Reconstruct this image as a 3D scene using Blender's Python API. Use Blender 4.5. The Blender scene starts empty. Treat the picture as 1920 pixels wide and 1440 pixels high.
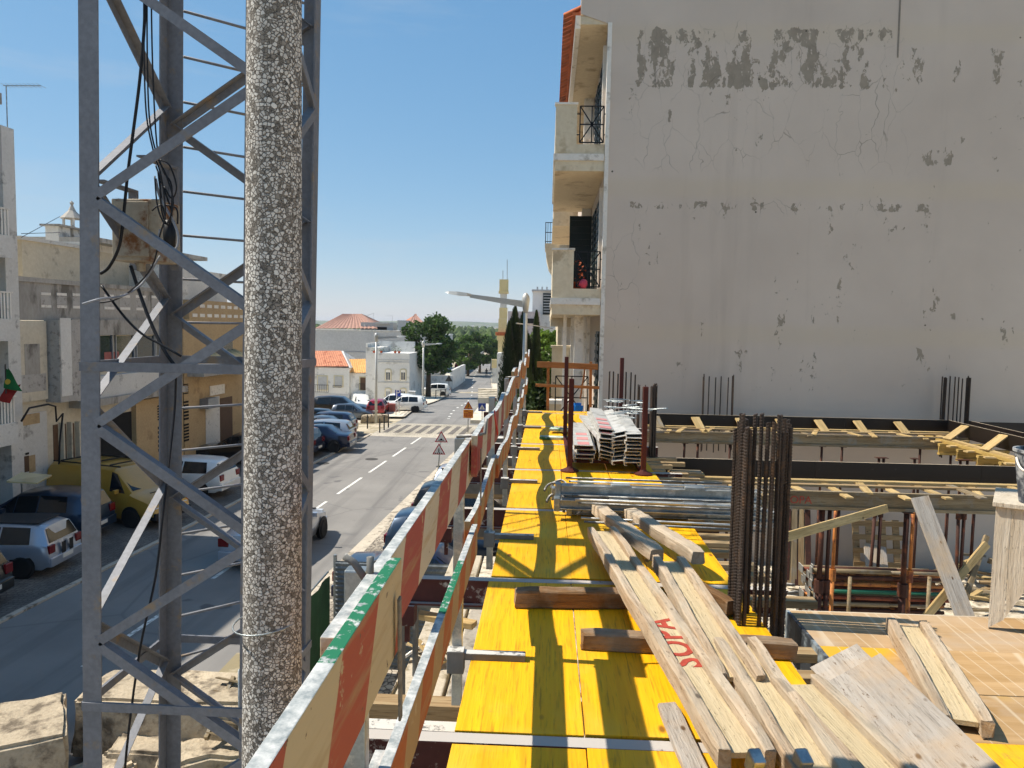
import bpy, bmesh, math, random
from mathutils import Vector, Matrix, noise as mnoise
R = math.radians
rnd = random.Random(7)
scene = bpy.context.scene
COL = scene.collection
# ------------------------------------------------------------------ camera
FPX, CX, CY = 1440.0, 960.0, 720.0          # focal length and centre in photo pixels
YAW, PITCH, ROLL = R(-2.62), R(4.37), R(1.0)
CAM = Vector((0, 0, 7.0))
_f = Vector((math.sin(YAW)*math.cos(PITCH), math.cos(YAW)*math.cos(PITCH), -math.sin(PITCH)))
_r0 = Vector((math.cos(YAW), -math.sin(YAW), 0)); _u0 = _r0.cross(_f)
_r = _r0*math.cos(ROLL) + _u0*math.sin(ROLL); _u = _u0*math.cos(ROLL) - _r0*math.sin(ROLL)
cd = bpy.data.cameras.new('camera'); cam = bpy.data.objects.new('camera', cd); COL.objects.link(cam)
cd.sensor_width = 36; cd.lens = 36*FPX/1920; cd.clip_start = .05; cd.clip_end = 9000
mw = Matrix((( _r.x, _u.x, -_f.x, CAM.x), (_r.y, _u.y, -_f.y, CAM.y), (_r.z, _u.z, -_f.z, CAM.z), (0, 0, 0, 1)))
cam.matrix_world = mw; scene.camera = cam
def ray(px, py): return (_f + _r*((px-CX)/FPX) - _u*((py-CY)/FPX))
def onz(px, py, z): d = ray(px, py); return CAM + d*((z-CAM.z)/d.z)
def ony(px, py, y): d = ray(px, py); return CAM + d*((y-CAM.y)/d.y)
def onx(px, py, x): d = ray(px, py); return CAM + d*((x-CAM.x)/d.x)
SA = R(2.65)                                 # street direction, turned from the deck direction
SD = Vector((math.sin(SA), math.cos(SA), 0)); SL = Vector((math.cos(SA), -math.sin(SA), 0))
def st(s, t, z=0.0): v = SL*s + SD*t; return Vector((v.x, v.y, z))
def ons(px, py, s): d = ray(px, py); return CAM + d*((s-CAM.dot(SL))/d.dot(SL))
# ------------------------------------------------------------------ sky, sun, exposure
SUNV = Vector((-.735, .05, 1.0)).normalized()
SUN_EL = math.asin(SUNV.z); SUN_AZ = math.atan2(SUNV.x, SUNV.y)
w = bpy.data.worlds.new('World'); scene.world = w; w.use_nodes = True
nt = w.node_tree; nt.nodes.clear()
sky = nt.nodes.new('ShaderNodeTexSky'); sky.sky_type = 'NISHITA'; sky.sun_disc = False
sky.sun_elevation = SUN_EL; sky.sun_rotation = SUN_AZ; sky.altitude = 50
sky.air_density = 1.0; sky.dust_density = 0.0; sky.ozone_density = 1.5
bg = nt.nodes.new('ShaderNodeBackground'); bg.inputs[1].default_value = .10
wo = nt.nodes.new('ShaderNodeOutputWorld')
SKYLINKS = (nt, sky, bg, wo)
# one even colour grade of the whole sky, as a phone camera renders it (per channel gamma and gain), plus faint high cirrus
SKYK = .132
sp = nt.nodes.new('ShaderNodeSeparateColor'); cb = nt.nodes.new('ShaderNodeCombineColor'); nt.links.new(sky.outputs[0], sp.inputs[0])
for i, (gm, gn) in enumerate(((.84, .66), (.58, .71), (.42, .83))):
    m1 = nt.nodes.new('ShaderNodeMath'); m1.operation = 'MULTIPLY'; m1.inputs[1].default_value = SKYK; nt.links.new(sp.outputs[i], m1.inputs[0])
    m2 = nt.nodes.new('ShaderNodeMath'); m2.operation = 'POWER'; m2.inputs[1].default_value = gm; nt.links.new(m1.outputs[0], m2.inputs[0])
    m3 = nt.nodes.new('ShaderNodeMath'); m3.operation = 'MULTIPLY'; m3.inputs[1].default_value = gn/SKYK; nt.links.new(m2.outputs[0], m3.inputs[0]); nt.links.new(m3.outputs[0], cb.inputs[i])
tcw = nt.nodes.new('ShaderNodeTexCoord'); mpw = nt.nodes.new('ShaderNodeMapping'); mpw.inputs['Scale'].default_value = (1.2, 1.2, 7); mpw.inputs['Rotation'].default_value = (0, R(6), 0); nt.links.new(tcw.outputs['Generated'], mpw.inputs[0])
nw = nt.nodes.new('ShaderNodeTexNoise'); nw.inputs['Scale'].default_value = 2.2; nw.inputs['Detail'].default_value = 7; nw.inputs['Roughness'].default_value = .6; nt.links.new(mpw.outputs[0], nw.inputs['Vector'])
rw_ = nt.nodes.new('ShaderNodeMapRange'); rw_.inputs[1].default_value = .5; rw_.inputs[2].default_value = .85; rw_.inputs[4].default_value = .45; nt.links.new(nw.outputs[0], rw_.inputs[0])
mxw = nt.nodes.new('ShaderNodeMix'); mxw.data_type = 'RGBA'; mxw.inputs[7].default_value = (4.6, 5.0, 5.4, 1); nt.links.new(rw_.outputs[0], mxw.inputs[0]); nt.links.new(cb.outputs[0], mxw.inputs[6])
nt.links.new(mxw.outputs[2], bg.inputs[0]); nt.links.new(bg.outputs[0], wo.inputs[0])
sl = bpy.data.lights.new('sun', 'SUN'); sl.energy = 5.0; sl.angle = R(.53); sl.color = (1, .93, .82)
so = bpy.data.objects.new('sun', sl); COL.objects.link(so)
so.rotation_euler = (-SUNV).to_track_quat('-Z', 'Y').to_euler(); so.location = (-30, 0, 60)
vs = scene.view_settings; vs.view_transform = 'Standard'; vs.look = 'None'; vs.gamma = 1; vs.exposure = 0.4
vs.use_curve_mapping = False
scene.cycles.max_bounces = 6; scene.cycles.diffuse_bounces = 3; scene.cycles.glossy_bounces = 3
scene.cycles.use_light_tree = False; scene.cycles.volume_bounces = 0; scene.cycles.transmission_bounces = 4; scene.cycles.transparent_max_bounces = 8
# ------------------------------------------------------------------ materials
MATS = {}
def srgb(h):
    if isinstance(h, str): c = [int(h[i:i+2], 16)/255 for i in (0, 2, 4)]
    else: return tuple(h)
    return tuple(x/12.92 if x <= .04045 else ((x+.055)/1.055)**2.4 for x in c)
class NT:
    def __init__(s, name):
        s.m = bpy.data.materials.new(name); s.m.use_nodes = True; s.t = s.m.node_tree; s.t.nodes.clear()
        s.out = s.n('ShaderNodeOutputMaterial'); s.p = s.n('ShaderNodeBsdfPrincipled')
        s.l(s.p.outputs[0], s.out.inputs[0]); s._v = None
    def n(s, k): return s.t.nodes.new(k)
    def l(s, a, b): s.t.links.new(a, b)
    def vec(s, stretch=(1, 1, 1), rand=True, rot=None):
        c = s.n('ShaderNodeTexCoord'); v = c.outputs['Object']
        if rand:
            oi = s.n('ShaderNodeObjectInfo'); mu = s.n('ShaderNodeMath'); mu.operation = 'MULTIPLY'; mu.inputs[1].default_value = 43.7
            s.l(oi.outputs['Random'], mu.inputs[0]); ad = s.n('ShaderNodeVectorMath'); ad.operation = 'ADD'
            s.l(v, ad.inputs[0]); s.l(mu.outputs[0], ad.inputs[1]); v = ad.outputs[0]
        mp = s.n('ShaderNodeMapping'); mp.inputs['Scale'].default_value = stretch
        if rot: mp.inputs['Rotation'].default_value = rot
        s.l(v, mp.inputs[0]); return mp.outputs[0]
    def noise(s, v, scale, detail=4, rough=.55, dist=0):
        n = s.n('ShaderNodeTexNoise'); n.inputs['Scale'].default_value = scale; n.inputs['Detail'].default_value = detail
        n.inputs['Roughness'].default_value = rough; n.inputs['Distortion'].default_value = dist; s.l(v, n.inputs['Vector']); return n.outputs[0]
    def voro(s, v, scale, feat='F1', out=0, rnd_=1.0):
        n = s.n('ShaderNodeTexVoronoi'); n.feature = feat; n.inputs['Scale'].default_value = scale
        n.inputs['Randomness'].default_value = rnd_; s.l(v, n.inputs['Vector']); return n.outputs[out]
    def ramp(s, f, a, b, ca=(0, 0, 0), cb=(1, 1, 1), interp='LINEAR'):
        n = s.n('ShaderNodeValToRGB'); e = n.color_ramp.elements; n.color_ramp.interpolation = interp
        e[0].position = a; e[1].position = b; e[0].color = (*ca, 1); e[1].color = (*cb, 1); s.l(f, n.inputs[0]); return n.outputs[0]
    def mix(s, f, a, b, blend='MIX'):
        n = s.n('ShaderNodeMix'); n.data_type = 'RGBA'; n.blend_type = blend
        for val, i in ((f, 0), (a, 6), (b, 7)):
            if hasattr(val, 'is_output'): s.l(val, n.inputs[i])
            elif i == 0: n.inputs[0].default_value = val
            else: n.inputs[i].default_value = (*val[:3], 1)
        return n.outputs[2]
    def math(s, op, a, b=0.0, clamp=False):
        n = s.n('ShaderNodeMath'); n.operation = op; n.use_clamp = clamp
        for val, i in ((a, 0), (b, 1)):
            if hasattr(val, 'is_output'): s.l(val, n.inputs[i])
            else: n.inputs[i].default_value = val
        return n.outputs[0]
    def sep(s, v):
        n = s.n('ShaderNodeSeparateXYZ'); s.l(v, n.inputs[0]); return n.outputs
    def bump(s, h, strength=.3, dist=.01):
        n = s.n('ShaderNodeBump'); n.inputs['Strength'].default_value = strength; n.inputs['Distance'].default_value = dist
        s.l(h, n.inputs['Height']); s.l(n.outputs[0], s.p.inputs['Normal'])
    def randval(s, col, amt):
        oi = s.n('ShaderNodeObjectInfo'); h = s.n('ShaderNodeHueSaturation')
        mr = s.n('ShaderNodeMapRange'); mr.inputs[3].default_value = 1-amt; mr.inputs[4].default_value = 1+amt
        s.l(oi.outputs['Random'], mr.inputs[0]); s.l(mr.outputs[0], h.inputs['Value'])
        s.l(col, h.inputs['Color']); return h.outputs[0]
    def done(s, col, rough=.7, metal=0.0, spec=.4):
        if hasattr(col, 'is_output'): s.l(col, s.p.inputs['Base Color'])
        else: s.p.inputs['Base Color'].default_value = (*col[:3], 1)
        if hasattr(rough, 'is_output'): s.l(rough, s.p.inputs['Roughness'])
        else: s.p.inputs['Roughness'].default_value = rough
        s.p.inputs['Metallic'].default_value = metal; s.p.inputs['Specular IOR Level'].default_value = spec
        MATS[s.m.name] = s.m; return s.m
def sc(c, k): return tuple(min(1, x*k) for x in c)
def mat(name, col, rough=.75, metal=0.0, var=.15, vs=3.0, dirt=None, bump=.15, bs=60, bd=.004, stretch=(1, 1, 1), rand=.06, spec=.35, fine=.06):
    """General weathered surface: broad tone drift, fine grain, optional dirt=(colour, amount 0..1, scale)."""
    if name in MATS: return MATS[name]
    c = srgb(col); t = NT(name); v = t.vec(stretch)
    a = t.noise(v, vs, 5, .6); x = t.mix(t.ramp(a, .3, .7), sc(c, 1-var), sc(c, 1+var))
    if fine: x = t.mix(fine*2, x, t.mix(t.ramp(t.noise(v, vs*14, 3), .35, .65), (.0, .0, .0), (1, 1, 1)), 'SOFT_LIGHT')
    if dirt:
        d = t.noise(v, dirt[2], 6, .65); x = t.mix(t.ramp(d, .62-.3*dirt[1], .72-.25*dirt[1]), x, srgb(dirt[0]))
    if rand: x = t.randval(x, rand)
    if bump: t.bump(t.noise(v, bs, 4, .6), bump, bd)
    return t.done(x, rough, metal, spec)
def wood(name, c1, c2, grain=9, along=0, rough=.8, knots=True, dirt=None, rand=.12, bump=.5):
    if name in MATS: return MATS[name]
    s = [1, 1, 1]; s[along] = .07; t = NT(name); v = t.vec(tuple(s))
    g = t.noise(v, grain*2.2, 6, .65, .6); g2 = t.noise(v, grain*9, 3, .6)
    x = t.mix(t.ramp(g, .32, .66), srgb(c1), srgb(c2))
    x = t.mix(t.ramp(g2, .52, .72), x, sc(srgb(c2), .72))
    if knots:
        s2 = [1, 1, 1]; s2[along] = .45; v2 = t.vec(tuple(s2)); k = t.voro(v2, 6.5)
        x = t.mix(t.ramp(k, .05, .1, (1, 1, 1), (0, 0, 0)), x, sc(srgb(c2), .3))
    if dirt:
        d = t.noise(t.vec(), dirt[2], 6, .7); x = t.mix(t.ramp(d, .6-.3*dirt[1], .72-.25*dirt[1]), x, srgb(dirt[0]))
    x = t.randval(x, rand); t.bump(t.math('ADD', g, g2), bump, .004)
    return t.done(x, rough, 0, .25)
# ------------------------------------------------------------------ mesh builder
class MB:
    def __init__(s): s.v = []; s.f = []; s.m = []; s.mi = 0
    def add(s, vs, fs):
        n = len(s.v); s.v += [tuple(p) for p in vs]; s.f += [tuple(i+n for i in q) for q in fs]; s.m += [s.mi]*len(fs); return s
    def box(s, x0, x1, y0, y1, z0, z1):
        return s.add([(x0, y0, z0), (x1, y0, z0), (x1, y1, z0), (x0, y1, z0), (x0, y0, z1), (x1, y0, z1), (x1, y1, z1), (x0, y1, z1)],
                     [(0, 3, 2, 1), (4, 5, 6, 7), (0, 1, 5, 4), (1, 2, 6, 5), (2, 3, 7, 6), (3, 0, 4, 7)])
    def obox(s, c, a, b, d):
        c, a, b, d = Vector(c), Vector(a), Vector(b), Vector(d)
        P = [c-a-b-d, c+a-b-d, c+a+b-d, c-a+b-d, c-a-b+d, c+a-b+d, c+a+b+d, c-a+b+d]
        return s.add(P, [(0, 3, 2, 1), (4, 5, 6, 7), (0, 1, 5, 4), (1, 2, 6, 5), (2, 3, 7, 6), (3, 0, 4, 7)])
    def beam(s, p0, p1, w, h, up=(0, 0, 1)):
        p0, p1, up = Vector(p0), Vector(p1), Vector(up); d = (p1-p0); L = d.length; d.normalize()
        side = d.cross(up)
        if side.length < 1e-4: side = d.cross(Vector((1, 0, 0)))
        side.normalize(); u = side.cross(d)
        return s.obox((p0+p1)/2, d*L/2, side*w/2, u*h/2)
    def ngon(s, poly, d):
        """prism: polygon (list of points) extruded by vector d"""
        d = Vector(d); n = len(poly); P = [Vector(p) for p in poly]; Q = [p+d for p in P]
        fs = [tuple(range(n-1, -1, -1)), tuple(range(n, 2*n))] + [(i, (i+1) % n, n+(i+1) % n, n+i) for i in range(n)]
        return s.add(P+Q, fs)
    def loft(s, secs, closed=True, caps=True):
        n = len(secs[0]); vs = [p for q in secs for p in q]; fs = []
        for i in range(len(secs)-1):
            for j in range(n if closed else n-1):
                k = (j+1) % n; fs.append((i*n+j, i*n+k, (i+1)*n+k, (i+1)*n+j))
        if caps and closed: fs += [tuple(range(n-1, -1, -1)), tuple(range((len(secs)-1)*n, len(secs)*n))]
        return s.add(vs, fs)
    def tube(s, pts, r, n=8, caps=True):
        pts = [Vector(p) for p in pts]; secs = []; prev = None
        for i, p in enumerate(pts):
            d = (pts[min(i+1, len(pts)-1)]-pts[max(i-1, 0)]).normalized()
            a = d.cross(Vector((0, 0, 1)))
            if a.length < .05: a = d.cross(Vector((0, 1, 0)))
            a.normalize()
            if prev is not None:
                a = prev - d*prev.dot(d)
                a = a.normalized() if a.length > 1e-5 else d.orthogonal().normalized()
            prev = a; b = d.cross(a); rr = r[i] if isinstance(r, (list, tuple)) else r
            secs.append([p+(a*math.cos(t)+b*math.sin(t))*rr for t in [2*math.pi*k/n for k in range(n)]])
        return s.loft(secs, True, caps)
    def lathe(s, prof, c=(0, 0, 0), n=16, axis='z', caps=True):
        secs = []
        for r, z in prof:
            q = []
            for k in range(n):
                a = 2*math.pi*k/n; x, y = r*math.cos(a), r*math.sin(a)
                q.append(Vector(c)+Vector((x, y, z) if axis == 'z' else ((z, x, y) if axis == 'x' else (y, z, x))))
            secs.append(q)
        return s.loft(secs, True, caps)
    def quad(s, a, b, c, d): return s.add([a, b, c, d], [(0, 1, 2, 3)])
    def xf(s, M, start=0):
        s.v[start:] = [tuple(M @ Vector(p)) for p in s.v[start:]]; return s
    def mesh(s, name, mats, smooth=False):
        me = bpy.data.meshes.new(name); me.from_pydata(s.v, [], s.f)
        for m in (mats if isinstance(mats, (list, tuple)) else [mats]): me.materials.append(m)
        if any(s.m): me.polygons.foreach_set('material_index', s.m)
        if smooth is True: me.polygons.foreach_set('use_smooth', [True]*len(s.f))
        me.update()
        if smooth and smooth is not True: me.set_sharp_from_angle(angle=R(smooth)); me.polygons.foreach_set('use_smooth', [True]*len(s.f))
        return me
    def build(s, name, mats, parent=None, smooth=False, bev=0, fix=False):
        me = s.mesh(name, mats, smooth)
        if fix:
            b = bmesh.new(); b.from_mesh(me); bmesh.ops.recalc_face_normals(b, faces=b.faces); b.to_mesh(me); b.free()
        return link(name, me, parent, bev)
def link(name, me, parent=None, bev=0):
    o = bpy.data.objects.new(name, me); COL.objects.link(o)
    if parent is not None: o.parent = parent
    if bev:
        b = o.modifiers.new('bevel', 'BEVEL'); b.width = bev; b.segments = 2; b.limit_method = 'ANGLE'; b.angle_limit = R(40)
    return o
def tag(o, label=None, cat=None, group=None, kind=None):
    if label: o['label'] = label
    if cat: o['category'] = cat
    if group: o['group'] = group
    if kind: o['kind'] = kind
    return o
def thing(name, label, cat, loc=(0, 0, 0), rotz=0.0, group=None):
    o = bpy.data.objects.new(name, None); COL.objects.link(o); o.empty_display_size = .1
    o.location = loc; o.rotation_euler = (0, 0, rotz); return tag(o, label, cat, group)
def kids(o): return [c for c in bpy.data.objects if c.parent == o]
def dup(o, loc=None, rotz=None, label=None, parent=None, chs=None):
    c = o.copy(); COL.objects.link(c); c.parent = parent
    if loc is not None: c.location = loc
    if rotz is not None: c.rotation_euler = (0, 0, rotz)
    if label: c['label'] = label
    for k in kids(o): dup(k, parent=c)
    return c
def part(parent, name, m, *boxes, smooth=False, bev=0):
    b = MB()
    for q in boxes: b.box(*q)
    return b.build(name, m, parent, smooth, bev)
def facepart(M):   # place an object by matrix relative to its parent
    pass
def text_part(name, txt, size, m, parent, M, ext=.002, align='CENTER', spacing=1.0, bold=0.0):
    cu = bpy.data.curves.new(name, 'FONT'); cu.body = txt; cu.size = size; cu.extrude = ext; cu.align_x = align; cu.align_y = 'CENTER'
    cu.space_character = spacing; cu.offset = bold; cu.resolution_u = 3
    to = bpy.data.objects.new(name, cu); COL.objects.link(to)
    dg = bpy.context.evaluated_depsgraph_get(); me = bpy.data.meshes.new_from_object(to.evaluated_get(dg))
    bpy.data.objects.remove(to); bpy.data.curves.remove(cu)
    me.materials.clear(); me.materials.append(m); me.transform(M)
    return link(name, me, parent)
def basis(o, x, y, z):
    x, y, z = Vector(x), Vector(y), Vector(z)
    return Matrix(((x.x, y.x, z.x, o[0]), (x.y, y.y, z.y, o[1]), (x.z, y.z, z.z, o[2]), (0, 0, 0, 1)))
# ================================================================== terrain, road, pavements
ZP = [(-200, 0), (56, 0), (70, -.55), (85, -1.6), (100, -2.55), (115, -3.25), (130, -3.4), (145, -3.2), (200, -2.3), (300, -1.5), (600, -1), (9000, -1)]
def zt(y):
    for (a, za), (b, zb) in zip(ZP, ZP[1:]):
        if y <= b: return za+(zb-za)*max(0, (y-a))/(b-a)
    return -1
def ong(px, py, dz=0.0):
    """where the pixel's ray meets the terrain"""
    d = ray(px, py); lo = 2.0
    while lo < 900:
        p = CAM+d*lo
        if p.z <= zt(p.y)+dz: return p
        lo += .1
    return CAM+d*900
def stg(s, t, dz=0.0): p = st(s, t); p.z = zt(p.y)+dz; return p
M_ground = mat('m_dry_ground', 'b3a68f', .95, var=.2, vs=.3, dirt=('8c8064', .5, .8), bump=.4, bs=8, bd=.03)
def asphalt(name):
    t = NT(name); v = t.vec(rand=False); a = t.noise(v, .35, 5, .6); b = t.noise(v, 90, 3); c = t.noise(t.vec((1.2, .06, 1), False), 1.1, 4)
    x = t.mix(t.ramp(a, .3, .7), (.20, .19, .178), (.265, .252, .232))
    x = t.mix(t.ramp(c, .5, .75), x, (.16, .153, .145)); x = t.mix(.35, x, t.mix(b, (.1, .1, .1), (.9, .9, .9)), 'SOFT_LIGHT')
    x = t.mix(t.ramp(t.noise(v, .8, 2), .66, .7), x, (.14, .135, .13))
    k = t.voro(v, .16, 'DISTANCE_TO_EDGE'); x = t.mix(t.ramp(k, .003, .009, (.35, .35, .35), (0, 0, 0)), x, (.12, .115, .11))
    t.bump(b, .25, .004); return t.done(x, .9, 0, .25)
M_road = asphalt('m_asphalt')
def cobble(name, c1, c2, cj, scale, asp=(1, 1, 1)):
    t = NT(name); v = t.vec(asp, False); e = t.voro(v, scale, 'DISTANCE_TO_EDGE', 0, .55); cc = t.voro(v, scale, 'F1', 1, .55)
    sx = t.sep(cc)[0]; x = t.mix(sx, srgb(c1), srgb(c2)); a = t.noise(v, .5, 4); x = t.mix(t.ramp(a, .35, .7), x, sc(srgb(c1), .6))
    m = t.ramp(e, .02, .09); x = t.mix(m, srgb(cj), x); t.bump(m, .8, .015); return t.done(x, .85, 0, .3)
M_cobble = cobble('m_cobble', 'a89c8c', 'd2c6b2', '6a6258', 7.5)
M_cobdark = cobble('m_cobble_dark', '6f6a64', '8d867c', '4a4640', 7.5)
M_calc = cobble('m_calcada', 'cfc4b0', 'e2d8c6', '8f8676', 13)
M_kerb = mat('m_kerb_stone', 'bdb2a0', .9, var=.12, vs=2, dirt=('7d7466', .3, 3))
M_white = mat('m_road_paint', 'e4e2da', .7, var=.06, vs=2, dirt=('9a968c', .35, 9), bump=0)
M_conc = mat('m_concrete', 'a39a8b', .92, var=.16, vs=1.2, dirt=('6f675b', .35, 2.5), bump=.5, bs=30, bd=.01)
M_concl = mat('m_concrete_light', 'b9ad98', .95, var=.14, vs=1.6, dirt=('8d8068', .35, 4), bump=.6, bs=25, bd=.012)
KR, KL = -6.63, -13.1

# road centre line from its painted dashes, then the bend beyond the crossing
RC = [st((KR+KL)/2, t) for t in (-30, 0, 20, 40, 50, 56)]
def smooth_line(pts, n):
    out = []
    for i in range(len(pts)-1):
        p0, p1, p2, p3 = pts[max(0, i-1)], pts[i], pts[i+1], pts[min(len(pts)-1, i+2)]
        for k in range(n):
            u = k/n; out.append(.5*((2*p1)+(p2-p0)*u+(2*p0-5*p1+4*p2-p3)*u*u+(3*p1-p0-3*p2+p3)*u**3))
    return out+[pts[-1]]
far = [ong(850, 771), ong(872, 757), ong(884, 742), ong(886, 720), ong(890, 704), ong(897, 692), ong(903, 684), ong(906, 677)]
for p in far: p.z = 0
RC = smooth_line(RC, 1) + smooth_line([RC[-1]]+far, 6)[1:]
def strip(pts, off0, off1, dz, step=None):
    V = []; F = []
    for i, p in enumerate(pts):
        d = (pts[min(i+1, len(pts)-1)]-pts[max(0, i-1)]); d.z = 0; d.normalize(); n = Vector((d.y, -d.x, 0))
        for o in (off0, off1):
            q = p+n*o; V.append((q.x, q.y, zt(q.y)+dz))
    for i in range(len(pts)-1): F.append((2*i, 2*i+1, 2*i+3, 2*i+2))
    return V, F
HW = (KR-KL)/2
def striped(name, off0, off1, dz, m, pts=None, up=None):
    V, F = strip(pts or RC, off0, off1, dz); b = MB(); b.add(V, F)
    o = b.build(name, m); tag(o, kind='structure')
    if up: o.modifiers.new('t', 'SOLIDIFY').thickness = -up if up > 0 else 0; o.modifiers['t'].offset = 1
    return o
RCn = [p for p in RC]
striped('road', -HW, HW, 0, M_road)
ZL = [(-200, 0), (50, 0), (60, -.5), (69, -1.3), (80, -2.4), (90, -3.3), (120, -3.7), (150, -3.4), (200, -2.4), (300, -1.5), (600, -1), (9000, -1)]
def zl(y):
    for (a, za), (b, zb) in zip(ZL, ZL[1:]):
        if y <= b: return za+(zb-za)*max(0, (y-a))/(b-a)
    return -1
def xb(y):
    best = min(RC, key=lambda p: abs(p.y-y)); return best.x-HW-2.8
def gz(x, y): return zl(y) if x < xb(y) else zt(y)
def ong2(px, py):
    d = ray(px, py); lo = 2.0
    while lo < 900:
        p = CAM+d*lo
        if p.z <= gz(p.x, p.y): return p
        lo += .1
    return CAM+d*900
# terrain sheet: plaza side on the left lies lower than the road
ys = [-60, -20, 0, 20, 40, 50, 56, 60, 65, 70, 75, 80, 85, 90, 100, 110, 120, 130, 145, 170, 200, 300, 600, 1200, 2500, 5000]; V = []; F = []
for y in ys:
    xc = xb(min(y, 200)); row = [-3000, -700, -150, -60, xc-.25, xc+.05, xc+8, 30, 150, 700, 3000]
    for j, x in enumerate(row): V.append((x, y, (zl(y) if j < 5 else zt(y))-.06))
nx = 11
for i in range(len(ys)-1):
    for j in range(nx-1): F.append((i*nx+j, i*nx+j+1, (i+1)*nx+j+1, (i+1)*nx+j))
b = MB(); b.add(V, F); tag(b.build('ground', M_ground), kind='structure')
# near straight part: pavements as slabs with real steps
def slab(name, s0, s1, t0, t1, z0, z1, m, n=6):
    b = MB(); secs = []
    for k in range(n+1):
        t = t0+(t1-t0)*k/n; g = zt(t)
        secs.append([stg(s0, t, z0), stg(s1, t, z0), stg(s1, t, z1), stg(s0, t, z1)])
    b.loft(secs); o = b.build(name, m, fix=True); return tag(o, kind='structure')
slab('gutter', KR-.35, KR-.02, -20, 56, -.1, .004, M_kerb)
kb = slab('kerb_right', KR, KR+.16, -20, 56, -.1, .10, M_kerb)
slab('pavement_right', KR+.16, KR+3.2, -20, 56, -.1, .095, M_cobble)
slab('parking_right', KR+3.2, 2.5, 15.5, 60, -.1, .06, M_cobdark)
slab('kerb_left', KL-.16, KL, -20, 47, -.1, .05, M_kerb)
slab('parking_left', -19.0, KL-.16, -20, 47, -.1, .045, M_cobdark)
b = MB(); b.box(-60, 60, -60, 20, -.3, -.06)
# crossing of setts, raised a little: pale setts with dark bars
xa, xe = 47.2, 51.8
b = MB(); b.loft([[stg(KL, t, -.05), stg(KR, t, -.05), stg(KR, t, h), stg(KL, t, h)] for t, h in ((xa-.9, .006), (xa, .06), (xe, .06), (xe+.9, .006))])
cr = b.build('raised_crossing', M_calc, fix=True); tag(cr, kind='structure')
M_sett = cobble('m_sett_dark', '77706a', '8f8880', '55504a', 8)
for k in range(9):
    s0 = KL+.45+k*.7; b = MB(); b.loft([[stg(s0, t, .05), stg(s0+.36, t, .05), stg(s0+.36, t, .064), stg(s0, t, .064)] for t in (xa+.4, xe-.4)])
    b.build('dark_stripe', M_sett, cr, fix=True)
# centre dashes
def mark(name, s0, s1, t0, t1):
    b = MB(); b.add([stg(s0, t0, .005), stg(s1, t0, .005), stg(s1, t1, .005), stg(s0, t1, .005)], [(0, 1, 2, 3)])
    return tag(b.build(name, M_white), kind='structure')
SC = (KR+KL)/2
def tof(px, py): p = onz(px, py, 0); return p.dot(SD)
for (a, c) in (((560+230/4.8, 760+865/4.8), (560+135/4.8, 760+925/4.8)), ((560+548/4.8, 760+650/4.8), (560+320/4.8, 760+797/4.8)),
               ((560+775/4.8, 760+500/4.8), (560+615/4.8, 760+604/4.8)), ((560+955/4.8, 760+380/4.8), (560+828/4.8, 760+460/4.8)), ((560+1115/4.8, 760+275/4.8), (560+1000/4.8, 760+348/4.8)),
               ((305, 1146), (194, 1206)), ((158, 1232), (133, 1249)), ((450, 1045), (385, 1085))):
    t1, t0 = tof(*a), tof(*c); mark('road_dash', SC-.06, SC+.06, t0, t1)
dist = 0
fl = RC[5:]; acc = 0; on = 0
b = None
for i in range(len(fl)-1):
    p, q = fl[i], fl[i+1]
    if i % 2 == 0:
        d = (q-p).normalized(); n = Vector((d.y, -d.x, 0))*.09; m = (p+q)/2
        b = MB(); P = [p-n, p+n, m+n, m-n]; b.add([(v.x, v.y, zt(v.y)+.012) for v in P], [(0, 1, 2, 3)])
        tag(b.build('road_dash', M_white), kind='structure')
# manhole covers
M_iron = mat('m_cast_iron', '4a4640', .7, .3)
for (px, py) in ((697, 861), (830, 875), (605, 869)):
    p = onz(px, py, 0); b = MB(); b.lathe([(.33, -.02), (.33, .008), (.28, .008), (.26, .004)], p, 18)
    tag(b.build('manhole_cover', M_iron), 'round iron manhole cover let into the asphalt', 'manhole', 'manhole covers in the road')
# far left pavement and plaza beyond the crossing (left), far right pavement
M_pale = mat('m_pale_paving', 'd3c8b4', .9, var=.08, vs=.6, dirt=('a89c86', .3, 1.5))
rc2 = RC[5:]
striped('pavement_far_right', HW, HW+2.6, .11, M_pale, rc2)
striped('kerb_far_right', HW-.02, HW+.2, .12, M_kerb, rc2)
striped('pavement_far_left', -HW-2.6, -HW, .11, M_pale, rc2)
striped('kerb_far_left', -HW-.22, -HW+.01, .125, M_kerb, rc2)
py_ = (47, 50, 56, 60, 65, 70, 75, 80, 85, 90, 100, 112)
b = MB(); b.add([(x, y, zl(y)+.03) for y in py_ for x in (xb(y)-45, xb(y)-.26)], [(2*i, 2*i+1, 2*i+3, 2*i+2) for i in range(len(py_)-1)])
tag(b.build('plaza_paving', M_pale), kind='structure')
rwl = thing('plaza_retaining_wall', 'low pale retaining wall between the sloping plaza and the road', 'wall')
b = MB(); b.loft([[(xb(y)-.3, y, zl(y)-.3), (xb(y)-.02, y, zl(y)-.3), (xb(y)-.02, y, zt(y)+.16), (xb(y)-.3, y, zt(y)+.16)] for y in (58, 62, 66, 70, 75, 80, 85, 90, 96)]); b.build('wall', M_pale, rwl, fix=True)
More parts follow.
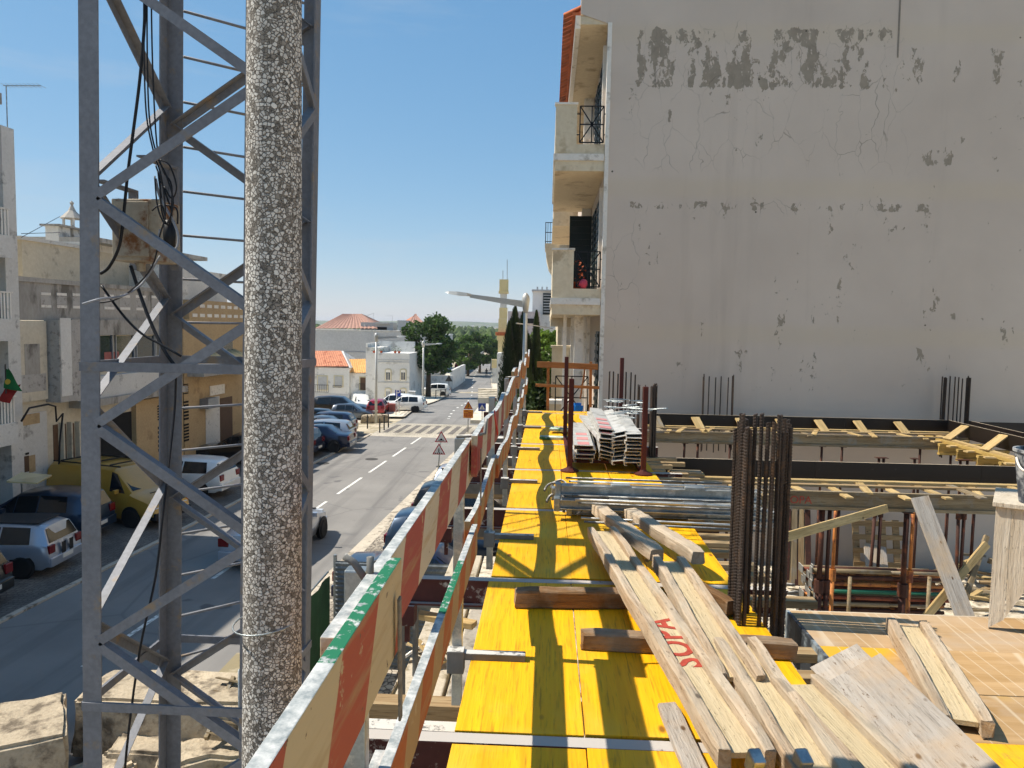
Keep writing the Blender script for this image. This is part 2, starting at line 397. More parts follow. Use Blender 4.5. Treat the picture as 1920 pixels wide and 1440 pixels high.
# site floor, seen below the formwork
M_rub = mat('m_site_floor', 'cbbfa9', .95, var=.2, vs=1.2, dirt=('8a7c66', .5, 3), bump=1, bs=9, bd=.05)
ZF = 2.3
b = MB(); b.box(-1.2, 14, -6, 15.3, ZF-.25, ZF); tag(b.build('site_floor', M_rub), kind='structure')
b = MB(); b.box(-6.4, -1.25, -6, 15.4, -.05, .03); tag(b.build('site_yard', M_ground), kind='structure')
# ================================================================== rendered gable building on the right
WY = 15.5; WX = 1.07; ZT = 16.0
def plaster(name):
    t = NT(name); v = t.vec(rand=False); S = t.sep(v); X, Z = S[0], S[2]
    a = t.noise(v, .32, 6, .6); f = t.noise(v, 5, 5, .65); g = t.noise(v, 60, 3)
    x = t.mix(t.ramp(a, .3, .7), srgb('c3b3a3'), srgb('d3c3b2'))
    st_ = t.noise(t.vec((1.6, 1, .12), False), 1.0, 5, .6); x = t.mix(t.ramp(st_, .6, .95), x, srgb('b5a595'))
    def win(C, lo, hi, s=.25):
        u = t.math('MULTIPLY', t.math('SUBTRACT', C, lo), 1/s, True); w2 = t.math('MULTIPLY', t.math('SUBTRACT', hi, C), 1/s, True)
        return t.math('MULTIPLY', u, w2)
    # soft horizontal bands where slabs meet the wall
    for zc in (9.75, 6.9, 12.7):
        x = t.mix(t.math('MULTIPLY', win(Z, zc-.25, zc+.25, .15), .35), x, srgb('cdbb9f'))
    vp = t.vec((1.0, 1, .62), False); vp2 = t.vec((1.5, 1, .4), False)
    pn = t.math('ADD', t.math('MULTIPLY', t.noise(vp, 8.5, 6, .68, .4), .56), t.math('MULTIPLY', t.noise(vp2, 2.3, 3, .5), .5))
    def patch(m, thr, soft=.012): return t.ramp(t.math('SUBTRACT', pn, t.math('MULTIPLY', t.math('SUBTRACT', 1.0, m), .35)), thr, thr+soft)
    def area(x0, x1, z0, z1, s=.3): return t.math('MULTIPLY', win(X, x0, x1, s), win(Z, z0, z1, s))
    peel = t.math('MAXIMUM', patch(area(1.4, 6.7, 11.45, 13.0, .25), .558), patch(area(6.3, 9.4, 11.3, 12.9, .5), .60))
    peel = t.math('MAXIMUM', peel, t.math('MAXIMUM', patch(area(6.6, 8.0, 9.95, 10.8), .56), patch(area(6.0, 9.0, 6.8, 8.3, .5), .60)))
    peel = t.math('MAXIMUM', peel, t.math('MAXIMUM', patch(area(1.2, 7.5, 9.2, 9.62, .15), .575), patch(area(1.0, 9.5, 5.4, 13.2, .4), .655)))
    pc = t.mix(t.ramp(f, .3, .7), srgb('8f8373'), srgb('a39684'))
    x = t.mix(peel, x, pc)
    # hairline cracks
    vd = t.n('ShaderNodeVectorMath'); vd.operation = 'ADD'; nn = t.n('ShaderNodeTexNoise'); nn.inputs['Scale'].default_value = 3.0
    t.l(v, nn.inputs['Vector']); vm = t.n('ShaderNodeVectorMath'); vm.operation = 'SCALE'; vm.inputs['Scale'].default_value = .35
    t.l(nn.outputs['Color'], vm.inputs[0]); t.l(v, vd.inputs[0]); t.l(vm.outputs[0], vd.inputs[1])
    mp = t.n('ShaderNodeMapping'); mp.inputs['Scale'].default_value = (2.6, .01, 1.1); t.l(vd.outputs[0], mp.inputs[0])
    ck = t.voro(mp.outputs[0], 1.0, 'DISTANCE_TO_EDGE')
    ca = t.math('MAXIMUM', area(1.3, 6.6, 9.2, 9.62, .1), t.math('MAXIMUM', area(1.3, 7.0, 10.0, 13.0, .2), area(1.1, 1.9, 6.4, 9.2, .2)))
    ca = t.math('MULTIPLY', ca, t.ramp(t.noise(v, .9, 3), .42, .6))
    cr_ = t.math('MULTIPLY', t.ramp(ck, .002, .011, (1, 1, 1), (0, 0, 0)), ca)
    x = t.mix(t.math('MULTIPLY', cr_, .6), x, srgb('6f6558'))
    # small pocks
    pk = t.voro(t.vec((1, 1, 1), False), 1.7); x = t.mix(t.ramp(pk, .028, .036, (1, 1, 1), (0, 0, 0)), x, srgb('5d5448'))
    h = t.math('SUBTRACT', t.math('MULTIPLY', f, .4), t.math('MULTIPLY', peel, .8)); t.bump(t.math('ADD', h, t.math('MULTIPLY', g, .2)), .45, .012)
    return t.done(x, .9, 0, .2)
M_plaster = plaster('m_old_plaster')
M_cream = mat('m_cream_render', 'd8c7a8', .9, var=.07, vs=.8, dirt=('b5a182', .25, 1.6), bump=.15)
M_trimw = mat('m_white_trim', 'e6ded0', .8, var=.06, vs=1.5, dirt=('b8ad9b', .2, 4))
M_fgrey0 = mat('m_grey_conduit', '857b6e', .8)
M_black = mat('m_black_metal', '15171a', .45, .2, var=.1)
M_shut = mat('m_dark_shutter', '16211d', .5, 0, var=.15)
M_tile = mat('m_roof_tile', 'b0603a', .85, var=.22, vs=3, dirt=('7a4a34', .3, 2), rand=.16)
M_glassd = mat('m_dark_glass', '10161c', .06, 0, var=.02, bump=0, spec=.6)
apt = thing('apartment_building', 'tall pale building with peeling gable wall and stacked corner balconies', 'building', (0, 0, 0))
b = MB(); b.box(WX, 16, WY, WY+26, -.5, ZT)
b.build('wall', M_plaster, apt)
pa_, pb_ = ony(1686, 0, WY), ony(1683, 108, WY); b = MB(); b.loft([[(q_.x-w_, WY-.012, q_.z), (q_.x+w_, WY-.012, q_.z), (q_.x+w_, WY-.001, q_.z), (q_.x-w_, WY-.001, q_.z)] for q_, w_ in ((pa_+Vector((0, 0, 1.5)), .02), (pb_, .012))]); b.build('conduit', M_fgrey0, apt, fix=True)
b = MB(); b.box(WX-.03, WX+.05, WY-.02, WY+.12, 5.0, 12.9); b.build('corner_trim', M_trimw, apt)
# parapet slope at the top of the gable over the eaves
p1 = ony(1145, 45, WY); p2 = ony(1070, 14, WY); zeave = p2.z
b = MB(); b.ngon([(WX-.001, WY-.0, p1.z), (WX-.56, WY, p2.z-.12), (WX-.56, WY, ZT), (WX-.001, WY, ZT)], (0, .3, 0)); b.build('gable_shoulder', M_plaster, apt)
SOF = p1.z
b = MB(); b.box(WX-.56, WX, WY+.02, WY+26, SOF, SOF+.15); b.build('eaves_soffit', M_cream, apt)
b = MB(); b.box(WX-.66, WX-.56, WY+.1, WY+26, SOF-.05, SOF+.2); b.build('eaves_fascia', M_trimw, apt)
# roof tiles: rounded cover tiles stepping along the eaves
rf = part(apt, 'roof', M_tile, (WX-.72, WX-.5, WY+.1, WY+26, SOF+.2, SOF+.26))
tm = None
for k in range(100):
    if tm is None:
        b = MB(); secs = []
        for x_, z_ in ((-.16, 0), (1.2, .62)):
            secs.append([(x_, .085*math.cos(a), z_+.075*math.sin(a)) for a in [math.pi*i/6 for i in range(7)]] + [(x_, -.06, z_-.01), (x_, .06, z_-.01)])
        b.loft(secs); tm = b.mesh('tile', M_tile, True)
    o = link('tile', tm, rf); o.location = (WX-.74, WY+.2+k*.23, SOF+.2)
# balconies: z of each slab underside from the photo
LV = [ony(1090, 320, WY).z, ony(1085, 590, WY).z]
def xrail(parent, y, x0, x1, z0, z1, name='railing'):
    b = MB(); r = .014
    for (p, q) in (((x0, z0), (x1, z0)), ((x0, z1), (x1, z1)), ((x0, z0), (x0, z1)), ((x1, z0), (x1, z1)), ((x0, z0), (x1, z1)), ((x0, z1), (x1, z0)), ((x0, (z0+z1)/2), (x1, (z0+z1)/2)), (((x0+x1)/2, z0), ((x0+x1)/2, z1))):
        b.beam((p[0], y, p[1]), (q[0], y, q[1]), .022, .022, (0, 1, 0))
    for zz in (z0+.15, z1-.15): b.box(x0-.06, x0, y-.008, y+.008, zz-.01, zz+.01); b.box(x1, x1+.05, y-.008, y+.008, zz-.01, zz+.01)
    return b.build(name, M_black, parent)
XB = ony(1040, 320, WY).x
def shutter(parent, x, y0, y1, z0, z1, open_=0.0, along='y'):
    b = MB(); n = 14
    if along == 'y':
        b.box(x-.03, x-.012, y0, y1, z0, z1)
        for k in range(n): zz = z0+(k+.5)*(z1-z0)/n; b.box(x-.05, x-.028, y0+.05, y1-.05, zz-.035, zz+.03)
    else:
        b.box(x-y1, x, y0, y0+.02, z0, z1)
        for k in range(n): zz = z0+(k+.5)*(z1-z0)/n; b.box(x-y1+.04, x-.04, y0-.02, y0+.001, zz-.035, zz+.03)
    return b.build('shutter', M_shut, parent)
bal_len = 5.5
for li, zb in enumerate(LV):
    bl = MB().box(XB, WX, WY+.03, WY+bal_len, zb, zb+.2).build('balcony_slab', M_cream, apt)
    MB().box(XB-.03, WX-.04, WY, WY+bal_len+.02, zb+.2, zb+.33).build('balcony_band', M_trimw, apt)
    # near end: solid half parapet plus low wall under an iron railing
    xm = XB+.42
    b = MB(); b.box(XB, xm, WY+.02, WY+.16, zb+.33, zb+1.28); b.box(xm, WX, WY+.021, WY+.159, zb+.33, zb+.52); b.box(XB, XB+.14, WY+.161, WY+bal_len, zb+.33, zb+1.28)
    b.build('parapet', M_cream, apt)
    MB().box(XB-.02, xm+.02, WY+.0, WY+.19, zb+1.28, zb+1.32).build('coping', M_trimw, apt)
    xrail(apt, WY+.06, xm+.06, WX-.06, zb+.56, zb+1.26)
    for (yy, q) in ((.75, 0), (2.6, 1)):
        shutter(apt, WX, WY+yy, WY+yy+.62, zb+.35, zb+2.5); shutter(apt, WX, WY+yy+.66, WY+yy+1.25, zb+.35, zb+2.5)
    MB().box(WX-.07, WX, WY+.62, WY+.74, zb+.33, zb+2.62).build('window_surround', M_trimw, apt)
    MB().box(WX-.25, WX-.02, WY+bal_len-.6, WY+bal_len-.3, zb+.34, zb+2.9).build('pilaster', M_trimw, apt)
    if li == 1: shutter(apt, WX-.04, WY+3.9, .55, zb+.35, zb+2.5, along='x')
    # next balcony along, its end wall stepping down behind
    y2 = WY+bal_len+1.0
    MB().box(XB, WX, y2, y2+5, zb-.25, zb-.05).build('balcony_slab', M_cream, apt)
    b = MB(); b.box(XB+.02, WX-.3, y2+.02, y2+.16, zb-.05, zb+.9); b.box(XB+.02, XB+.16, y2+.161, y2+5, zb-.05, zb+.9); b.build('parapet', M_cream, apt)
    if li == 1: part(apt, 'air_conditioner', M_trimw, (WX-.62, WX-.3, y2+.9, y2+1.7, zb+.9, zb+1.45), bev=.02)
# planter and clothes on the lower balcony
M_terra = mat('m_terracotta', 'b5552f', .8); M_pink = mat('m_pink_ball', 'd04858', .5, var=.05)
zb = LV[1]
fo = thing('flower_pot', 'orange flower pot standing on the lower balcony behind the black railing', 'pot', (XB+.56, WY+.35, zb+.33))
MB().lathe([(.05, 0), (.11, .0), (.14, .3), (.15, .3), (.15, .34), (.12, .34)], n=14).build('pot', M_terra, fo, True)
b = MB()
for k in range(34):
    a = rnd.uniform(0, 6.28); rr = rnd.uniform(0, .2); z = .36+rnd.uniform(0, .4); c = Vector((rr*math.cos(a), rr*math.sin(a), z)); d = Vector((rnd.uniform(-1, 1), rnd.uniform(-1, 1), rnd.uniform(-.3, 1))).normalized()*.06
    e = d.cross(Vector((.3, .2, 1))).normalized()*.03; b.add([c-e, c+d*.5-e*.2, c+d, c+e], [(0, 1, 2, 3)])
b.build('flowers', mat('m_orange_petal', '9a4a22', .8, var=.3, vs=10), fo)
b = MB(); b.lathe([(.001, -.1), (.05, -.087), (.087, -.05), (.1, 0), (.087, .05), (.05, .087), (.001, .1)], (XB+.62, WY+.1, zb+.62), 12)
tag(b.build('ball', M_pink, smooth=True), 'small pink ball on the lower balcony edge', 'ball')
# ground storey of the building side: porch columns, white posts, railing, wall panels behind the deck end
z0 = 4.2
for k, (yy, ww) in enumerate(((16.4, .19), (19.4, .17), (22.4, .17), (25.4, .17), (28.4, .17), (31.5, .17))):
    xx = WX-.42; MB().box(xx-ww/2, xx+ww/2, yy-ww/2, yy+ww/2, -.3, LV[1]).build('column', M_trimw, apt)
b = MB(); b.box(XB, WX, WY+5.6, WY+26, LV[1]+.0, LV[1]+.3); b.build('gallery_slab', M_cream, apt)
xrail(apt, WY+.7, .18, .86, 5.05, 5.95); xrail(apt, WY+.75, .88, 1.0, 4.95, 5.35)
MB().box(WX-.75, WX-.68, WY+.9, WY+.97, 4.0, 7.3).build('white_post', M_trimw, apt)
shutter(apt, WX, WY+.5, WY+1.4, 4.5, 6.9)
for (yy, xx) in ((17.6, WX-.12), (18.9, WX-.14)): MB().box(xx-.07, xx, yy, yy+.14, 4, 7.4).build('drainpipe', M_trimw, apt)
gp = thing('garden_wall', 'cream rendered porch wall panel behind the end of the yellow deck', 'wall', (0, 0, 0))
a0, a1 = ony(1035, 652, 19.5), ony(1095, 652, 19.5)
MB().box(a0.x, a1.x, 19.5, 19.7, 0, a0.z).build('wall', M_cream, gp)
MB().box(a0.x-.03, a1.x+.03, 19.44, 19.76, a0.z, a0.z+.06).build('coping', M_cream, gp)
a0, a1 = ony(1030, 757, 17.5), ony(1068, 757, 17.5)
g2 = thing('white_parapet', 'low cream parapet with white coping just beyond the deck end', 'wall')
MB().box(a0.x, a1.x, 17.5, 17.7, 0, a0.z).build('wall', M_cream, g2); MB().box(a0.x-.06, a1.x+.06, 17.42, 17.78, a0.z, a0.z+.09).build('coping', M_trimw, g2)
# ================================================================== yellow formwork deck
ZD = 7-1.585
def yellow(name):
    t = NT(name); v = t.vec((1, .05, 1)); g = t.noise(v, 26, 6, .6, .8); g2 = t.noise(v, 90, 3, .6)
    x = t.mix(t.ramp(g, .3, .7), srgb('f2b506'), srgb('e09c04'))
    x = t.mix(t.ramp(g2, .54, .70), x, srgb('b8840e')); a = t.noise(t.vec(), 1.6, 5, .6); x = t.mix(t.ramp(a, .5, .85), x, srgb('dcb644'))
    k = t.voro(t.vec((1, .45, 1)), 5.0); x = t.mix(t.ramp(k, .06, .1, (1, 1, 1), (0, 0, 0)), x, srgb('8a5a12'))
    d = t.noise(t.vec(), 7, 6, .7); x = t.mix(t.ramp(d, .64, .72), x, srgb('b5923a'))
    x = t.randval(x, .06); t.bump(t.math('ADD', g, t.math('MULTIPLY', g2, .6)), .6, .004); return t.done(x, .62, 0, .3)
M_yel = yellow('m_yellow_panel'); M_yedge = mat('m_panel_edge', 'c9963a', .8, var=.2, vs=12)
def splat(name, base, sp, amt=.5, scale=9):
    t = NT(name); v = t.vec(); n = t.noise(v, scale, 6, .7); m = t.noise(v, 2.5, 3)
    geo = t.n('ShaderNodeNewGeometry'); up = t.sep(geo.outputs['Normal'])[2]
    f = t.math('ADD', t.math('MULTIPLY', n, 1.0), t.math('MULTIPLY', up, .30))
    x = t.mix(t.ramp(t.noise(v, 5, 4), .3, .7), srgb(base), sc(srgb(base), .55)); x = t.mix(t.ramp(f, .78-.3*amt, .86-.3*amt), x, srgb(sp))
    t.bump(n, .5, .006); return t.done(x, .8, 0, .3)
M_redst = splat('m_red_steel_splattered', '5d3530', 'b5ada3', .75)
M_gst = splat('m_galv_splattered', '7c7a74', 'c9c4ba', .3, 14)
M_galv = mat('m_galvanised', '9aa0a0', .42, .75, var=.2, vs=9, dirt=('c2c2bb', .3, 14), bump=.1)
M_hollow = wood('m_weathered_timber', 'a9936f', '8a6f4c', 8, 0)
deck = thing('formwork_deck', 'walkway of yellow formwork panels on red steel cross beams', 'formwork', (0, 0, 0))
BY = [.98, 2.84] + [2.84+1.855*k for k in range(1, 7)]
BY = BY + [14.3]
XL, XR = -.335, 1.2; cw = (XR-XL)/3
pm = {}
for r_ in range(len(BY)-1):
    y0, y1 = BY[r_]+.05, BY[r_+1]-.05
    if r_ == len(BY)-2: y1 = 14.33
    for c in range(3):
        L = round(y1-y0, 2)
        if (L, c) not in pm:
            b = MB(); b.box(-cw/2+.003, cw/2-.003, -L/2, L/2, -.027, 0); pm[(L, c)] = b.mesh('panel', M_yel)
        o = link('panel', pm[(L, c)], deck, .002)
        o.location = (XL+cw*(c+.5)+rnd.uniform(-.003, .003), (y0+y1)/2+rnd.uniform(-.006, .006), ZD+rnd.uniform(-.002, .002)); o.rotation_euler = (0, 0, R(rnd.uniform(-.12, .12)))
for k, y in enumerate(BY):
    b = MB(); x0 = -1.0-.15*(k % 3 == 1); tl = .02*(1 if k == 2 else .3)
    b.box(x0, 1.5, y-.035, y+.035, ZD-.012, ZD-.004); b.box(x0, 1.5, y-.008, y+.008, ZD-.16, ZD-.012); b.box(x0, 1.5, y-.04, y+.04, ZD-.172, ZD-.16)
    o = b.build('cross_beam', M_redst, deck); o.rotation_euler = (0, 0, 0)
    b = MB(); b.box(x0+.1, x0+.2, y-.06, y+.06, ZD-.3, ZD-.173); b.box(x0+.135, x0+.165, y-.02, y+.02, ZD-.42, ZD-.3); b.build('clamp', M_redst, deck)
    if k < len(BY)-1:
        ym = y+.62; b = MB(); b.box(x0+.05, -.30, ym-.045, ym+.045, ZD-.42, ZD-.30); b.build('lower_beam', M_gst, deck)
        ym = y+1.25; b = MB(); b.box(x0-.25, .4, ym-.06, ym+.06, ZD-.62, ZD-.5); b.build('lower_beam', M_hollow, deck)
# ledge strip at the deck's right side: slat ends poking out beneath the panel edge
for k in range(26):
    y = 3.3+k*.25+rnd.uniform(-.05, .05); L = rnd.uniform(.15, .5)
    if 3.85 < y < 4.4: continue
    b = MB(); b.box(XR-.1, XR+L, y-.045, y+.045, ZD-.075, ZD-.03); b.build('slat', M_hollow, deck)
# ------------------------------------------------------------------ guard rail
def striped_board(name, c1, c2, per, off, top='b9b9b2', green=None):
    t = NT(name); v = t.vec(rand=False); S = t.sep(v)
    u = t.math('ADD', S[0], t.math('MULTIPLY', S[2], -.63)); fr = t.math('FRACT', t.math('MULTIPLY', t.math('ADD', u, off), 1/per))
    nz = t.noise(v, 9, 5, .7); q = t.math('ADD', fr, t.math('MULTIPLY', t.math('SUBTRACT', nz, .5), .05))
    sel = t.ramp(q, .495, .505); x = t.mix(sel, srgb(c1), srgb(c2))
    g = t.noise(t.vec((.1, 1, 1), False), 30, 5, .6); x = t.mix(t.ramp(g, .5, .8), x, srgb('a98b60'))
    w_ = t.noise(v, 11, 7, .72); x = t.mix(t.ramp(w_, .62, .66), x, srgb('b99f76')); x = t.mix(t.ramp(t.noise(v, 32, 4, .7), .66, .7), x, srgb('6d5a44'))
    geo = t.n('ShaderNodeNewGeometry'); up = t.sep(geo.outputs['Normal'])[2]
    tc = t.mix(t.ramp(t.noise(v, 22, 5, .7), .4, .62), srgb('8a908f'), srgb('c9c8c2'))
    if green is not None:
        gm = t.math('MULTIPLY', t.math('GREATER_THAN', S[0], green[0]), t.math('LESS_THAN', S[0], green[1]))
        tc = t.mix(t.math('MULTIPLY', gm, t.ramp(t.noise(v, 26, 5, .7), .53, .6, (1, 1, 1), (0, 0, 0))), tc, srgb('1c6b4a'))
    x = t.mix(t.ramp(up, .7, .8), x, tc); t.bump(g, .4, .003); return t.done(x, .75, 0, .3)
MB1 = striped_board('m_board_red', 'bfa87e', 'a8503a', .52, .39, green=(.86, 1.45))
MB2 = striped_board('m_board_red_far', 'c2b498', 'a04c42', .62, .28)
MB3 = striped_board('m_board_orange', 'ab8a5e', 'b05f2e', .46, .2)
MB3g = striped_board('m_board_orange_green', 'ab8a5e', 'ac5c34', .46, .05, green=(1.1, 1.7))
M_grey0 = wood('m_strap_wood', '8f8472', '6e6455', 8, 1)
rail = thing('guard_rail', 'guard rail of red and cream striped boards on galvanised posts beside the deck', 'railing', (0, 0, 0))
def board(y0, y1, x, ztop, h, m, name='board', sag=0.0, n=14, th=.028, xs=0.0):
    """local x along the run"""
    b = MB(); secs = []; L = y1-y0
    for i in range(n+1):
        u = i/n; z = sag*math.sin(u*math.pi*2.0)*.5 - abs(sag)*math.sin(u*math.pi)*.6; dx = xs*math.sin(u*math.pi)
        secs.append([(u*L, -dx-th/2, z-h), (u*L, -dx+th/2, z-h), (u*L, -dx+th/2, z), (u*L, -dx-th/2, z)])
    b.loft(secs); o = b.build(name, m, rail, fix=True, bev=.002); o.location = (x, y0, ztop); o.rotation_euler = (0, 0, R(90)); return o
ZR, ZM = 6.487, 6.0
board(.25, 1.64, -.325, ZR, .195, MB1)
board(1.25, 3.62, -.362, ZR-.02, .20, MB2)
board(3.45, 5.75, -.325, ZR+.01, .19, MB2, sag=.04)
board(5.65, 7.75, -.33, ZR, .19, MB3, sag=-.05)
board(7.70, 9.80, -.345, ZR+.05, .19, MB3, sag=.10)
board(9.75, 11.9, -.34, ZR+.03, .19, MB3, sag=.11)
board(11.85, 14.0, -.34, ZR+.08, .19, MB3, sag=.11)
board(.3, 1.72, -.372, ZM, .15, MB3)
board(1.45, 3.75, -.345, ZM+.01, .15, MB3g)
board(3.72, 5.7, -.38, ZM+.03, .15, MB3, sag=-.04)
board(5.6, 7.7, -.36, ZM+.02, .15, MB3, sag=.06)
board(7.65, 9.8, -.36, ZM+.02, .15, MB3, sag=.08)
board(9.75, 11.9, -.365, ZM+.03, .15, MB3, sag=.085)
board(11.85, 14.0, -.365, ZM+.05, .15, MB3, sag=.09)
for k, y in enumerate((1.62, 3.58, 5.66, 7.7, 9.76, 11.86, 13.95)):
    b = MB(); x = -.405; z1 = ZR-.02; b.box(x-.024, x+.024, y-.02, y+.02, ZD-.25, z1)
    b.build('post', M_galv, rail, bev=.004)
    b = MB(); b.box(x+.03, x+.33, y-.07, y-.02, ZD-.0, ZD+.035); b.box(x-.04, x+.04, y-.09, y-.0205, ZD-.06, ZD+.05); b.build('foot_clamp', M_gst, rail, bev=.004)
    if k in (0, 1, 3):
        b = MB(); b.beam((-.30, y-.06, ZR-.06), (-.298, y-.05, ZR-.33), .022, .006, (1, 0, 0)); b.build('strap', M_grey0, rail, bev=.002)
        pts = [(x-.02, y-.03, z1+.035), (x+.0, y-.025, z1+.02), (x+.03, y-.03, z1-.02), (x+.036, y-.03, z1-.015), (x+.036, y-.03, z1+.035)] if k == 0 else [(x-.01, y-.05, z1+.012), (x+.08, y-.06, z1+.02), (x+.115, y+.02, z1+.02), (x+.12, y+.03, z1+.09)]
        b = MB(); b.tube(pts, .008, 8); b.build('hook', M_gst, rail, True)
b = MB(); b.beam((-.31, 4.55, ZR-.01), (-.30, 4.75, ZR-.16), .035, .006, (1, 0, 0)); b.build('ribbon', mat('m_red_tape', 'c0251c', .5), rail)
# far end guard of plain timber
eg = thing('end_guard', 'plain timber guard of two boards and a post closing the far deck end', 'railing')
M_newt = wood('m_brown_timber', 'b07a4a', '8d5c34', 7, 0)
def tbeam(name, m, parent, p0, p1, w, h, bev=.003):
    p0, p1 = Vector(p0), Vector(p1); d = p1-p0; b = MB(); b.box(0, d.length, -w/2, w/2, -h/2, h/2); o = b.build(name, m, parent, bev=bev)
    q = d.normalized(); o.location = p0; o.rotation_euler = q.to_track_quat('X', 'Z').to_euler(); return o
a, c = ony(1007, 683, 14.4), ony(1121, 688, 14.4); tbeam('board', M_newt, eg, a, c, .03, .11)
a, c = ony(1004, 722, 14.4), ony(1124, 727, 14.4); tbeam('board', M_newt, eg, a, c, .03, .055)
for px_ in (1028, 1108):
    a, c = ony(px_, 678, 14.45), ony(px_-1, 770, 14.45); tbeam('post', M_newt, eg, c, a, .05, .05)
a, c = ony(1088, 748, 14.6), ony(1097, 690, 14.6); tbeam('brace', M_newt, eg, a, c, .03, .03)
# ================================================================== lattice tower and concrete pole
M_tow = mat('m_grey_painted_steel', '77787c', .6, .1, var=.12, vs=2.2, dirt=('8f7d66', .12, 5), bump=.15, bs=40)
TX0, TX1, TY0, TY1 = -2.94, -1.78, 4.7, 5.8
TZ0, TZ1 = .0, 12.5
def lean(x, z): return x+(z-6.6)*.019
tow = thing('lattice_tower', 'grey steel lattice tower of angle iron legs and crossed diagonals', 'tower', (0, 0, 0))
def angle(name, p0, p1, e1, e2, w=.115, th=.011, m=None):
    """L-section from p0 to p1, flanges along unit vectors e1, e2 (corner on the line)"""
    p0, p1, e1, e2 = Vector(p0), Vector(p1), Vector(e1), Vector(e2)
    prof = [Vector((0, 0, 0)), e1*w, e1*w+e2*th, e1*th+e2*th, e1*th+e2*w, e2*w]
    b = MB(); b.loft([[p0+q for q in prof], [p1+q for q in prof]]); return b.build(name, m or M_tow, tow, fix=True)
for (x, y, ex, ey) in ((TX0, TY0, 1, 1), (TX1, TY0, -1, 1), (TX0, TY1, 1, -1), (TX1, TY1, -1, -1)):
    angle('leg', (lean(x, TZ0), y, TZ0), (lean(x, TZ1), y, TZ1), (ex, 0, 0), (0, ey, 0), .122)
# node heights on the front face, from the photo (left leg nodes)
zn = [ony(170, yy, TY0).z for yy in (372, 792, 1207)]; step = (zn[0]-zn[2])/2
nodes = [zn[0]+step*k for k in range(-5, 4)]
def diag(p0, p1, n, w=.062, off=.0, name='diagonal'):
    p0, p1, n = Vector(p0), Vector(p1), Vector(n); d = (p1-p0).normalized(); side = d.cross(n).normalized()
    if side.z > 0: side = -side
    p0 = p0+n*off-side*w/2; p1 = p1+n*off-side*w/2
    prof = [Vector((0, 0, 0)), side*w, side*w-n*.007, side*.007-n*.007, side*.007-n*w, -n*w]
    b = MB(); b.loft([[p0+q for q in prof], [p1+q for q in prof]]); return b.build(name, M_tow, tow, fix=True)
for z in nodes:
    h = step/2
    if z+h > TZ1 or z-h < TZ0: continue
    xl, xr = TX0+.1, TX1-.04
    diag((lean(xl, z), TY0, z+.012), (lean(xr, z+h), TY0, z+h-.02), (0, -1, 0), off=.004)
    diag((lean(xl, z), TY0, z-.012), (lean(xr, z-h), TY0, z-h+.02), (0, -1, 0), off=.004)
    # back face (mirrored) and the two sides
    zo = z+h*.98
    diag((lean(TX0+.06, zo), TY1, zo), (lean(TX1-.06, zo+h), TY1, zo+h), (0, 1, 0), off=.004)
    diag((lean(TX0+.06, zo), TY1, zo), (lean(TX1-.06, zo-h), TY1, zo-h), (0, 1, 0), off=.004)
    for x, sx in ((TX0, -1), (TX1, 1)):
        zz = z+h*.15
        diag((lean(x, zz), TY0+.06, zz), (lean(x, zz+h), TY1-.06, zz+h), (sx, 0, 0), off=.004)
        diag((lean(x, zz), TY0+.06, zz), (lean(x, zz-h), TY1-.06, zz-h), (sx, 0, 0), off=.004)
# horizontal frames
for yy in (690, 1330):
    z = ony(300, yy, TY0).z
    for (p, q) in (((TX0, TY0), (TX1, TY0)), ((TX1, TY0), (TX1, TY1)), ((TX1, TY1), (TX0, TY1)), ((TX0, TY1), (TX0, TY0))):
        b = MB(); b.beam((lean(p[0], z), p[1], z), (lean(q[0], z), q[1], z), .02, .058); b.build('cross_bar', M_tow, tow)
# climbing rungs reaching out behind the far left leg to a hidden stile
rx, ry = TX0+.12, TY1; zr = [ony(345, yy, TY1+.05).z for yy in (25, 110)]; dr = abs(zr[0]-zr[1])
for k in range(-6, 16):
    z = zr[0]-dr*k
    if z < .4 or z > TZ1: continue
    b = MB(); b.tube([(lean(rx, z), ry+.01, z), (lean(rx+.72, z), ry+.72, z)], .011, 6); b.build('rung', M_tow, tow, True)
b = MB(); b.beam((lean(rx+.72, .2), ry+.72, .2), (lean(rx+.72, TZ1), ry+.72, TZ1), .05, .05); b.build('stile', M_tow, tow)
MB().box(TX0-.35, TX1+.35, TY0-.35, TY1+.35, 0.02, .25).build('footing', M_conc, tow)
# cabinet on the tower
M_box = mat('m_rusty_cabinet', 'a89c88', .7, .1, var=.1, vs=2, dirt=('7a4f2c', .35, 6))
cab = thing('junction_cabinet', 'beige rust stained metal cabinet bolted inside the lattice tower', 'cabinet')
yb = 5.15; a = ony(208, 372, yb); c = ony(300, 490, yb)
part(cab, 'case', M_box, (a.x, c.x, yb, yb+.3, c.z, a.z), bev=.008)
part(cab, 'door', M_box, (a.x+.03, c.x-.07, yb-.015, yb-.001, c.z+.03, a.z-.02), bev=.004)
for px_ in (203, 284):
    p = ony(px_, 300 if px_ > 250 else 345, yb); q = ony(px_, 500, yb); part(cab, 'bracket', M_tow, (p.x-.03, p.x+.03, yb+.301, yb+.33, q.z, p.z), (p.x-.05, p.x+.03, yb-.1, yb+.33, p.z, p.z+.012))
p = ony(250, 490, yb); b = MB(); b.lathe([(.03, -.06), (.03, 0)], (p.x, yb+.1, p.z), 8); b.build('gland', M_box, cab)
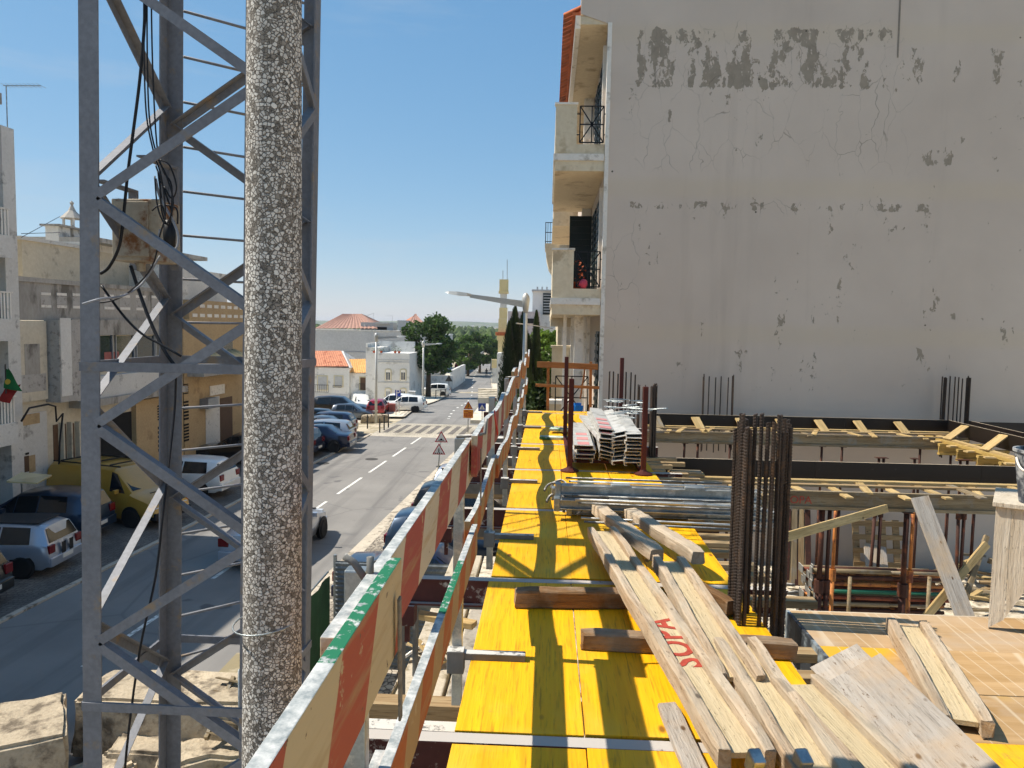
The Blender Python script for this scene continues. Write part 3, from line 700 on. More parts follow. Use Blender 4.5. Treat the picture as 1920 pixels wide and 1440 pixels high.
# cables
M_cab = mat('m_black_cable', '17181c', .5, 0, var=.1, bump=0); M_cabg = mat('m_grey_cable', '8d8f94', .5, var=.1, bump=0)
def cable(pts, r, label, m=None, n=6, y=4.9):
    P = [ony(p[0], p[1], p[2] if len(p) > 2 else y) for p in pts]; P = smooth_line(P, 5)
    b = MB(); b.tube(P, r, n); return tag(b.build('cable', m or M_cab, smooth=True), label, 'cable', 'cables on the lattice tower')
cable([(272, -60), (271, 40), (262, 150), (248, 260), (239, 330), (232, 400), (224, 460), (205, 500), (188, 513)], .011, 'thickest black cable hanging down the tower beside the cabinet')
for k, pts in enumerate(([(270, -60), (270, 80), (274, 210), (288, 285), (302, 330), (310, 400), (300, 440), (285, 500), (245, 545), (205, 565), (155, 568)],
                         [(276, -60), (276, 90), (280, 220), (294, 290), (312, 330), (325, 380), (312, 420), (296, 390), (290, 330)],
                         [(283, -60), (286, 120), (294, 270), (306, 320), (322, 350), (318, 420), (304, 400), (300, 340)],
                         [(300, 300), (318, 310), (331, 350), (322, 372), (308, 350)], [(285, 395), (300, 385), (330, 390), (333, 420)],
                         [(292, 310), (306, 350), (322, 400), (316, 430), (304, 380), (296, 320)])):
    cable(pts, .0055, 'thin black cable looped in the bundle above the cabinet', y=4.85+.02*k)
cable([(292, 335), (300, 370), (322, 410), (334, 440), (331, 465), (312, 470), (298, 455), (300, 430)], .008, 'pale grey hose looped beside the black cable bundle', M_cabg)
cable([(245, 498, 5.2), (262, 550, 5.2), (285, 610, 5.15), (310, 660, 5.1), (330, 688, 5.1)], .012, 'straight black cable slanting down below the cabinet')
cable([(190, 535), (230, 590), (265, 625), (300, 645), (340, 668)], .008, 'sagging black cable below the cabinet')
cable([(300, 480, 5), (268, 530, 5), (230, 555, 4.8), (190, 560, 4.6), (155, 570, 4.6)], .007, 'wavy thin cable crossing the front left tower leg', M_cabg)
cable([(330, 690, 5.6), (328, 760, 5.6), (320, 840, 5.5), (306, 960, 5.3), (292, 1080, 5.2), (262, 1220, 5.1), (238, 1400, 5.0), (232, 1500, 5)], .009, 'long cable running down inside the tower to the ground')
bo = ony(318, 440, 4.95); b = MB(); b.lathe([(.001, -.1), (.035, -.09), (.04, 0), (.035, .09), (.001, .1)], bo, 10); tag(b.build('cable_joint', M_cab, smooth=True), 'black cable joint sleeve hanging by the cabinet', 'cable joint')
# ------------------------------------------------------------------ concrete pole with exposed aggregate
def aggregate(name):
    t = NT(name); v = t.vec(rand=False); nd = t.n('ShaderNodeTexNoise'); nd.inputs['Scale'].default_value = 60; t.l(v, nd.inputs['Vector'])
    vm = t.n('ShaderNodeVectorMath'); vm.operation = 'SCALE'; vm.inputs['Scale'].default_value = .008; t.l(nd.outputs['Color'], vm.inputs[0])
    va = t.n('ShaderNodeVectorMath'); va.operation = 'ADD'; t.l(v, va.inputs[0]); t.l(vm.outputs[0], va.inputs[1]); q = va.outputs[0]
    e = t.voro(q, 84, 'DISTANCE_TO_EDGE'); cc = t.sep(t.voro(q, 84, 'F1', 1))[0]; e2 = t.voro(q, 210, 'DISTANCE_TO_EDGE')
    c = t.mix(cc, srgb('bdb6ac'), srgb('e9e4da')); c = t.mix(t.ramp(cc, .8, .82), c, srgb('8d867c'))
    gap = t.ramp(e, .05, .12); gap = t.math('MULTIPLY', gap, t.ramp(cc, .11, .13)); lo = t.mix(t.ramp(e2, .04, .2), srgb('35322e'), srgb('8a8379'))
    x = t.mix(gap, lo, c); a = t.noise(v, 2.0, 4); x = t.mix(t.ramp(a, .4, .75), x, t.mix(.3, x, srgb('8a7f70')))
    t.bump(gap, .9, .004); return t.done(x, .85, 0, .3)
M_agg = aggregate('m_exposed_aggregate')
pole = thing('concrete_pole', 'tapered round concrete pole faced with exposed stone chips', 'pole')
pd = 2.5; cxy = ony(497, 700, pd)
b = MB(); prof = []
zb_ = ony(497, 1440, pd).z; zt_ = ony(494, 0, pd).z; r0 = 57.5/1440*pd; r1 = 49/1440*pd
for k in range(25):
    z = -.0+k*(zt_+2.2)/24; u = (z-zb_)/(zt_-zb_); prof.append((r0+(r1-r0)*u, z))
b.lathe(prof, (0, 0, 0), 40); po = b.build('shaft', M_agg, pole, True)
po.location = (cxy.x-.045, pd+.02, 0); po.rotation_euler = (0, R(.55), 0)
zc = ony(497, 1162, pd).z; cxr = ony(497, 1162, pd).x
b = MB(); rr = .112
b.tube([(cxr+rr*math.cos(a), pd+.02+rr*math.sin(a), zc-.01+.014*math.sin(a*1.0+1)) for a in [2*math.pi*k/28 for k in range(29)]], .003, 6); b.build('tie_wire', M_galv, pole, True)
# ================================================================== edge formwork round the opening
def filmply(name):
    t = NT(name); v = t.vec(); geo = t.n('ShaderNodeNewGeometry'); up = t.sep(geo.outputs['Normal'])[2]
    x = t.mix(t.ramp(t.noise(v, 1.2, 5, .6), .3, .75), srgb('120e0d'), srgb('221915')); x = t.mix(t.ramp(t.noise(v, 30, 4, .7), .7, .74), x, srgb('8a8078'))
    x = t.mix(t.ramp(up, .7, .8), x, srgb('c9b79c')); return t.done(x, .45, 0, .4)
M_film = filmply('m_film_faced_ply')
M_lath = wood('m_pale_timber', 'c6ab7a', 'a98d5c', 7, 0); M_grey = wood('m_grey_timber', '9c8a6c', '7a684d', 8, 0, dirt=('8a8478', .3, 3))
M_beamy = wood('m_yellow_beam', 'bfa05c', '9a7d44', 8, 0)
M_rust = mat('m_rusty_prop', '45291f', .75, .1, var=.3, vs=4, dirt=('6e3d24', .25, 6)); M_oran = mat('m_orange_prop', 'b5733a', .65, .1, var=.25, vs=4, dirt=('6e3a28', .35, 6))
M_rubar = mat('m_rebar', '453b34', .5, .4, var=.35, vs=3, dirt=('5f4a38', .2, 10))
def edge_form(nm, label, y, x0, x1, ztop, yj, laths, braces):
    f = thing(nm, label, 'formwork', (0, 0, 0))
    n = max(1, round((x1-x0)/2.0)); w_ = (x1-x0)/n
    for k in range(n): part(f, 'black_board', M_film, (x0+k*w_+.002, x0+(k+1)*w_-.002, y, y+.021, ztop-.27, ztop))
    o = MB().box(0, x1-x0+.05, -.02, .02, -.11, .11).build('joist', M_grey, f, bev=.004); o.location = (x0-.05, yj, ztop-.345)
    for zz in (-.09, .09):
        o = MB().box(0, x1-x0+.04, -.04, -.021, -.02, .02).build('joist_flange', M_grey, f); o.location = (x0-.05, yj, ztop-.345+zz)
    o = MB().box(0, x1-x0, -.05, .05, -.018, .018).build('lath', M_lath, f, bev=.003); o.location = (x0, y-.08, ztop-.235)
    o = MB().box(0, x1-x0, -.04, .04, -.015, .015).build('lath', M_hollow, f, bev=.003); o.location = (x0, y-.33, ztop-.24)
    xx = x0+.15
    while xx < x1:
        L = y-yj+rnd.uniform(-.05, .25); o = MB().box(0, L, -.045, .045, -.011, .011).build('slat', M_lath if rnd.random() < .6 else M_grey, f, bev=.002)
        o.location = (xx, y-.04, ztop-.262+.02*(rnd.random() < .4)); o.rotation_euler = (0, 0, R(-90+rnd.uniform(-25, 12))); xx += rnd.uniform(.22, .55)
    for (bx, lean_) in braces:
        o = MB().box(0, .34, -.085, .085, -.012, .012).build('brace', M_lath if rnd.random() < .5 else M_grey, f, bev=.002)
        a = Vector((bx, y-.03, ztop-.05)); c = Vector((bx+lean_, y-.3, ztop-.26)); o.location = a; o.rotation_euler = (c-a).to_track_quat('X', 'Z').to_euler()
    return f
ZE = 5.33
edge_form('edge_formwork', 'edge formwork of black boards and joists running along the gable wall', 15.02, 1.92, 7.7, ZE, 14.3, 0,
          [(ony(px, 783, 15).x, .08) for px in (1228, 1303, 1385, 1460, 1533, 1606, 1682)])
fB = edge_form('edge_formwork', 'edge formwork of black boards on the camera side of the opening, above the prop stack', 9.9, 1.38, 7.6, ZE, 9.2, 0, [])
p = ony(1497, 936, 9.155); text_part('lettering', 'SOPA', .13, mat('m_red_stencil', 'a5402f', .8, var=.25, vs=20, bump=0), fB, Matrix.Translation((p.x, 9.157, ZE-.345)) @ Matrix.Rotation(R(90), 4, 'X'), .001)
# right side runs away from us
f = thing('edge_formwork', 'edge formwork with paired black boards and yellow beam ends closing the opening beyond the bucket', 'formwork')
for xx in (7.72, 8.1):
    for k in range(3): part(f, 'black_board', M_film, (xx, xx+.021, 9.95+k*1.7, 11.64+k*1.7, ZE-.27, ZE))
for k in range(8):
    y = 10.2+k*.62; o = MB().box(-.55, .3, -.04, .04, -.1, -.06).box(-.55, .3, -.013, .013, -.06, .06).box(-.55, .3, -.04, .04, .06, .1).build('beam_end', M_beamy, f); o.location = (7.55, y, ZE-.4)
o = MB().box(0, 4.9, -.05, .05, -.02, .02).build('lath', M_lath, f); o.location = (7.35, 10.0, ZE-.27); o.rotation_euler = (0, 0, R(90))
o = MB().box(0, 4.9, -.045, .045, -.02, .02).build('lath', M_beamy, f); o.location = (7.15, 10.05, ZE-.275); o.rotation_euler = (0, 0, R(90))
for k in range(9):
    o = MB().box(0, rnd.uniform(.5, .9), -.05, .05, -.012, .012).build('slat', M_lath, f); o.location = (6.95, 10.2+k*.55, ZE-.285); o.rotation_euler = (0, 0, R(rnd.uniform(-15, 15)))
for k, y in enumerate((14.4, 13.2, 12.1, 11.0)):
    a = Vector((7.7, y, ZE-.03)); c = Vector((7.25, y-.25, ZE-.25)); o = MB().box(0, (c-a).length, -.08, .08, -.012, .012).build('brace', M_lath, f); o.location = a; o.rotation_euler = (c-a).to_track_quat('X', 'Z').to_euler()
part(f, 'black_board', M_film, (8.3, 9.9, 15.02, 15.04, ZE-.3, ZE-.02))
# ------------------------------------------------------------------ standing props
pmesh = {}
def prop(px, y, label, m=None, zt_=ZE-.46, grp='props under the edge formwork', r=.028, tilt=0.0):
    x = ony(px, 900, y).x; key = (m or M_rust).name
    t_ = thing('steel_prop', label, 'prop', (x, y, ZF), 0, grp); L = zt_-ZF
    if (key, L, r) not in pmesh:
        b = MB(); b.tube([(0, 0, .01), (0, 0, L*.62)], r, 10); a = b.mesh('outer_tube', m or M_rust, True)
        b = MB(); b.tube([(0, 0, L*.62), (0, 0, L-.01)], r*.8, 10); c = b.mesh('inner_tube', m or M_rust, True)
        d = MB().box(-.06, .06, -.06, .06, 0, .008).mesh('base_plate', m or M_rust); e = MB().box(-.06, .06, -.06, .06, L-.008, L).mesh('head_plate', m or M_rust); g = MB().lathe([(r*1.5, L*.6), (r*1.5, L*.66)], n=10).mesh('collar', m or M_rust)
        pmesh[(key, L, r)] = (a, c, d, e, g)
    for nm, me in zip(('outer_tube', 'inner_tube', 'base_plate', 'head_plate', 'collar'), pmesh[(key, L, r)]): link(nm, me, t_)
    t_.rotation_euler = (0, R(tilt), 0); return t_
for px in (1281, 1306, 1366, 1538, 1576, 1722, 1780, 1830): prop(px, 14.35, 'thin dark steel prop in the far row against the gable wall')
for px in (1640, 1655, 1720, 1806, 1812): prop(px, 13.2, 'rusty steel prop in the middle of the opening behind the prop stack', tilt=rnd.uniform(-1.5, 1.5))
for px, r in ((1545, .04), (1559, .03)): prop(px, 9.25, 'dark steel prop of the pair under the near joist by the rebar column', r=r)
prop(1570, 9.7, 'orange brown steel prop just behind the dark pair', M_oran)
prop(1704, 9.2, 'dark brown steel prop under the near joist behind the leaning plank', r=.04); prop(1716, 9.75, 'yellow brown steel prop behind the leaning plank', M_oran)
prop(1892, 9.3, 'dark steel prop half hidden behind the white timber trestle'); prop(1260, 9.5, 'steel prop below the end of the galvanised beam stack')
# ------------------------------------------------------------------ rebar
def barmesh(L, r, ribs):
    b = MB(); secs = []
    n = int(L/ribs) if ribs else 1
    for i in range(n+1):
        for rr, dz in (((r*.9, 0), (r*.9, ribs*.45), (r*1.1, ribs*.5), (r*1.1, ribs*.92)) if ribs and i < n else ((r*.9, 0),)):
            z = i*L/n+dz; secs.append([(rr*math.cos(a), rr*math.sin(a)+0, z+.35*r*math.cos(a)) for a in [2*math.pi*k/8 for k in range(8)]])
    b.loft(secs); return b.mesh('bar', M_rubar, 50)
def cage(label, cx, cy, w, d, z0, z1, n, r, ribs, seed, jit=.03):
    q = random.Random(seed); t_ = thing('rebar_column', label, 'rebar', (cx, cy, z0)); me = barmesh(z1-z0, r, ribs)
    for k in range(n):
        if d > 0: u = k/n*4; s = int(u); fr_ = u-s; x, y = ((-1+2*fr_, -1), (1, -1+2*fr_), (1-2*fr_, 1), (-1, 1-2*fr_))[s]
        else: x, y = -1+2*k/(n-1), q.uniform(-.1, .1)
        o = link('bar', me, t_); o.location = (x*w/2+q.uniform(-.006, .006), y*(d if d > 0 else .05)/2+q.uniform(-.006, .006), q.uniform(-jit, jit)); o.rotation_euler = (R(q.uniform(-.35, .35)), R(q.uniform(-.35, .35)), q.uniform(0, 6))
    return t_
cage('big rusty ribbed rebar column rising through the gap beside the deck', ony(1426, 1000, 4.15).x, 4.17, .235, .2, 3.4, 6.5, 20, .0115, .017, 3, .05)
cage('slim dark rebar column behind the galvanised stack at the deck edge', ony(1224, 800, 9.6).x, 9.6, .05, .07, 4.2, 6.28, 10, .013, 0, 4)
cage('rebar starter bars in front of the gable wall behind the aluminium frames', ony(1166, 730, 14.7).x, 14.7, .5, 0, 4.8, 6.13, 7, .016, 0, 5)
cage('short rebar bundle beside the brown rack posts', ony(1203, 740, 12.5).x, 12.5, .12, .1, 4.8, 6.05, 6, .01, 0, 6)
cage('rebar starter bars standing behind the far black boards', ony(1347, 735, 15.2).x, 15.22, .58, .12, 4.6, 6.08, 10, .013, 0, 7)
cage('rebar starter bars at the corner where the black boards turn', ony(1795, 740, 15.2).x, 15.25, .46, .14, 4.6, 6.15, 12, .014, 0, 8)
# ------------------------------------------------------------------ rack of aluminium frames
M_alu = mat('m_dull_aluminium', 'c9c7c0', .5, .35, var=.12, vs=5, dirt=('9a968c', .3, 7), bump=.1)
M_alur = mat('m_alu_red_print', 'c98a86', .6, .1, var=.15, vs=8); M_brown = mat('m_brown_painted_steel', '4e2018', .6, .1, var=.2, vs=3)
rack = thing('steel_rack', 'dark red steel rack with corner posts holding the aluminium frames', 'rack')
for (px, pyb, pyt) in ((1068, 884, 710), (1206, 890, 725)):
    p = onz(px, pyb, ZD); zt_ = ony(px+2, pyt, p.y).z; MB().box(p.x-.027, p.x+.027, p.y-.027, p.y+.027, ZD+.02, zt_).build('post', M_brown, rack, bev=.004)
    MB().lathe([(.1, 0), (.1, .015), (.04, .04), (.03, .06)], (p.x, p.y, ZD+.001), 14).build('foot', M_brown, rack)
yf = onz(1068, 884, ZD).y
for xx in (onz(1068, 884, ZD).x, onz(1206, 890, ZD).x-.02):
    MB().box(xx-.027, xx+.027, yf+2.4, yf+2.45, ZD+.02, ZD+1.16).build('post', M_brown, rack, bev=.004)
    MB().box(xx-.025, xx+.025, yf+.03, yf+2.399, ZD+.02, ZD+.06).build('side_bar', M_brown, rack)
x0r, x1r = onz(1068, 884, ZD).x+.04, onz(1206, 890, ZD).x-.05
for yy in (yf+.25, yf+2.0): MB().box(x0r-.03, x1r+.03, yy-.03, yy+.03, ZD+.061, ZD+.09).build('cross_bar', M_brown, rack)
def channel(L, w, h, red):
    b = MB(); t_ = .006
    b.box(-w/2, w/2, 0, L, h-t_, h); b.box(-w/2, -w/2+t_, 0, L, 0, h-t_-.0005); b.box(w/2-t_, w/2, 0, L, 0, h-t_-.0005)
    b.box(-w/2+t_+.001, -w/2+.03, 0, L, 0, .004); b.box(w/2-.03, w/2-t_-.001, 0, L, 0, .004); return b.mesh('panel', M_alu)
ch1 = channel(2.0, .21, .045, 1); ch2 = channel(2.2, .165, .042, 1); ch3 = channel(2.2, .175, .038, 0)
redm = [MB().box(-.065, .065, a_, c_, .0455, .0475).mesh('red_print', M_alur) for a_, c_ in ((.05, .25), (.42, .62), (.8, .98))]
def alu(me, x, y, z, rz, ry, label, red=False, rxx=0):
    t_ = thing('aluminium_panel', label, 'panel', (x, y, z), 0, 'aluminium panels in the rack'); link('sheet', me, t_)
    if red:
        for rm in redm: link('red_print', rm, t_)
    t_.rotation_euler = (R(rxx), R(ry), R(rz)); return t_
zb0 = ZD+.092
for k in range(4): alu(ch1, x0r+.11+.015*(k % 3), yf+.06-.03*(k % 2), zb0+k*.05, rnd.uniform(-2, 2), 0, 'flat aluminium panel with faded red print in the low left pile of the rack', True)
for k in range(8):
    alu(ch2, x0r+.36+rnd.uniform(-.01, .01), yf+.1+rnd.uniform(-.06, .06), zb0+k*.046, rnd.uniform(-5, 4), rnd.uniform(3, 14), 'tilted aluminium channel in the middle left pile of the rack', k > 5)
    alu(ch2, x0r+.50+rnd.uniform(-.01, .01), yf+.05+rnd.uniform(-.06, .06), zb0+k*.043, rnd.uniform(-7, 7), rnd.uniform(-14, -3), 'tilted aluminium channel in the middle right pile of the rack')
for k in range(9): alu(ch3, x1r-.06+rnd.uniform(-.012, .012), yf-.02+rnd.uniform(-.06, .06), zb0+k*.038, rnd.uniform(-2, 2), rnd.uniform(-2, 2), 'aluminium channel in the tall right pile of the rack')
for k in range(18):   # wire handles lying on top
    c = Vector((x0r+.45+rnd.uniform(-.08, .42), yf+rnd.uniform(.3, 2.1), zb0+.42+rnd.uniform(-.02, .14))); a = rnd.uniform(-.5, .9); L = rnd.uniform(.15, .3); wv = .035
    d = Vector((math.cos(a), math.sin(a), rnd.uniform(-.15, .15))); e = Vector((-d.y, d.x, 0))*wv
    b = MB(); b.tube([c-e, c+d*L-e, c+d*(L+.03)-e*.5, c+d*(L+.03)+e*.5, c+d*L+e, c+e], .006, 6)
    tag(b.build('bent_rod', M_galv, smooth=True), 'bent steel rod handle lying on top of the aluminium panels', 'rod', 'bent rods on the aluminium pile')
# green and white boards lying on the deck by the rack
M_grn = mat('m_green_white_paint', '2f6b45', .7, var=.2, vs=6, dirt=('c9d6c9', .7, 4))
for k, (px, py, w_, d_) in enumerate(((1053, 824, .62, .16), (1064, 812, .52, .22))):
    p = onz(px, py, ZD); o = MB().box(-w_/2, w_/2, -d_/2, d_/2, 0, .035).build('painted_board', M_grn, bev=.003); o.location = (p.x, p.y, ZD+.004+.03*k); o.rotation_euler = (0, 0, R(-3-5*k))
    tag(o, ('narrow green and white board lying across the deck by the rack', 'wider green and white board on top of the narrow one by the rack')[k], 'board')
# ------------------------------------------------------------------ galvanised beams stacked across the deck
M_zinc = mat('m_zinc_steel', 'a3a5a1', .42, .55, var=.2, vs=7, dirt=('c9c8c2', .35, 9), bump=.08)
def gbeam(px, py, L, z, ang, label, box_=True):
    p = onz(px, py, ZD+z); t_ = thing('galvanised_beam', label, 'beam', (p.x, p.y, ZD+z), R(ang), 'galvanised beams stacked across the deck')
    b = MB(); b.box(0, L, -.055, .055, 0, .008); b.box(0, L, -.055, .055, .07, .078); b.box(0, L, -.016, .016, .0085, .0695); b.build('profile', M_zinc, t_, bev=.002)
    for q in (.25, .62, .85): MB().box(q*L, q*L+.16, -.062, .062, .0785, .1).build('sleeve', M_zinc, t_, bev=.006)
    b = MB(); b.box(-.05, -.001, -.05, .05, -.02, .09); b.build('end_plate', M_galv, t_, bev=.004); return t_
gbeam(1052, 925, 1.62, .20, -2, 'topmost galvanised beam of the stack lying across the deck')
gbeam(1045, 932, 1.62, .10, -3, 'galvanised beam in the upper layer, on the side facing the rack')
gbeam(1050, 952, 1.6, .10, -2.5, 'galvanised beam in the upper layer, on the side facing the long timbers')
gbeam(1060, 942, 1.66, .01, -3, 'galvanised beam in the bottom layer, on the side facing the rack')
gbeam(1073, 962, 1.7, .01, -3, 'galvanised beam in the bottom layer, nearest the long timbers')
for k, (px, py) in enumerate(((1045, 905), (1053, 925), (1070, 948), (1033, 910), (1038, 930))):
    p = onz(px, py, ZD+.12); b = MB(); pts = [(p.x-.06, p.y-.03, p.z-.05), (p.x-.03, p.y, p.z+.0), (p.x+.04, p.y+.02, p.z+.02), (p.x+.09, p.y-.02, p.z-.02), (p.x+.05, p.y-.06, p.z-.06)]
    b.tube(smooth_line([Vector(q) for q in pts], 4), .011, 8); tag(b.build('beam_hook', M_gst, smooth=True), 'rusty curled hook at the left end of the galvanised stack', 'hook', 'hooks on the galvanised stack')
p = onz(1300, 960, ZD+.05); b = MB(); b.beam((p.x, p.y, p.z+.12), (p.x+.16, p.y-.05, p.z-.12), .08, .05); b.beam((p.x+.02, p.y-.02, p.z+.1), (p.x+.22, p.y-.05, p.z+.02), .05, .05); tag(b.build('forked_head', M_galv, bev=.006), 'forked steel head hanging off the right end of the galvanised stack', 'steel head')

for k in range(7):   # loose rods and straps among the galvanised beams
    p = pz0 = onz(1060+k*6, 918+k*7, ZD+.2); L = 1.3+.1*(k % 3); b = MB(); b.tube([(p.x, p.y, 0), (p.x+L, p.y-.06-.01*k, 0)], .009, 6); o = b.build('steel_rod', M_alu if k % 2 else M_gst, smooth=True); o.location = (0, 0, ZD+(.302 if k < 2 else .212 if k < 5 else .125)); tag(o, 'thin pale steel rod lying along the galvanised beams', 'rod', 'rods on the galvanised stack')
# ================================================================== timber beams lying on the deck
def oldwood(name, c1, c2, yel=None, ax=0):
    def S_(k): q = [1, 1, 1]; q[ax] = k; return tuple(q)
    t = NT(name); v = t.vec(S_(.06)); g = t.noise(v, 22, 7, .68, .9); g2 = t.noise(v, 95, 4, .7)
    x = t.mix(t.ramp(g, .3, .68), srgb(c1), srgb(c2)); x = t.mix(t.ramp(g2, .55, .72), x, sc(srgb(c2), .62))
    v3 = t.vec(S_(.3)); ch = t.noise(v3, 55, 5, .75); x = t.mix(t.ramp(ch, .60, .68), x, srgb('5e4a36'))
    k = t.voro(t.vec(S_(.5)), 7.0); x = t.mix(t.ramp(k, .045, .085, (1, 1, 1), (0, 0, 0)), x, srgb('4d3826'))
    a = t.noise(t.vec(), 2.2, 5, .6)
    x = t.mix(t.ramp(a, .45, .8), x, srgb(yel or 'b5aa96')); x = t.randval(x, .07)
    t.bump(t.math('ADD', t.math('ADD', g, t.math('MULTIPLY', g2, .8)), t.math('MULTIPLY', ch, .5)), .9, .008); return t.done(x, .85, 0, .2)
M_fl = oldwood('m_worn_flange', 'c9b69d', '9f8567'); M_web = oldwood('m_beam_web', 'c9b896', 'b5a07c', 'c2ad84')
M_dkt = oldwood('m_dark_crosspiece', '8f6e4a', '664629'); M_gpl = oldwood('m_grey_board', 'b3aba0', '90867a', 'b89a74')
def rough(name, m, parent, L, w, h, jit=.004, n=None, broken=(0, 0), seed=0, M=None):
    """worn timber: chamfered section, wandering edges, ragged ends; local x along, z=0 underside"""
    q = random.Random(seed); n = n or max(6, int(L/.07)); secs = []; c = min(w, h)*.09
    for i in range(n+1):
        u = i/n; x = u*L; e0 = max(0, 1-x/.09)*broken[0]; e1 = max(0, 1-(L-x)/.09)*broken[1]; k = 1-.10*max(e0, e1)
        def J(): return q.uniform(-jit, jit)*.35
        wy, wz = [jit*1.6*mnoise.noise(Vector((x*3.1, seed*7.3, o_))) for o_ in (0, 9)]
        W, H = w/2*k, h*k
        sec = [(-W+c, 0), (W-c, 0), (W, c), (W, H-c), (W-c, H), (-W+c, H), (-W, H-c), (-W, c)]
        secs.append([(x+(q.uniform(-.012, .012) if i in (0, n) else 0), y_+J()+wy, z_+(J()+wz)*(.4 if z_ < .01 else 1)) for y_, z_ in sec])
    b = MB(); b.loft(secs); o = b.build(name, m, parent, 35, fix=True)
    if M is not None: o.matrix_local = M
    return o
def h20(label, p0, p1, L=None, broken=(1, 1), seed=1, tilt=0, txt=None, w=.20, h=.08, fl=(0, 0), grp='worn timber I beams piled on the deck'):
    p0, p1 = Vector(p0), Vector(p1); d = p1-p0; L = L or d.length; t_ = thing('timber_beam', label, 'timber beam', p0, 0, grp)
    t_.rotation_euler = d.to_track_quat('X', 'Z').to_euler()
    t_.rotation_euler.rotate_axis('X', R(tilt))
    fw = .046
    for s, ex in ((1, fl[0]), (-1, fl[1])):
        o = rough('flange', M_fl, t_, L-abs(ex), fw, h, .0045, None, broken, seed*7+s); o.location = (max(0, -ex), s*(w/2-fw/2), 0)
    o = MB().box(.03, L-.03, -w/2+fw+.001, w/2-fw-.001, h/2-.014, h/2+.006).build('web', M_web, t_)
    if txt:
        M = Matrix.Translation((txt[1], txt[3] if len(txt) > 3 else 0, h/2+.0075)) @ Matrix.Rotation(R(txt[4] if len(txt) > 4 else 0), 4, 'Z')
        text_part('lettering', txt[0], txt[2], mat('m_red_stencil', 'b5564a', .8, var=.25, vs=20, bump=0), t_, M, .001, spacing=1.1, bold=.004)
    return t_
def pz(px, py, z): return onz(px, py, ZD+z)
tc1 = rough('timber_offcut', M_dkt, None, .62, .095, .1, .004, None, (.5, .5), 3)
a = pz(967, 1143, 0.0); tc1.location = (a.x, a.y+.05, ZD+.003); tc1.rotation_euler = (0, 0, R(4)); tag(tc1, 'square brown timber bearer laid across the deck under the far ends of the beams', 'timber')
tc2 = rough('timber_offcut', M_dkt, None, 1.02, .09, .085, .005, None, (.6, .6), 4)
a = pz(1092, 1222, 0.0); tc2.location = (a.x, a.y+.05, ZD+.003); tc2.rotation_euler = (0, 0, R(-1.5)); tag(tc2, 'long split timber bearer under the lettered beam, reaching past the deck edge', 'timber')
ZB = .105
a, c = pz(1128, 985, ZB+.08), pz(1402, 1402, ZB+.08); a.z = c.z = ZD+ZB
h20('worn timber I beam stencilled SOPA in red on its web', c, a, seed=2, txt=('SOPA', .95, .21, 0, 0), tilt=0)
a, c = pz(1252, 1040, ZB+.08), pz(1392, 1262, ZB+.08); a.z = c.z = ZD+ZB+.002
h20('worn timber I beam lying right of the stencilled one, its near end broken', c, a, seed=3)
a, c = pz(1378, 1190, ZB+.08), pz(1570, 1480, ZB+.08); a.z = c.z = ZD+ZB
h20('timber I beam with dark knots in its web running out towards the viewer', c, a, seed=4)
a, c = pz(1490, 1262, ZB+.08), pz(1720, 1500, ZB+.08); a.z = c.z = ZD+ZB
h20('timber I beam with a wide ribbed web beside the dark form panel', c, a, seed=5, w=.22)
a, c = pz(1128, 962, .09), pz(1235, 1040, .09); a.z = c.z = ZD+.1
for k, (pa, pb, L, lab) in enumerate((((1120, 962), (1232, 1050), None, 'short rounded timber lying behind the broken beam'), ((1180, 965), (1308, 1052), None, 'shaggy timber with a sawn end lying right of the rounded one'), ((1240, 1050), (1375, 1120), None, 'splintered dark timber poking out from under the broken beam'))):
    a, c = pz(*pa, .12), pz(*pb, .12); z = ZD+(.11, .1, .02)[k]; a.z = c.z = z; o = rough('timber_offcut', M_fl if k < 2 else M_dkt, None, (c-a).length, .1 if k < 2 else .07, .085, .009, None, (.8, .9), 20+k)
    o.location = c; o.rotation_euler = (a-c).to_track_quat('X', 'Z').to_euler(); tag(o, lab, 'timber')
# small grey plank at the bottom edge
a, c = pz(1250, 1315, .03), pz(1330, 1500, .03); a.z = c.z = ZD+.004; o = rough('plank', M_gpl, None, (c-a).length, .085, .03, .003, None, (1.2, 0), 31)
o.location = a; o.rotation_euler = (c-a).to_track_quat('X', 'Z').to_euler(); tag(o, 'grey plank with a rounded end lying on the yellow deck', 'plank')
# ------------------------------------------------------------------ worn plywood platform
def wornply(name):
    t = NT(name); v = t.vec((.08, 1, 1)); g = t.noise(v, 14, 6, .6, .7); a = t.noise(t.vec(), 1.1, 5, .6)
    x = t.mix(t.ramp(g, .3, .7), srgb('b8966a'), srgb('9c7a4c')); x = t.mix(t.ramp(a, .42, .66), x, srgb('bda384')); b_ = t.noise(t.vec((.5, 1, 1)), 2.3, 5); x = t.mix(t.ramp(b_, .56, .7), x, srgb('b5a28c'))
    y_ = t.noise(t.vec(), .7, 3); x = t.mix(t.ramp(y_, .55, .62), x, srgb('c99c2c')); sc_ = t.voro(t.vec((3, .16, 1)), 3.0, 'DISTANCE_TO_EDGE'); x = t.mix(t.ramp(sc_, .01, .03, (.55, .55, .55), (0, 0, 0)), x, srgb('cdbca0'))
    x = t.randval(x, .07); t.bump(g, .3, .003); return t.done(x, .65, 0, .3)
M_wply = wornply('m_worn_ply'); M_dkp = mat('m_dark_form_panel', '33373c', .55, 0, var=.3, vs=3, dirt=('8a9498', .4, 5))
plat = thing('plywood_platform', 'worn plywood platform of big sheets beside the deck', 'platform')
PX0 = 1.4; rows = [pz(1700, 1152, 0).y, pz(1700, 1217, 0).y, pz(1700, 1298, 0).y, pz(1800, 1392, 0).y, 1.6]
M_yelw = M_yel
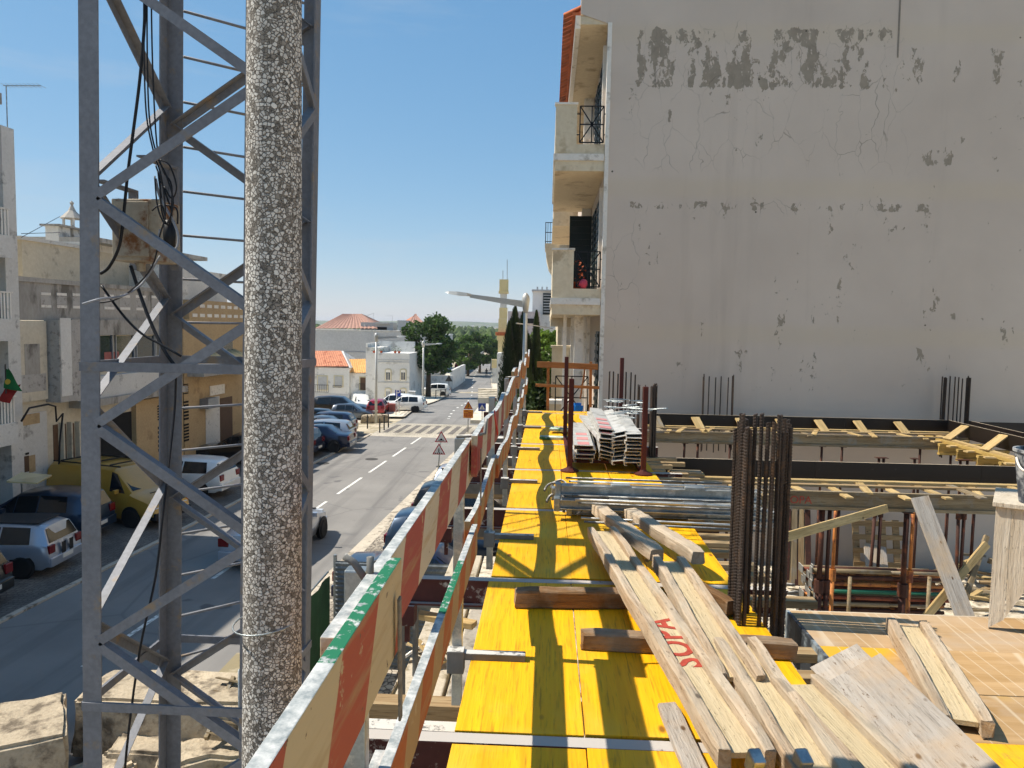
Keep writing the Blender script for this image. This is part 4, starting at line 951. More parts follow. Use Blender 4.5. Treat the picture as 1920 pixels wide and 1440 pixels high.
for k in range(4):
    y1, y0 = rows[k]-.002, rows[k+1]+.002
    xs_ = (PX0, 2.55, 4.4) if k % 2 else (PX0, 3.1, 4.4)
    for j in range(2):
        o = MB().box(0, xs_[j+1]-xs_[j]-.004, 0, y1-y0, -.021, 0).build('sheet', M_yel if (k >= 2 and j == 1) or k == 3 else M_wply, plat, bev=.002); o.location = (xs_[j]+.002, y0, ZD+.002*((k+j) % 2))
part(plat, 'side_panel', M_dkp, (PX0-.021, PX0-.001, rows[3], rows[0], ZD-.24, ZD+.003), bev=.002)
part(plat, 'edge_panel', M_film, (PX0, 4.4, rows[0]+.001, rows[0]+.02, ZD-.2, ZD-.004))
for yy in (2.3, 3.0, 3.7): part(plat, 'joist', M_hollow, (PX0+.05, 4.3, yy-.04, yy+.04, ZD-.2, ZD-.024))
# beam on the platform
a, c = pz(1700, 1160, .08), pz(1812, 1345, .08); a.z = c.z = ZD+.006
h20('pale worn timber I beam lying alone on the plywood platform', c, a, seed=9, w=.2)
# two grey boards leaning against the beam
def bigboard(label, P, th, seed):
    P = [Vector(p) for p in P]; x = (P[1]-P[0]); y = (P[3]-P[0]); n = x.cross(y).normalized(); L, W = x.length, y.length; x.normalize(); y = n.cross(x)
    b = MB(); q = random.Random(seed); k = 16; secs = []
    for i in range(k+1):
        u = i/k*L; secs.append([(u, q.uniform(-.003, .003), 0), (u, W+q.uniform(-.003, .003), 0), (u, W+q.uniform(-.003, .003), th), (u, q.uniform(-.003, .003), th)])
    b.loft(secs); o = b.build('grey_board', M_gpl, None, fix=True, bev=.003); o.matrix_world = basis(P[0], x, y, n)
    return tag(o, label, 'board')
for lab, p0, p3, z0_, z3_, L, th in (('wide weathered grey board with a toothed edge, underneath its twin', (1606, 1206), (1538, 1264), .165, .055, 1.2, .022),
                           ('wide weathered grey board leaning over its twin beside the platform beam', (1650, 1224), (1552, 1322), .215, .05, 1.5, .024)):
    a, c = pz(*p0, z0_), pz(*p3, z3_); bigboard(lab, [a, a+Vector((.03, -L, 0)), c+Vector((.03, -L, 0)), c], th, 3)
for k, (px, py) in enumerate(((1417, 1428), (1505, 1428))):
    p = pz(px, py, .2); o = MB().box(-.022, .022, -.03, .03, -.05, .03).build('clamp_block', M_galv, bev=.008); o.location = p; o.rotation_euler = (R(20), 0, R(10)); tag(o, 'small grey steel clamp block standing on the timber beams', 'clamp', 'clamp blocks on the beams')
# ------------------------------------------------------------------ trestle and bucket
M_wt = oldwood('m_whitewashed_timber', 'd6cab6', 'b9a88e', 'd6cbb8', 2)
q = pz(1856, 1182, 0); tr = thing('timber_trestle', 'boxy whitewashed timber trestle with notched side standing on the platform', 'trestle', (q.x, q.y+.02, ZD+.006), R(-31))
TH = .665
for k, (x0_, x1_) in enumerate(((0, .07), (.072, .15), (.152, .28), (.282, .40), (.402, .52))):
    def cut(x): return max(0, .26*(1-abs(x-.165)/.125))
    xs_ = [x0_, x1_] if not (x0_ < .165 < x1_) else [x0_, .165, x1_]
    P = [(x, cut(x)) for x in xs_]; P += [(x1_, TH), (x0_, TH)]
    b = MB(); b.ngon([(x, 0, z) for x, z in P], (0, .03, 0)); o = b.build('front_plank', M_wt, tr, fix=True); b = MB(); b.ngon([(x, .42, z) for x, z in P], (0, .03, 0)); b.build('back_plank', M_wt, tr, fix=True)
part(tr, 'side', M_wt, (0, .03, .031, .419, .25, TH)); part(tr, 'side', M_wt, (.49, .52, .031, .419, .25, TH))
part(tr, 'top', M_wt, (-.015, .53, -.02, .46, TH, TH+.025), bev=.003)
bk = thing('bucket', 'black rubber bucket with cement stains standing on the trestle', 'bucket', (q.x+.225, q.y+.0, ZD+.006+TH+.026))
M_bkt = mat('m_cement_stained_rubber', '3c4048', .7, 0, var=.3, vs=8, dirt=('a9aaa8', .55, 9))
b = MB(); b.lathe([(.105, 0), (.108, .02), (.14, .27), (.148, .27), (.148, .285), (.135, .285), (.102, .03), (.0, .03)], n=28); b.build('shell', M_bkt, bk, 40)
b = MB(); b.tube(smooth_line([Vector((-.148, 0, .24)), Vector((-.16, -.08, .19)), Vector((-.08, -.165, .17)), Vector((.08, -.165, .17)), Vector((.16, -.08, .19)), Vector((.148, 0, .24))], 5), .006, 7); b.build('handle', M_trimw, bk, True)
# ================================================================== things on the ground left of the deck
M_block = mat('m_old_block_concrete', 'b5a58c', .95, var=.2, vs=1.3, dirt=('6e6252', .45, 2.2), bump=1.0, bs=14, bd=.03)
def lump(name, size, m, label, loc, rz, seed, rnd_=.05, cat='concrete block', grp=None):
    """weathered block: subdivided box with chipped edges"""
    bm = bmesh.new(); bmesh.ops.create_cube(bm, size=1); bmesh.ops.scale(bm, vec=size, verts=bm.verts)
    bmesh.ops.bevel(bm, geom=bm.edges[:], offset=.05, segments=2, affect='EDGES'); bmesh.ops.subdivide_edges(bm, edges=bm.edges[:], cuts=4, use_grid_fill=True)
    for v in bm.verts:
        n_ = mnoise.noise_vector(v.co*2.3+Vector((seed*9, 0, 0)))*rnd_+mnoise.noise_vector(v.co*9+Vector((0, seed*5, 0)))*rnd_*.35; v.co += n_
    me = bpy.data.meshes.new(name); bm.to_mesh(me); bm.free(); me.materials.append(m); me.polygons.foreach_set('use_smooth', [True]*len(me.polygons)); me.set_sharp_from_angle(angle=R(45))
    o = link(name, me); o.location = loc; o.rotation_euler = (0, 0, rz); return tag(o, label, cat, grp)
zt1 = 1.05
a, c = onz(128, 1305, zt1), onz(470, 1325, zt1); d = c-a
lump('concrete_block', (3.0, 1.15, .98), M_block, 'long chipped concrete block behind the tower legs by the road', ((a.x+c.x)/2+.1, a.y+.5, zt1-.49), math.atan2(d.y, d.x)+R(2), 1)
a = onz(40, 1360, 1.05); lump('concrete_block', (2.0, 1.5, 1.0), M_block, 'pale concrete block lying at an angle left of the tower', (a.x-.45, a.y-.1, .55), R(34), 2)
for k, (px, py, sz, lab) in enumerate(((270, 1395, (1.0, .6, .5), 'broken concrete lump on the ground inside the tower base'), (380, 1400, (1.3, .7, .45), 'flat concrete slab fragment right of the tower base'), (190, 1425, (.9, .6, .4), 'rough stone lump in front of the long block'))):
    a = onz(px, py, .5); lump('concrete_lump', sz, M_block, lab, (a.x, a.y, sz[2]/2+.03), R(20*k), 5+k, .09, 'rubble')
# pallet leaning behind the pole
pl = thing('pallet', 'splintered timber pallet leaning on the long concrete block behind the pole', 'pallet'); a = onz(432, 1262, 1.1)
for k in range(5):
    o = MB().box(0, 1.0, -.05, .05, 0, .02).build('slat', M_grey, pl); o.location = (a.x-.1+.05*k, a.y-.3-.2*k, 1.15-.12*k); o.rotation_euler = (R(-20), R(4), R(-10))
for k in range(2): o = MB().box(0, 1.1, -.03, .03, 0, .08).build('bearer', M_grey, pl); o.location = (a.x+.15+.7*k, a.y-.2, 1.1); o.rotation_euler = (0, R(28), R(-92))
# hoarding of ribbed metal sheets and a green net fence
M_hoard = mat('m_grey_hoarding', '6c7274', .5, .3, var=.12, vs=1.5, dirt=('8f9290', .3, 4), bump=.05)
def ribsheet(w, h):
    b = MB(); n = 24; secs = []
    for i in range(n*4):
        z = i/(n*4-1)*h; dy = (.0, .0, .018, .018)[i % 4]; secs.append([(0, dy, z), (w, dy, z)])
    b.loft(secs, False, False); return b.mesh('sheet', M_hoard)
ho = thing('hoarding', 'grey ribbed metal hoarding standing across the site end', 'fence'); rs = ribsheet(1.25, 2.2)
a = onz(627, 1052, 2.25); hx, hy = a.x, a.y
for k in range(5): o = link('sheet', rs, ho); o.location = (hx+.02+k*1.27, hy, .05); o.modifiers.new('s', 'SOLIDIFY').thickness = .004
for k in range(6): MB().box(hx-.03+k*1.27, hx+.03+k*1.27, hy+.03, hy+.09, 0, 2.36).build('post', M_galv, ho)
def netmat(name):
    t = NT(name); v = t.vec(rand=False); e = t.n('ShaderNodeTexWave'); e.inputs['Scale'].default_value = 30; e.bands_direction = 'Z'; t.l(v, e.inputs[0]); x = t.mix(t.ramp(t.noise(v, 2, 4), .3, .7), srgb('24452f'), srgb('2f5a3c')); t.bump(e.outputs[0], .5, .004); return t.done(x, .8)
M_net = netmat('m_green_net')
nf = thing('net_fence', 'dark green debris netting on a frame fence running along the pavement', 'fence')
for k in range(2):
    y1, y0 = hy-.1-k*2.2, hy-.1-(k+1)*2.2
    b = MB(); n = 10
    b.loft([[(hx-.06+.02*math.sin(i*1.9+k), y0+.05+(y1-y0-.1)*i/n, .15), (hx-.06+.03*math.sin(i*1.3+k*2), y0+.05+(y1-y0-.1)*i/n, 2.0)] for i in range(n+1)], False, False)
    b.build('net', M_net, nf, True)
    b = MB(); b.tube([(hx-.1, y0, .05), (hx-.1, y0, 2.08)], .02, 8); b.build('post', M_galv, nf, True); b = MB(); b.tube([(hx-.1, y0, 2.06), (hx-.1, y1, 2.06)], .02, 8); b.build('rail', M_galv, nf, True)
# retaining wall top and slabs at the lower level beside the deck
rw = thing('retaining_wall', 'pale concrete retaining wall top seen below the guard rail', 'wall')
MB().box(-1.85, -1.25, 5.4, 15.35, 0, ZF).build('wall', M_concl, rw, bev=.02); MB().box(-1.1, -.45, 5.0, 13.0, ZF+.001, ZF+.35).build('upstand', M_conc, rw, bev=.02)
q = random.Random(5)
for k in range(26):   # offcuts and paper rubble at the wall foot
    px, py = (q.uniform(560, 640), q.uniform(1200, 1262)) if k < 14 else (q.uniform(760, 860), q.uniform(1190, 1240)); a = onz(px, py, .2 if k < 14 else ZF+.1)
    o = MB().box(-q.uniform(.1, .3), q.uniform(.1, .3), -.05, .05, -.015, .015).build('offcut', (M_lath, M_trimw, M_grey)[k % 3], None); o.location = (a.x, a.y, a.z+q.uniform(0, .15)); o.rotation_euler = (q.uniform(-.6, .6), q.uniform(-.6, .6), q.uniform(0, 3.1))
    tag(o, 'pale offcut in the heap beside the green net fence' if k < 14 else 'pale offcut lying below the guard rail on the lower level', 'offcut', 'offcuts by the net fence' if k < 14 else 'offcuts below the guard rail')
# two steel starter stubs with screw heads and a plank below the rail
for k, px in enumerate((755, 768)):
    p = ony(px, 1178-10*k, 5.2); b = MB(); b.tube([(p.x, 5.2+.25*k, p.z-.5), (p.x, 5.2+.25*k, p.z)], .022, 8); b.lathe([(.035, 0), (.035, .03)], (p.x, 5.2+.25*k, p.z), 8); tag(b.build('steel_stub', M_gst, smooth=40), 'splattered steel stub standing below the guard rail', 'steel stub', 'steel stubs below the rail')
a, c = ony(745, 1145, 6.0), ony(890, 1172, 5.8); tbeam('plank', M_lath, None, a, c, .1, .045)['label'] = 'pale plank lying across the beams below the guard rail'
for o in bpy.data.objects:
    if o.parent is None and o.name.startswith('plank') and 'category' not in o: o['category'] = 'plank'
# ------------------------------------------------------------------ loose timbers and prop stack in the lower level
def leanplank(pa, ya, pc, yc, w, th, m, label, up=(0, -1, .2)):
    a, c = ony(*pa, ya), ony(*pc, yc); d = c-a; o = MB().box(0, d.length, -w/2, w/2, -th/2, th/2).build('plank', m, bev=.003); x = d.normalized(); z = Vector(up); z = (z-x*z.dot(x)).normalized(); y = z.cross(x); o.matrix_world = basis(a, x, y, z); return tag(o, label, 'plank')
leanplank((1724, 932), 8.95, (1822, 1190), 8.2, .20, .03, M_gpl, 'broad grey plank leaning against the near joist')
leanplank((1662, 953), 9.0, (1470, 1008), 7.5, .09, .04, M_lath, 'pale plank rising from the rebar column to the near joist')
leanplank((1850, 1020), 8.9, (1735, 1158), 8.4, .085, .04, M_lath, 'thin plank crossing behind the broad leaning plank')
leanplank((1850, 1005), 9.4, (1810, 1120), 9.0, .06, .04, M_grey, 'grey batten behind the trestle side')
M_rust2 = mat('m_red_brown_prop', '7a3f2a', .7, .1, var=.25, vs=4, dirt=('4a2a20', .3, 6))
ps = [M_rust, M_oran, M_rust, M_rust, mat('m_green_prop', '1f5f4a', .55, .1, var=.15), mat('m_black_prop', '2b2d30', .6, .1), M_oran, M_rust, M_grey, M_oran, M_rust]
r_ = .036
for k in range(42):
    row, col = divmod(k, 5); m_ = ps[4] if (row == 5 and col == 0) else (M_oran, M_rust, M_rust2, M_oran, M_grey)[(k*7+row*3) % 5]
    y = 12.1+col*.13+q.uniform(-.02, .02); z = ZF+.08+row*.105; x0_ = ony(1530, 1100, 12.1).x+q.uniform(-.1, .06); L = q.uniform(1.9, 2.2)
    t_ = thing('stacked_prop', {'m_rusty_prop': 'dark rusty steel', 'm_orange_prop': 'orange brown steel', 'm_red_brown_prop': 'red brown steel', 'm_grey_timber': 'dull tan', 'm_green_prop': 'green steel'}[m_.name]+' prop lying in the prop stack on the lower floor', 'prop', (x0_, y, z), R(q.uniform(-1, 1)), 'props stacked on the lower floor')
    b = MB(); b.tube([(0, 0, 0), (L*.6, 0, 0)], r_, 8); b.build('outer_tube', m_, t_, True); b = MB(); b.tube([(L*.6, 0, 0), (L, 0, 0)], r_*.8, 8); b.build('inner_tube', m_, t_, True)
    MB().box(-.01, -.001, -.06, .06, -.06, .06).build('base_plate', M_gst, t_)
for px in (1594, 1743):
    a = ony(px, 1082, 11.9); b = MB(); b.tube([(a.x, 11.9, ZF), (a.x, 11.9, a.z)], .03, 8); tag(b.build('stake_post', M_grey, smooth=True), 'short pale stake standing upright in front of the prop stack', 'stake', 'stakes before the prop stack')
# leaning boards and pallets by the wall
pw = thing('pallet', 'timber pallet leaning on the gable wall behind the prop stack', 'pallet')
for k in range(4): leanp = ony(1600+k*25, 1005, 15.0); o = MB().box(-.06, .06, -.02, .02, 0, 1.1).build('stile', M_hollow, pw); o.location = (leanp.x, 14.7, ZF); o.rotation_euler = (R(-14), 0, 0)
for k in range(4): leanp = ony(1600, 1005, 15.0); o = MB().box(-.08, .92, -.035, -.021, -.05, .05).build('slat', M_hollow, pw); o.location = (leanp.x, 14.72+.04+.06*k, ZF+.25+.25*k)
leanplank((1640, 1022), 14.6, (1645, 1075), 14.2, .42, .025, M_gpl, 'square grey board leaning against the pallet')
for k in range(7):
    leanplank((1478+k*6, 955+q.uniform(-8, 8)), 14.2, (1474+k*7, 1098), 13.6, .1, .03, (M_rust, M_hollow, M_grey)[k % 3], 'tall dark board leaning upright behind the rebar column')['group'] = 'boards leaning behind the rebar column'
for k in range(22):
    a = onz(q.uniform(1775, 1930), q.uniform(1060, 1150), ZF+.2); L = q.uniform(.4, 1.3)
    o = MB().box(-L/2, L/2, -.05, .05, -.02, .02).build('offcut', (M_lath, M_grey, M_hollow)[k % 3]); o.location = (a.x, a.y, ZF+.06+q.uniform(0, .4)); o.rotation_euler = (q.uniform(-.2, .2), q.uniform(-.2, .2), q.uniform(-.7, .7)); tag(o, 'timber offcut in the heap behind the trestle', 'offcut', 'offcut heap behind the trestle')
for k in range(12):
    a = onz(q.uniform(1470, 1530), q.uniform(1085, 1200), ZF+.1); L = q.uniform(.2, .5); b = MB(); b.tube([(-L/2, 0, 0), (L/2, 0, 0)], .03, 8); o = b.build('tube_offcut', M_gst, smooth=True); o.location = (a.x, a.y, ZF+.05+q.uniform(0, .2)); o.rotation_euler = (0, 0, q.uniform(-.5, .5)); tag(o, 'short splattered tube lying beside the prop stack end', 'tube', 'tubes by the prop stack')
# small stack of boards on the near edge formwork
for k in range(4):
    p = onz(1278, 890, ZE-.2); o = MB().box(-.23+.015*k, .23-.03*(k == 3), -.12, .1-.02*k, 0, .022).build('short_board', (M_lath, M_grey)[k % 2], bev=.002); o.location = (p.x, 9.62, ZE-.235+.036+.024*k); o.rotation_euler = (0, 0, R(q.uniform(-4, 4))); tag(o, 'short board in the little pile on the near edge formwork', 'board', 'short boards on the edge formwork')
# ================================================================== buildings on the left side of the street (street frame: x=s, y=t)
FS = -18.4
def fz(px, py, s=FS): p = ons(px, py, s); return p.dot(SD), p.z
M_fgrey = mat('m_grey_stained_render', 'a8a196', .92, var=.14, vs=.7, dirt=('6e685e', .3, 1.1), bump=.2, stretch=(1, 1, .45))
M_fcream = mat('m_cream_stained_render', 'cfc3ab', .9, var=.08, vs=.6, dirt=('a89c88', .15, 1.4), bump=.15)
M_fwhite = mat('m_white_stained_render', 'd5d0c6', .9, var=.08, vs=.9, dirt=('9a948b', .2, 1.8), bump=.15)
M_fbeige = mat('m_beige_render', 'b99d74', .9, var=.08, vs=.8, dirt=('a08560', .15, 1.5), bump=.15)
M_fmott = mat('m_mottled_render', 'b3aca2', .92, var=.1, vs=3, dirt=('87817a', .3, 5), bump=.2)
M_blue = mat('m_blue_door', '1d2850', .5, var=.1); M_wood = mat('m_brown_door', '5f4530', .7, var=.15, vs=4); M_alum = mat('m_grey_alu', '8f9296', .4, .4)
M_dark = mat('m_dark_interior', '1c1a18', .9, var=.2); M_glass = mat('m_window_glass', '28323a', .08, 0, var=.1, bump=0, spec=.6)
M_green = mat('m_green_trim', '3f5a3c', .8, var=.15)
def sthing(name, label, cat): return thing(name, label, cat, (0, 0, 0), -SA)
def fr(parent, name, m, px0, px1, py0, py1, s0, s1, ref=None, bev=0):
    """box on the facade plane: pixel columns give t, pixel rows give z (at the mean column), s0..s1 its depth"""
    ref = FS if ref is None else ref; t0, _ = fz(px0, 700, ref); t1, _ = fz(px1, 700, ref); pm_ = (px0+px1)/2
    z1 = fz(pm_, py0, ref)[1]; z0 = fz(pm_, py1, ref)[1]
    return part(parent, name, m, (s0, s1, t0, t1, z0, z1), bev=bev)
# ---- block A with balconies
A = sthing('apartment_block', 'tall grey block with stacked balconies and a flag beside the cream building', 'building')
tA, _ = fz(37, 600)
part(A, 'wall', M_fwhite, (-34, FS-.9, -6, tA-.9, -.1, 13.6)); part(A, 'end_fin', M_fwhite, (FS-.9, FS, tA-.55, tA, -.1, fz(33, 245)[1])); part(A, 'end_wall', M_fgrey, (-34, FS-.901, tA-.899, tA-.3, -.1, 13.3))
part(A, 'green_strip', M_green, (FS-.7, FS-.55, tA-.7, tA-.56, 2.5, 12.4))
part(A, 'roof_slab', M_fgrey, (-34.2, FS+.1, -6.2, tA-.6, 13.61, 13.95))
bz = [fz(10, yy)[1] for yy in (462, 615, 808)]
for k, z in enumerate(bz):
    part(A, 'balcony_slab', M_fwhite, (FS-.895, FS+.35, tA-9, tA-.75, z-.28, z)); part(A, 'fascia', M_fwhite, (FS+.351, FS+.42, tA-9, tA-.75, z-.4, z+.3))
    for j in range(30): part(A, 'baluster', M_trimw, (FS+.33, FS+.36, tA-.86-j*.13, tA-.80-j*.13, z+.301, z+1.1)) if j < 9 else None
    part(A, 'handrail', M_trimw, (FS+.31, FS+.38, tA-9, tA-.74, z+1.1, z+1.15))
    part(A, 'window', M_glass, (FS-.899, FS-.87, tA-4.5, tA-1.6, z+.1, z+2.1))
part(A, 'garage_door', M_blue, (FS-.899, FS-.8, tA-6, tA-.95, 0, 3.0))
fl = thing('flag', 'small green and red flag hanging from a balcony of the grey block', 'flag'); a = ons(10, 690, FS+.55)
b = MB(); b.tube([a+Vector((0, 0, -.9)), a+Vector((0, 0, .12))], .02, 6); b.build('staff', M_iron, fl)
for nm, m_, z0, z1, x0 in (('green_half', mat('m_flag_green', '1f6b34', .8), .0, -.62, 0), ('red_half', mat('m_flag_red', '9e2a22', .8), -.5, -1.0, -.18)):
    b = MB(); secs = []
    for i in range(7):
        u = i/6; z = z0+(z1-z0)*u; w_ = .12+.42*u if nm == 'green_half' else .5-.2*u; secs.append([a+Vector((x0*u-.02, -.02+.06*math.sin(u*5), z)), a+Vector((x0*u-.02+w_*.5, -.02+.1*math.sin(u*4+1), z-.05)), a+Vector((x0*u-.02+w_, .02*math.sin(u*7), z-.1*u))])
    b.loft(secs, False, False); b.build(nm, m_, fl, True)
b = MB(); c = a+Vector((.13, -.09, -.42)); b.lathe([(.0, 0), (.085, 0), (.085, .012), (0, .012)], (0, 0, 0), 12); b.xf(Matrix.Translation(c) @ Matrix.Rotation(R(80), 4, 'X')); b.build('emblem', mat('m_flag_yellow', 'c9a63a', .8), fl)
def antenna(label, a, h, L, rz=0):
    t_ = thing('antenna', label, 'antenna', a); b = MB(); b.tube([(0, 0, 0), (.1*(h > 2), 0, h)], .02, 6); b.build('mast', M_galv, t_)
    b = MB(); b.beam((.1*(h > 2)-.1, 0, h), (L, 0, h-.35*(h > 2)), .025, .025); b.build('boom', M_galv, t_)
    for k in range(9): u = k/8; b = MB(); b.beam((u*L, -.25, h-.35*u*(h > 2)), (u*L, .25, h-.35*u*(h > 2)), .01, .01); b.build('element', M_galv, t_)
    t_.rotation_euler = (0, 0, rz)
p = ons(14, 238, FS-1); antenna('bent rooftop antenna on the tall grey block', p, fz(22, 165, FS-1)[1]-p.z, 1.2)
# ---- block B: cream, terrace storey set back, bays and garage
B = sthing('terrace_building', 'stained cream two storey building with terrace, bay panels and an open garage', 'building')
tB0, tB1 = tA+.02, fz(348, 700)[0]; SB = FS-3.0
zp = fz(120, 537)[1]; zp0 = fz(120, 602)[1]; zg = fz(120, 752)[1]
z1f = fz(170, 602)[1]
part(B, 'wall', M_fcream, (-32, FS-.3, tB0, tB1-.01, -.1, zp0))
# upper set back storey
tu0, tu1 = ons(42, 500, SB).dot(SD), ons(356, 500, SB).dot(SD)
zu = ons(90, 457, SB).z
part(B, 'upper_wall', M_fcream, (-32, SB, tu0, tu1, zp0+.001, zu)); part(B, 'upper_coping', M_fwhite, (-32.05, SB+.08, tu0-.1, tu0+3.4, zu, zu+.14)); part(B, 'roof_slab', M_fgrey, (-32.1, SB+.7, tu0+3.5, tu1+.6, zu+.3, zu+.5)); part(B, 'upper_wall', M_fwhite, (-32, SB-.02, tu0+3.5, tu1-.01, zu+.001, zu+.3))
def chimney(px0, px1, py0, py1, lantern=False):
    t0, t1 = ons(px0, 440, SB-1).dot(SD), ons(px1, 440, SB-1).dot(SD); z1, z0 = ons(px0, py0, SB-1).z, zu
    part(B, 'chimney', M_fwhite, (SB-1.6, SB-1, t0, t1, z0, z1))
    part(B, 'chimney_cap', M_fgrey, (SB-1.75, SB-.85, t0-.15, t1+.15, z1, z1+.08))
    if lantern:
        for (u, w_) in ((0, 0), (0, 1), (1, 0), (1, 1)): part(B, 'lantern_post', M_fwhite, (SB-1.55+.45*u, SB-1.47+.45*u, t0+.05+(t1-t0-.18)*w_, t0+.13+(t1-t0-.18)*w_, z1+.081, z1+.5))
        b = MB(); c = (SB-1.3, (t0+t1)/2); b.lathe([(.5, 0), (.16, .35), (.05, .6), (.09, .7), (.0, .8)], (c[0], c[1], z1+.5), 8); b.build('lantern_roof', M_fgrey, B)
chimney(110, 132, 424, 457); chimney(138, 158, 430, 457, True)
# parapet with open slots marked by white blocks
fr(B, 'parapet', M_fgrey, 46, 346, 537, 602, FS-.6, FS-.301); fr(B, 'parapet_cap', M_fgrey, 44, 347, 531, 539, FS-.65, FS-.25)
for px in list(range(104, 340, 29)):
    for (ya, yb_) in ((549, 554), (572, 577)): fr(B, 'slot_block', M_trimw, px-8, px+10, ya+(px-104)*.03, yb_+(px-104)*.03, FS-.3, FS-.285)
    fr(B, 'slot', M_fmott, px-8, px+10, 555+(px-104)*.03, 571+(px-104)*.03, FS-.3, FS-.297)
# bays
fr(B, 'bay', M_fcream, 46, 97, 602, 752, FS-.299, FS-.15); fr(B, 'niche', M_fgrey, 55, 83, 645, 702, FS-.149, FS-.14); fr(B, 'peeled_panel', M_fmott, 46, 93, 702, 735, FS-.149, FS-.135)
fr(B, 'bay', M_fmott, 100, 140, 600, 752, FS-.299, FS+.25); fr(B, 'bay_panel', M_fwhite, 102, 122, 596, 742, FS+.251, FS+.27)
# first floor windows between pilasters
for (a_, c_) in ((142, 156), (196, 222), (230, 262), (268, 300), (304, 330)):
    fr(B, 'window', M_glass, a_, c_, 630, 697, FS-.299, FS-.28); fr(B, 'frame', M_alum, a_-1.5, a_, 628, 699, FS-.299, FS-.22); fr(B, 'frame', M_alum, c_, c_+1.5, 628, 699, FS-.299, FS-.22)
fr(B, 'curtain', mat('m_pink_curtain', 'a06058', .9), 209, 236, 660, 690, FS-.279, FS-.275)
fr(B, 'lintel', M_fgrey, 142, 340, 600, 628, FS-.299, FS-.1); fr(B, 'sill_panel', M_fwhite, 142, 340, 700, 738, FS-.299, FS+.05); fr(B, 'ledge', M_fgrey, 142, 340, 738, 750, FS-.299, FS+.3)
# ground floor
fr(B, 'door_panel', M_fwhite, 48, 98, 775, 960, FS-.299, FS-.25); fr(B, 'sign_board', M_fbeige, 48, 84, 777, 797, FS-.249, FS-.23); fr(B, 'small_window', M_wood, 50, 62, 857, 887, FS-.249, FS-.24); fr(B, 'small_window', M_fbeige, 62, 74, 855, 887, FS-.249, FS-.243); fr(B, 'vent', M_dark, 56, 62, 850, 854, FS-.249, FS-.23)
for k in range(4): fr(B, 'slot_window', M_wood, 111+k*15, 120+k*15, 797-k, 866-k*2, FS-.299, FS-.285); fr(B, 'slot_fin', M_fcream, 122+k*15, 124.5+k*15, 793-k, 866-k*2, FS-.299, FS-.12)
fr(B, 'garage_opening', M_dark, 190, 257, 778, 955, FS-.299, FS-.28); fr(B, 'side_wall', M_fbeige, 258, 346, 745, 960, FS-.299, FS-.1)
for (a_, c_, y0, y1) in ((298, 305, 760, 790), (298, 305, 800, 850), (347, 356, 720, 740), (347, 356, 752, 790), (347, 356, 795, 830)):
    n = 6
    for k in range(n): fr(B, 'vent_slat', M_dark, a_, c_, y0+(y1-y0)*k/n, y0+(y1-y0)*(k+.6)/n, FS-.0999, FS-.08)
# ---- block C ochre
Cb = sthing('ochre_building', 'ochre building with slotted terrace parapet, tiled canopy and shop doors', 'building')
tC1 = 41.9; zc1 = fz(420, 566)[1]; zc0 = fz(420, 600)[1]
part(Cb, 'wall', M_fbeige, (-32, FS-.1, tB1+.01, tC1, -.1, zc0)); part(Cb, 'parapet', M_fbeige, (FS-.4, FS-.101, tB1+.6, tC1, zc0+.001, zc1)); part(Cb, 'rear_block', M_fwhite, (-32, FS-1.4, tB1+.5, tC1-.6, zc0+.001, zc1+1.6))
part(Cb, 'stair_tower', M_fwhite, (FS-1.399, FS-.401, 32.6, 35.2, zc0-.4, zc1+.9))
for k in range(8):
    t0 = tB1+.9+k*.72
    for z0 in (zc0+.12, zc1-.35): part(Cb, 'slot_block', M_trimw, (FS-.1, FS-.085, t0, t0+.45, z0, z0+.16))
for k in range(7):   # barrel tiles on the canopy
    t0 = fz(388+k*9, 690)[0]; zz = fz(410, 672)[1]; b = MB(); secs = [[(FS-.1+x_, t0+.26*math.cos(a), z_+.2*math.sin(a)) for a in [math.pi*i/6 for i in range(7)]]+[(FS-.1+x_, t0-.2, z_), (FS-.1+x_, t0+.2, z_)] for x_, z_ in ((0, zz+.25), (.75, zz-.1))]
    b.loft(secs); b.build('canopy_tile', mat('m_pale_tile', 'cdb98a', .85, var=.15), Cb, True)
fr(Cb, 'canopy', M_fgrey, 355, 452, 684, 700, FS-.099, FS+.7); fr(Cb, 'shop_door', M_fwhite, 388, 414, 745, 925, FS-.099, FS-.08); fr(Cb, 'shop_door', M_wood, 415, 438, 745, 920, FS-.099, FS-.085); fr(Cb, 'upper_window', M_glass, 420, 440, 640, 668, FS-.099, FS-.09)
fr(Cb, 'shop_sign', M_trimw, 396, 423, 722, 740, FS-.099, FS-.05, bev=.01); fr(Cb, 'air_conditioner', M_alum, 377, 397, 746, 765, FS-.099, FS+.35, bev=.02)
D = sthing('shop_building', 'low beige building seen past the concrete pole beyond the ochre one', 'building')
part(D, 'wall', M_fbeige, (-32, FS-1.2, tC1+1.2, 47.2, -.1, 6.3)); 
for k in range(6): part(D, 'slat', M_wood, (FS-1.199, FS-1.12, 42.9+k*.3, 43.08+k*.3, 1.6, 4.2))
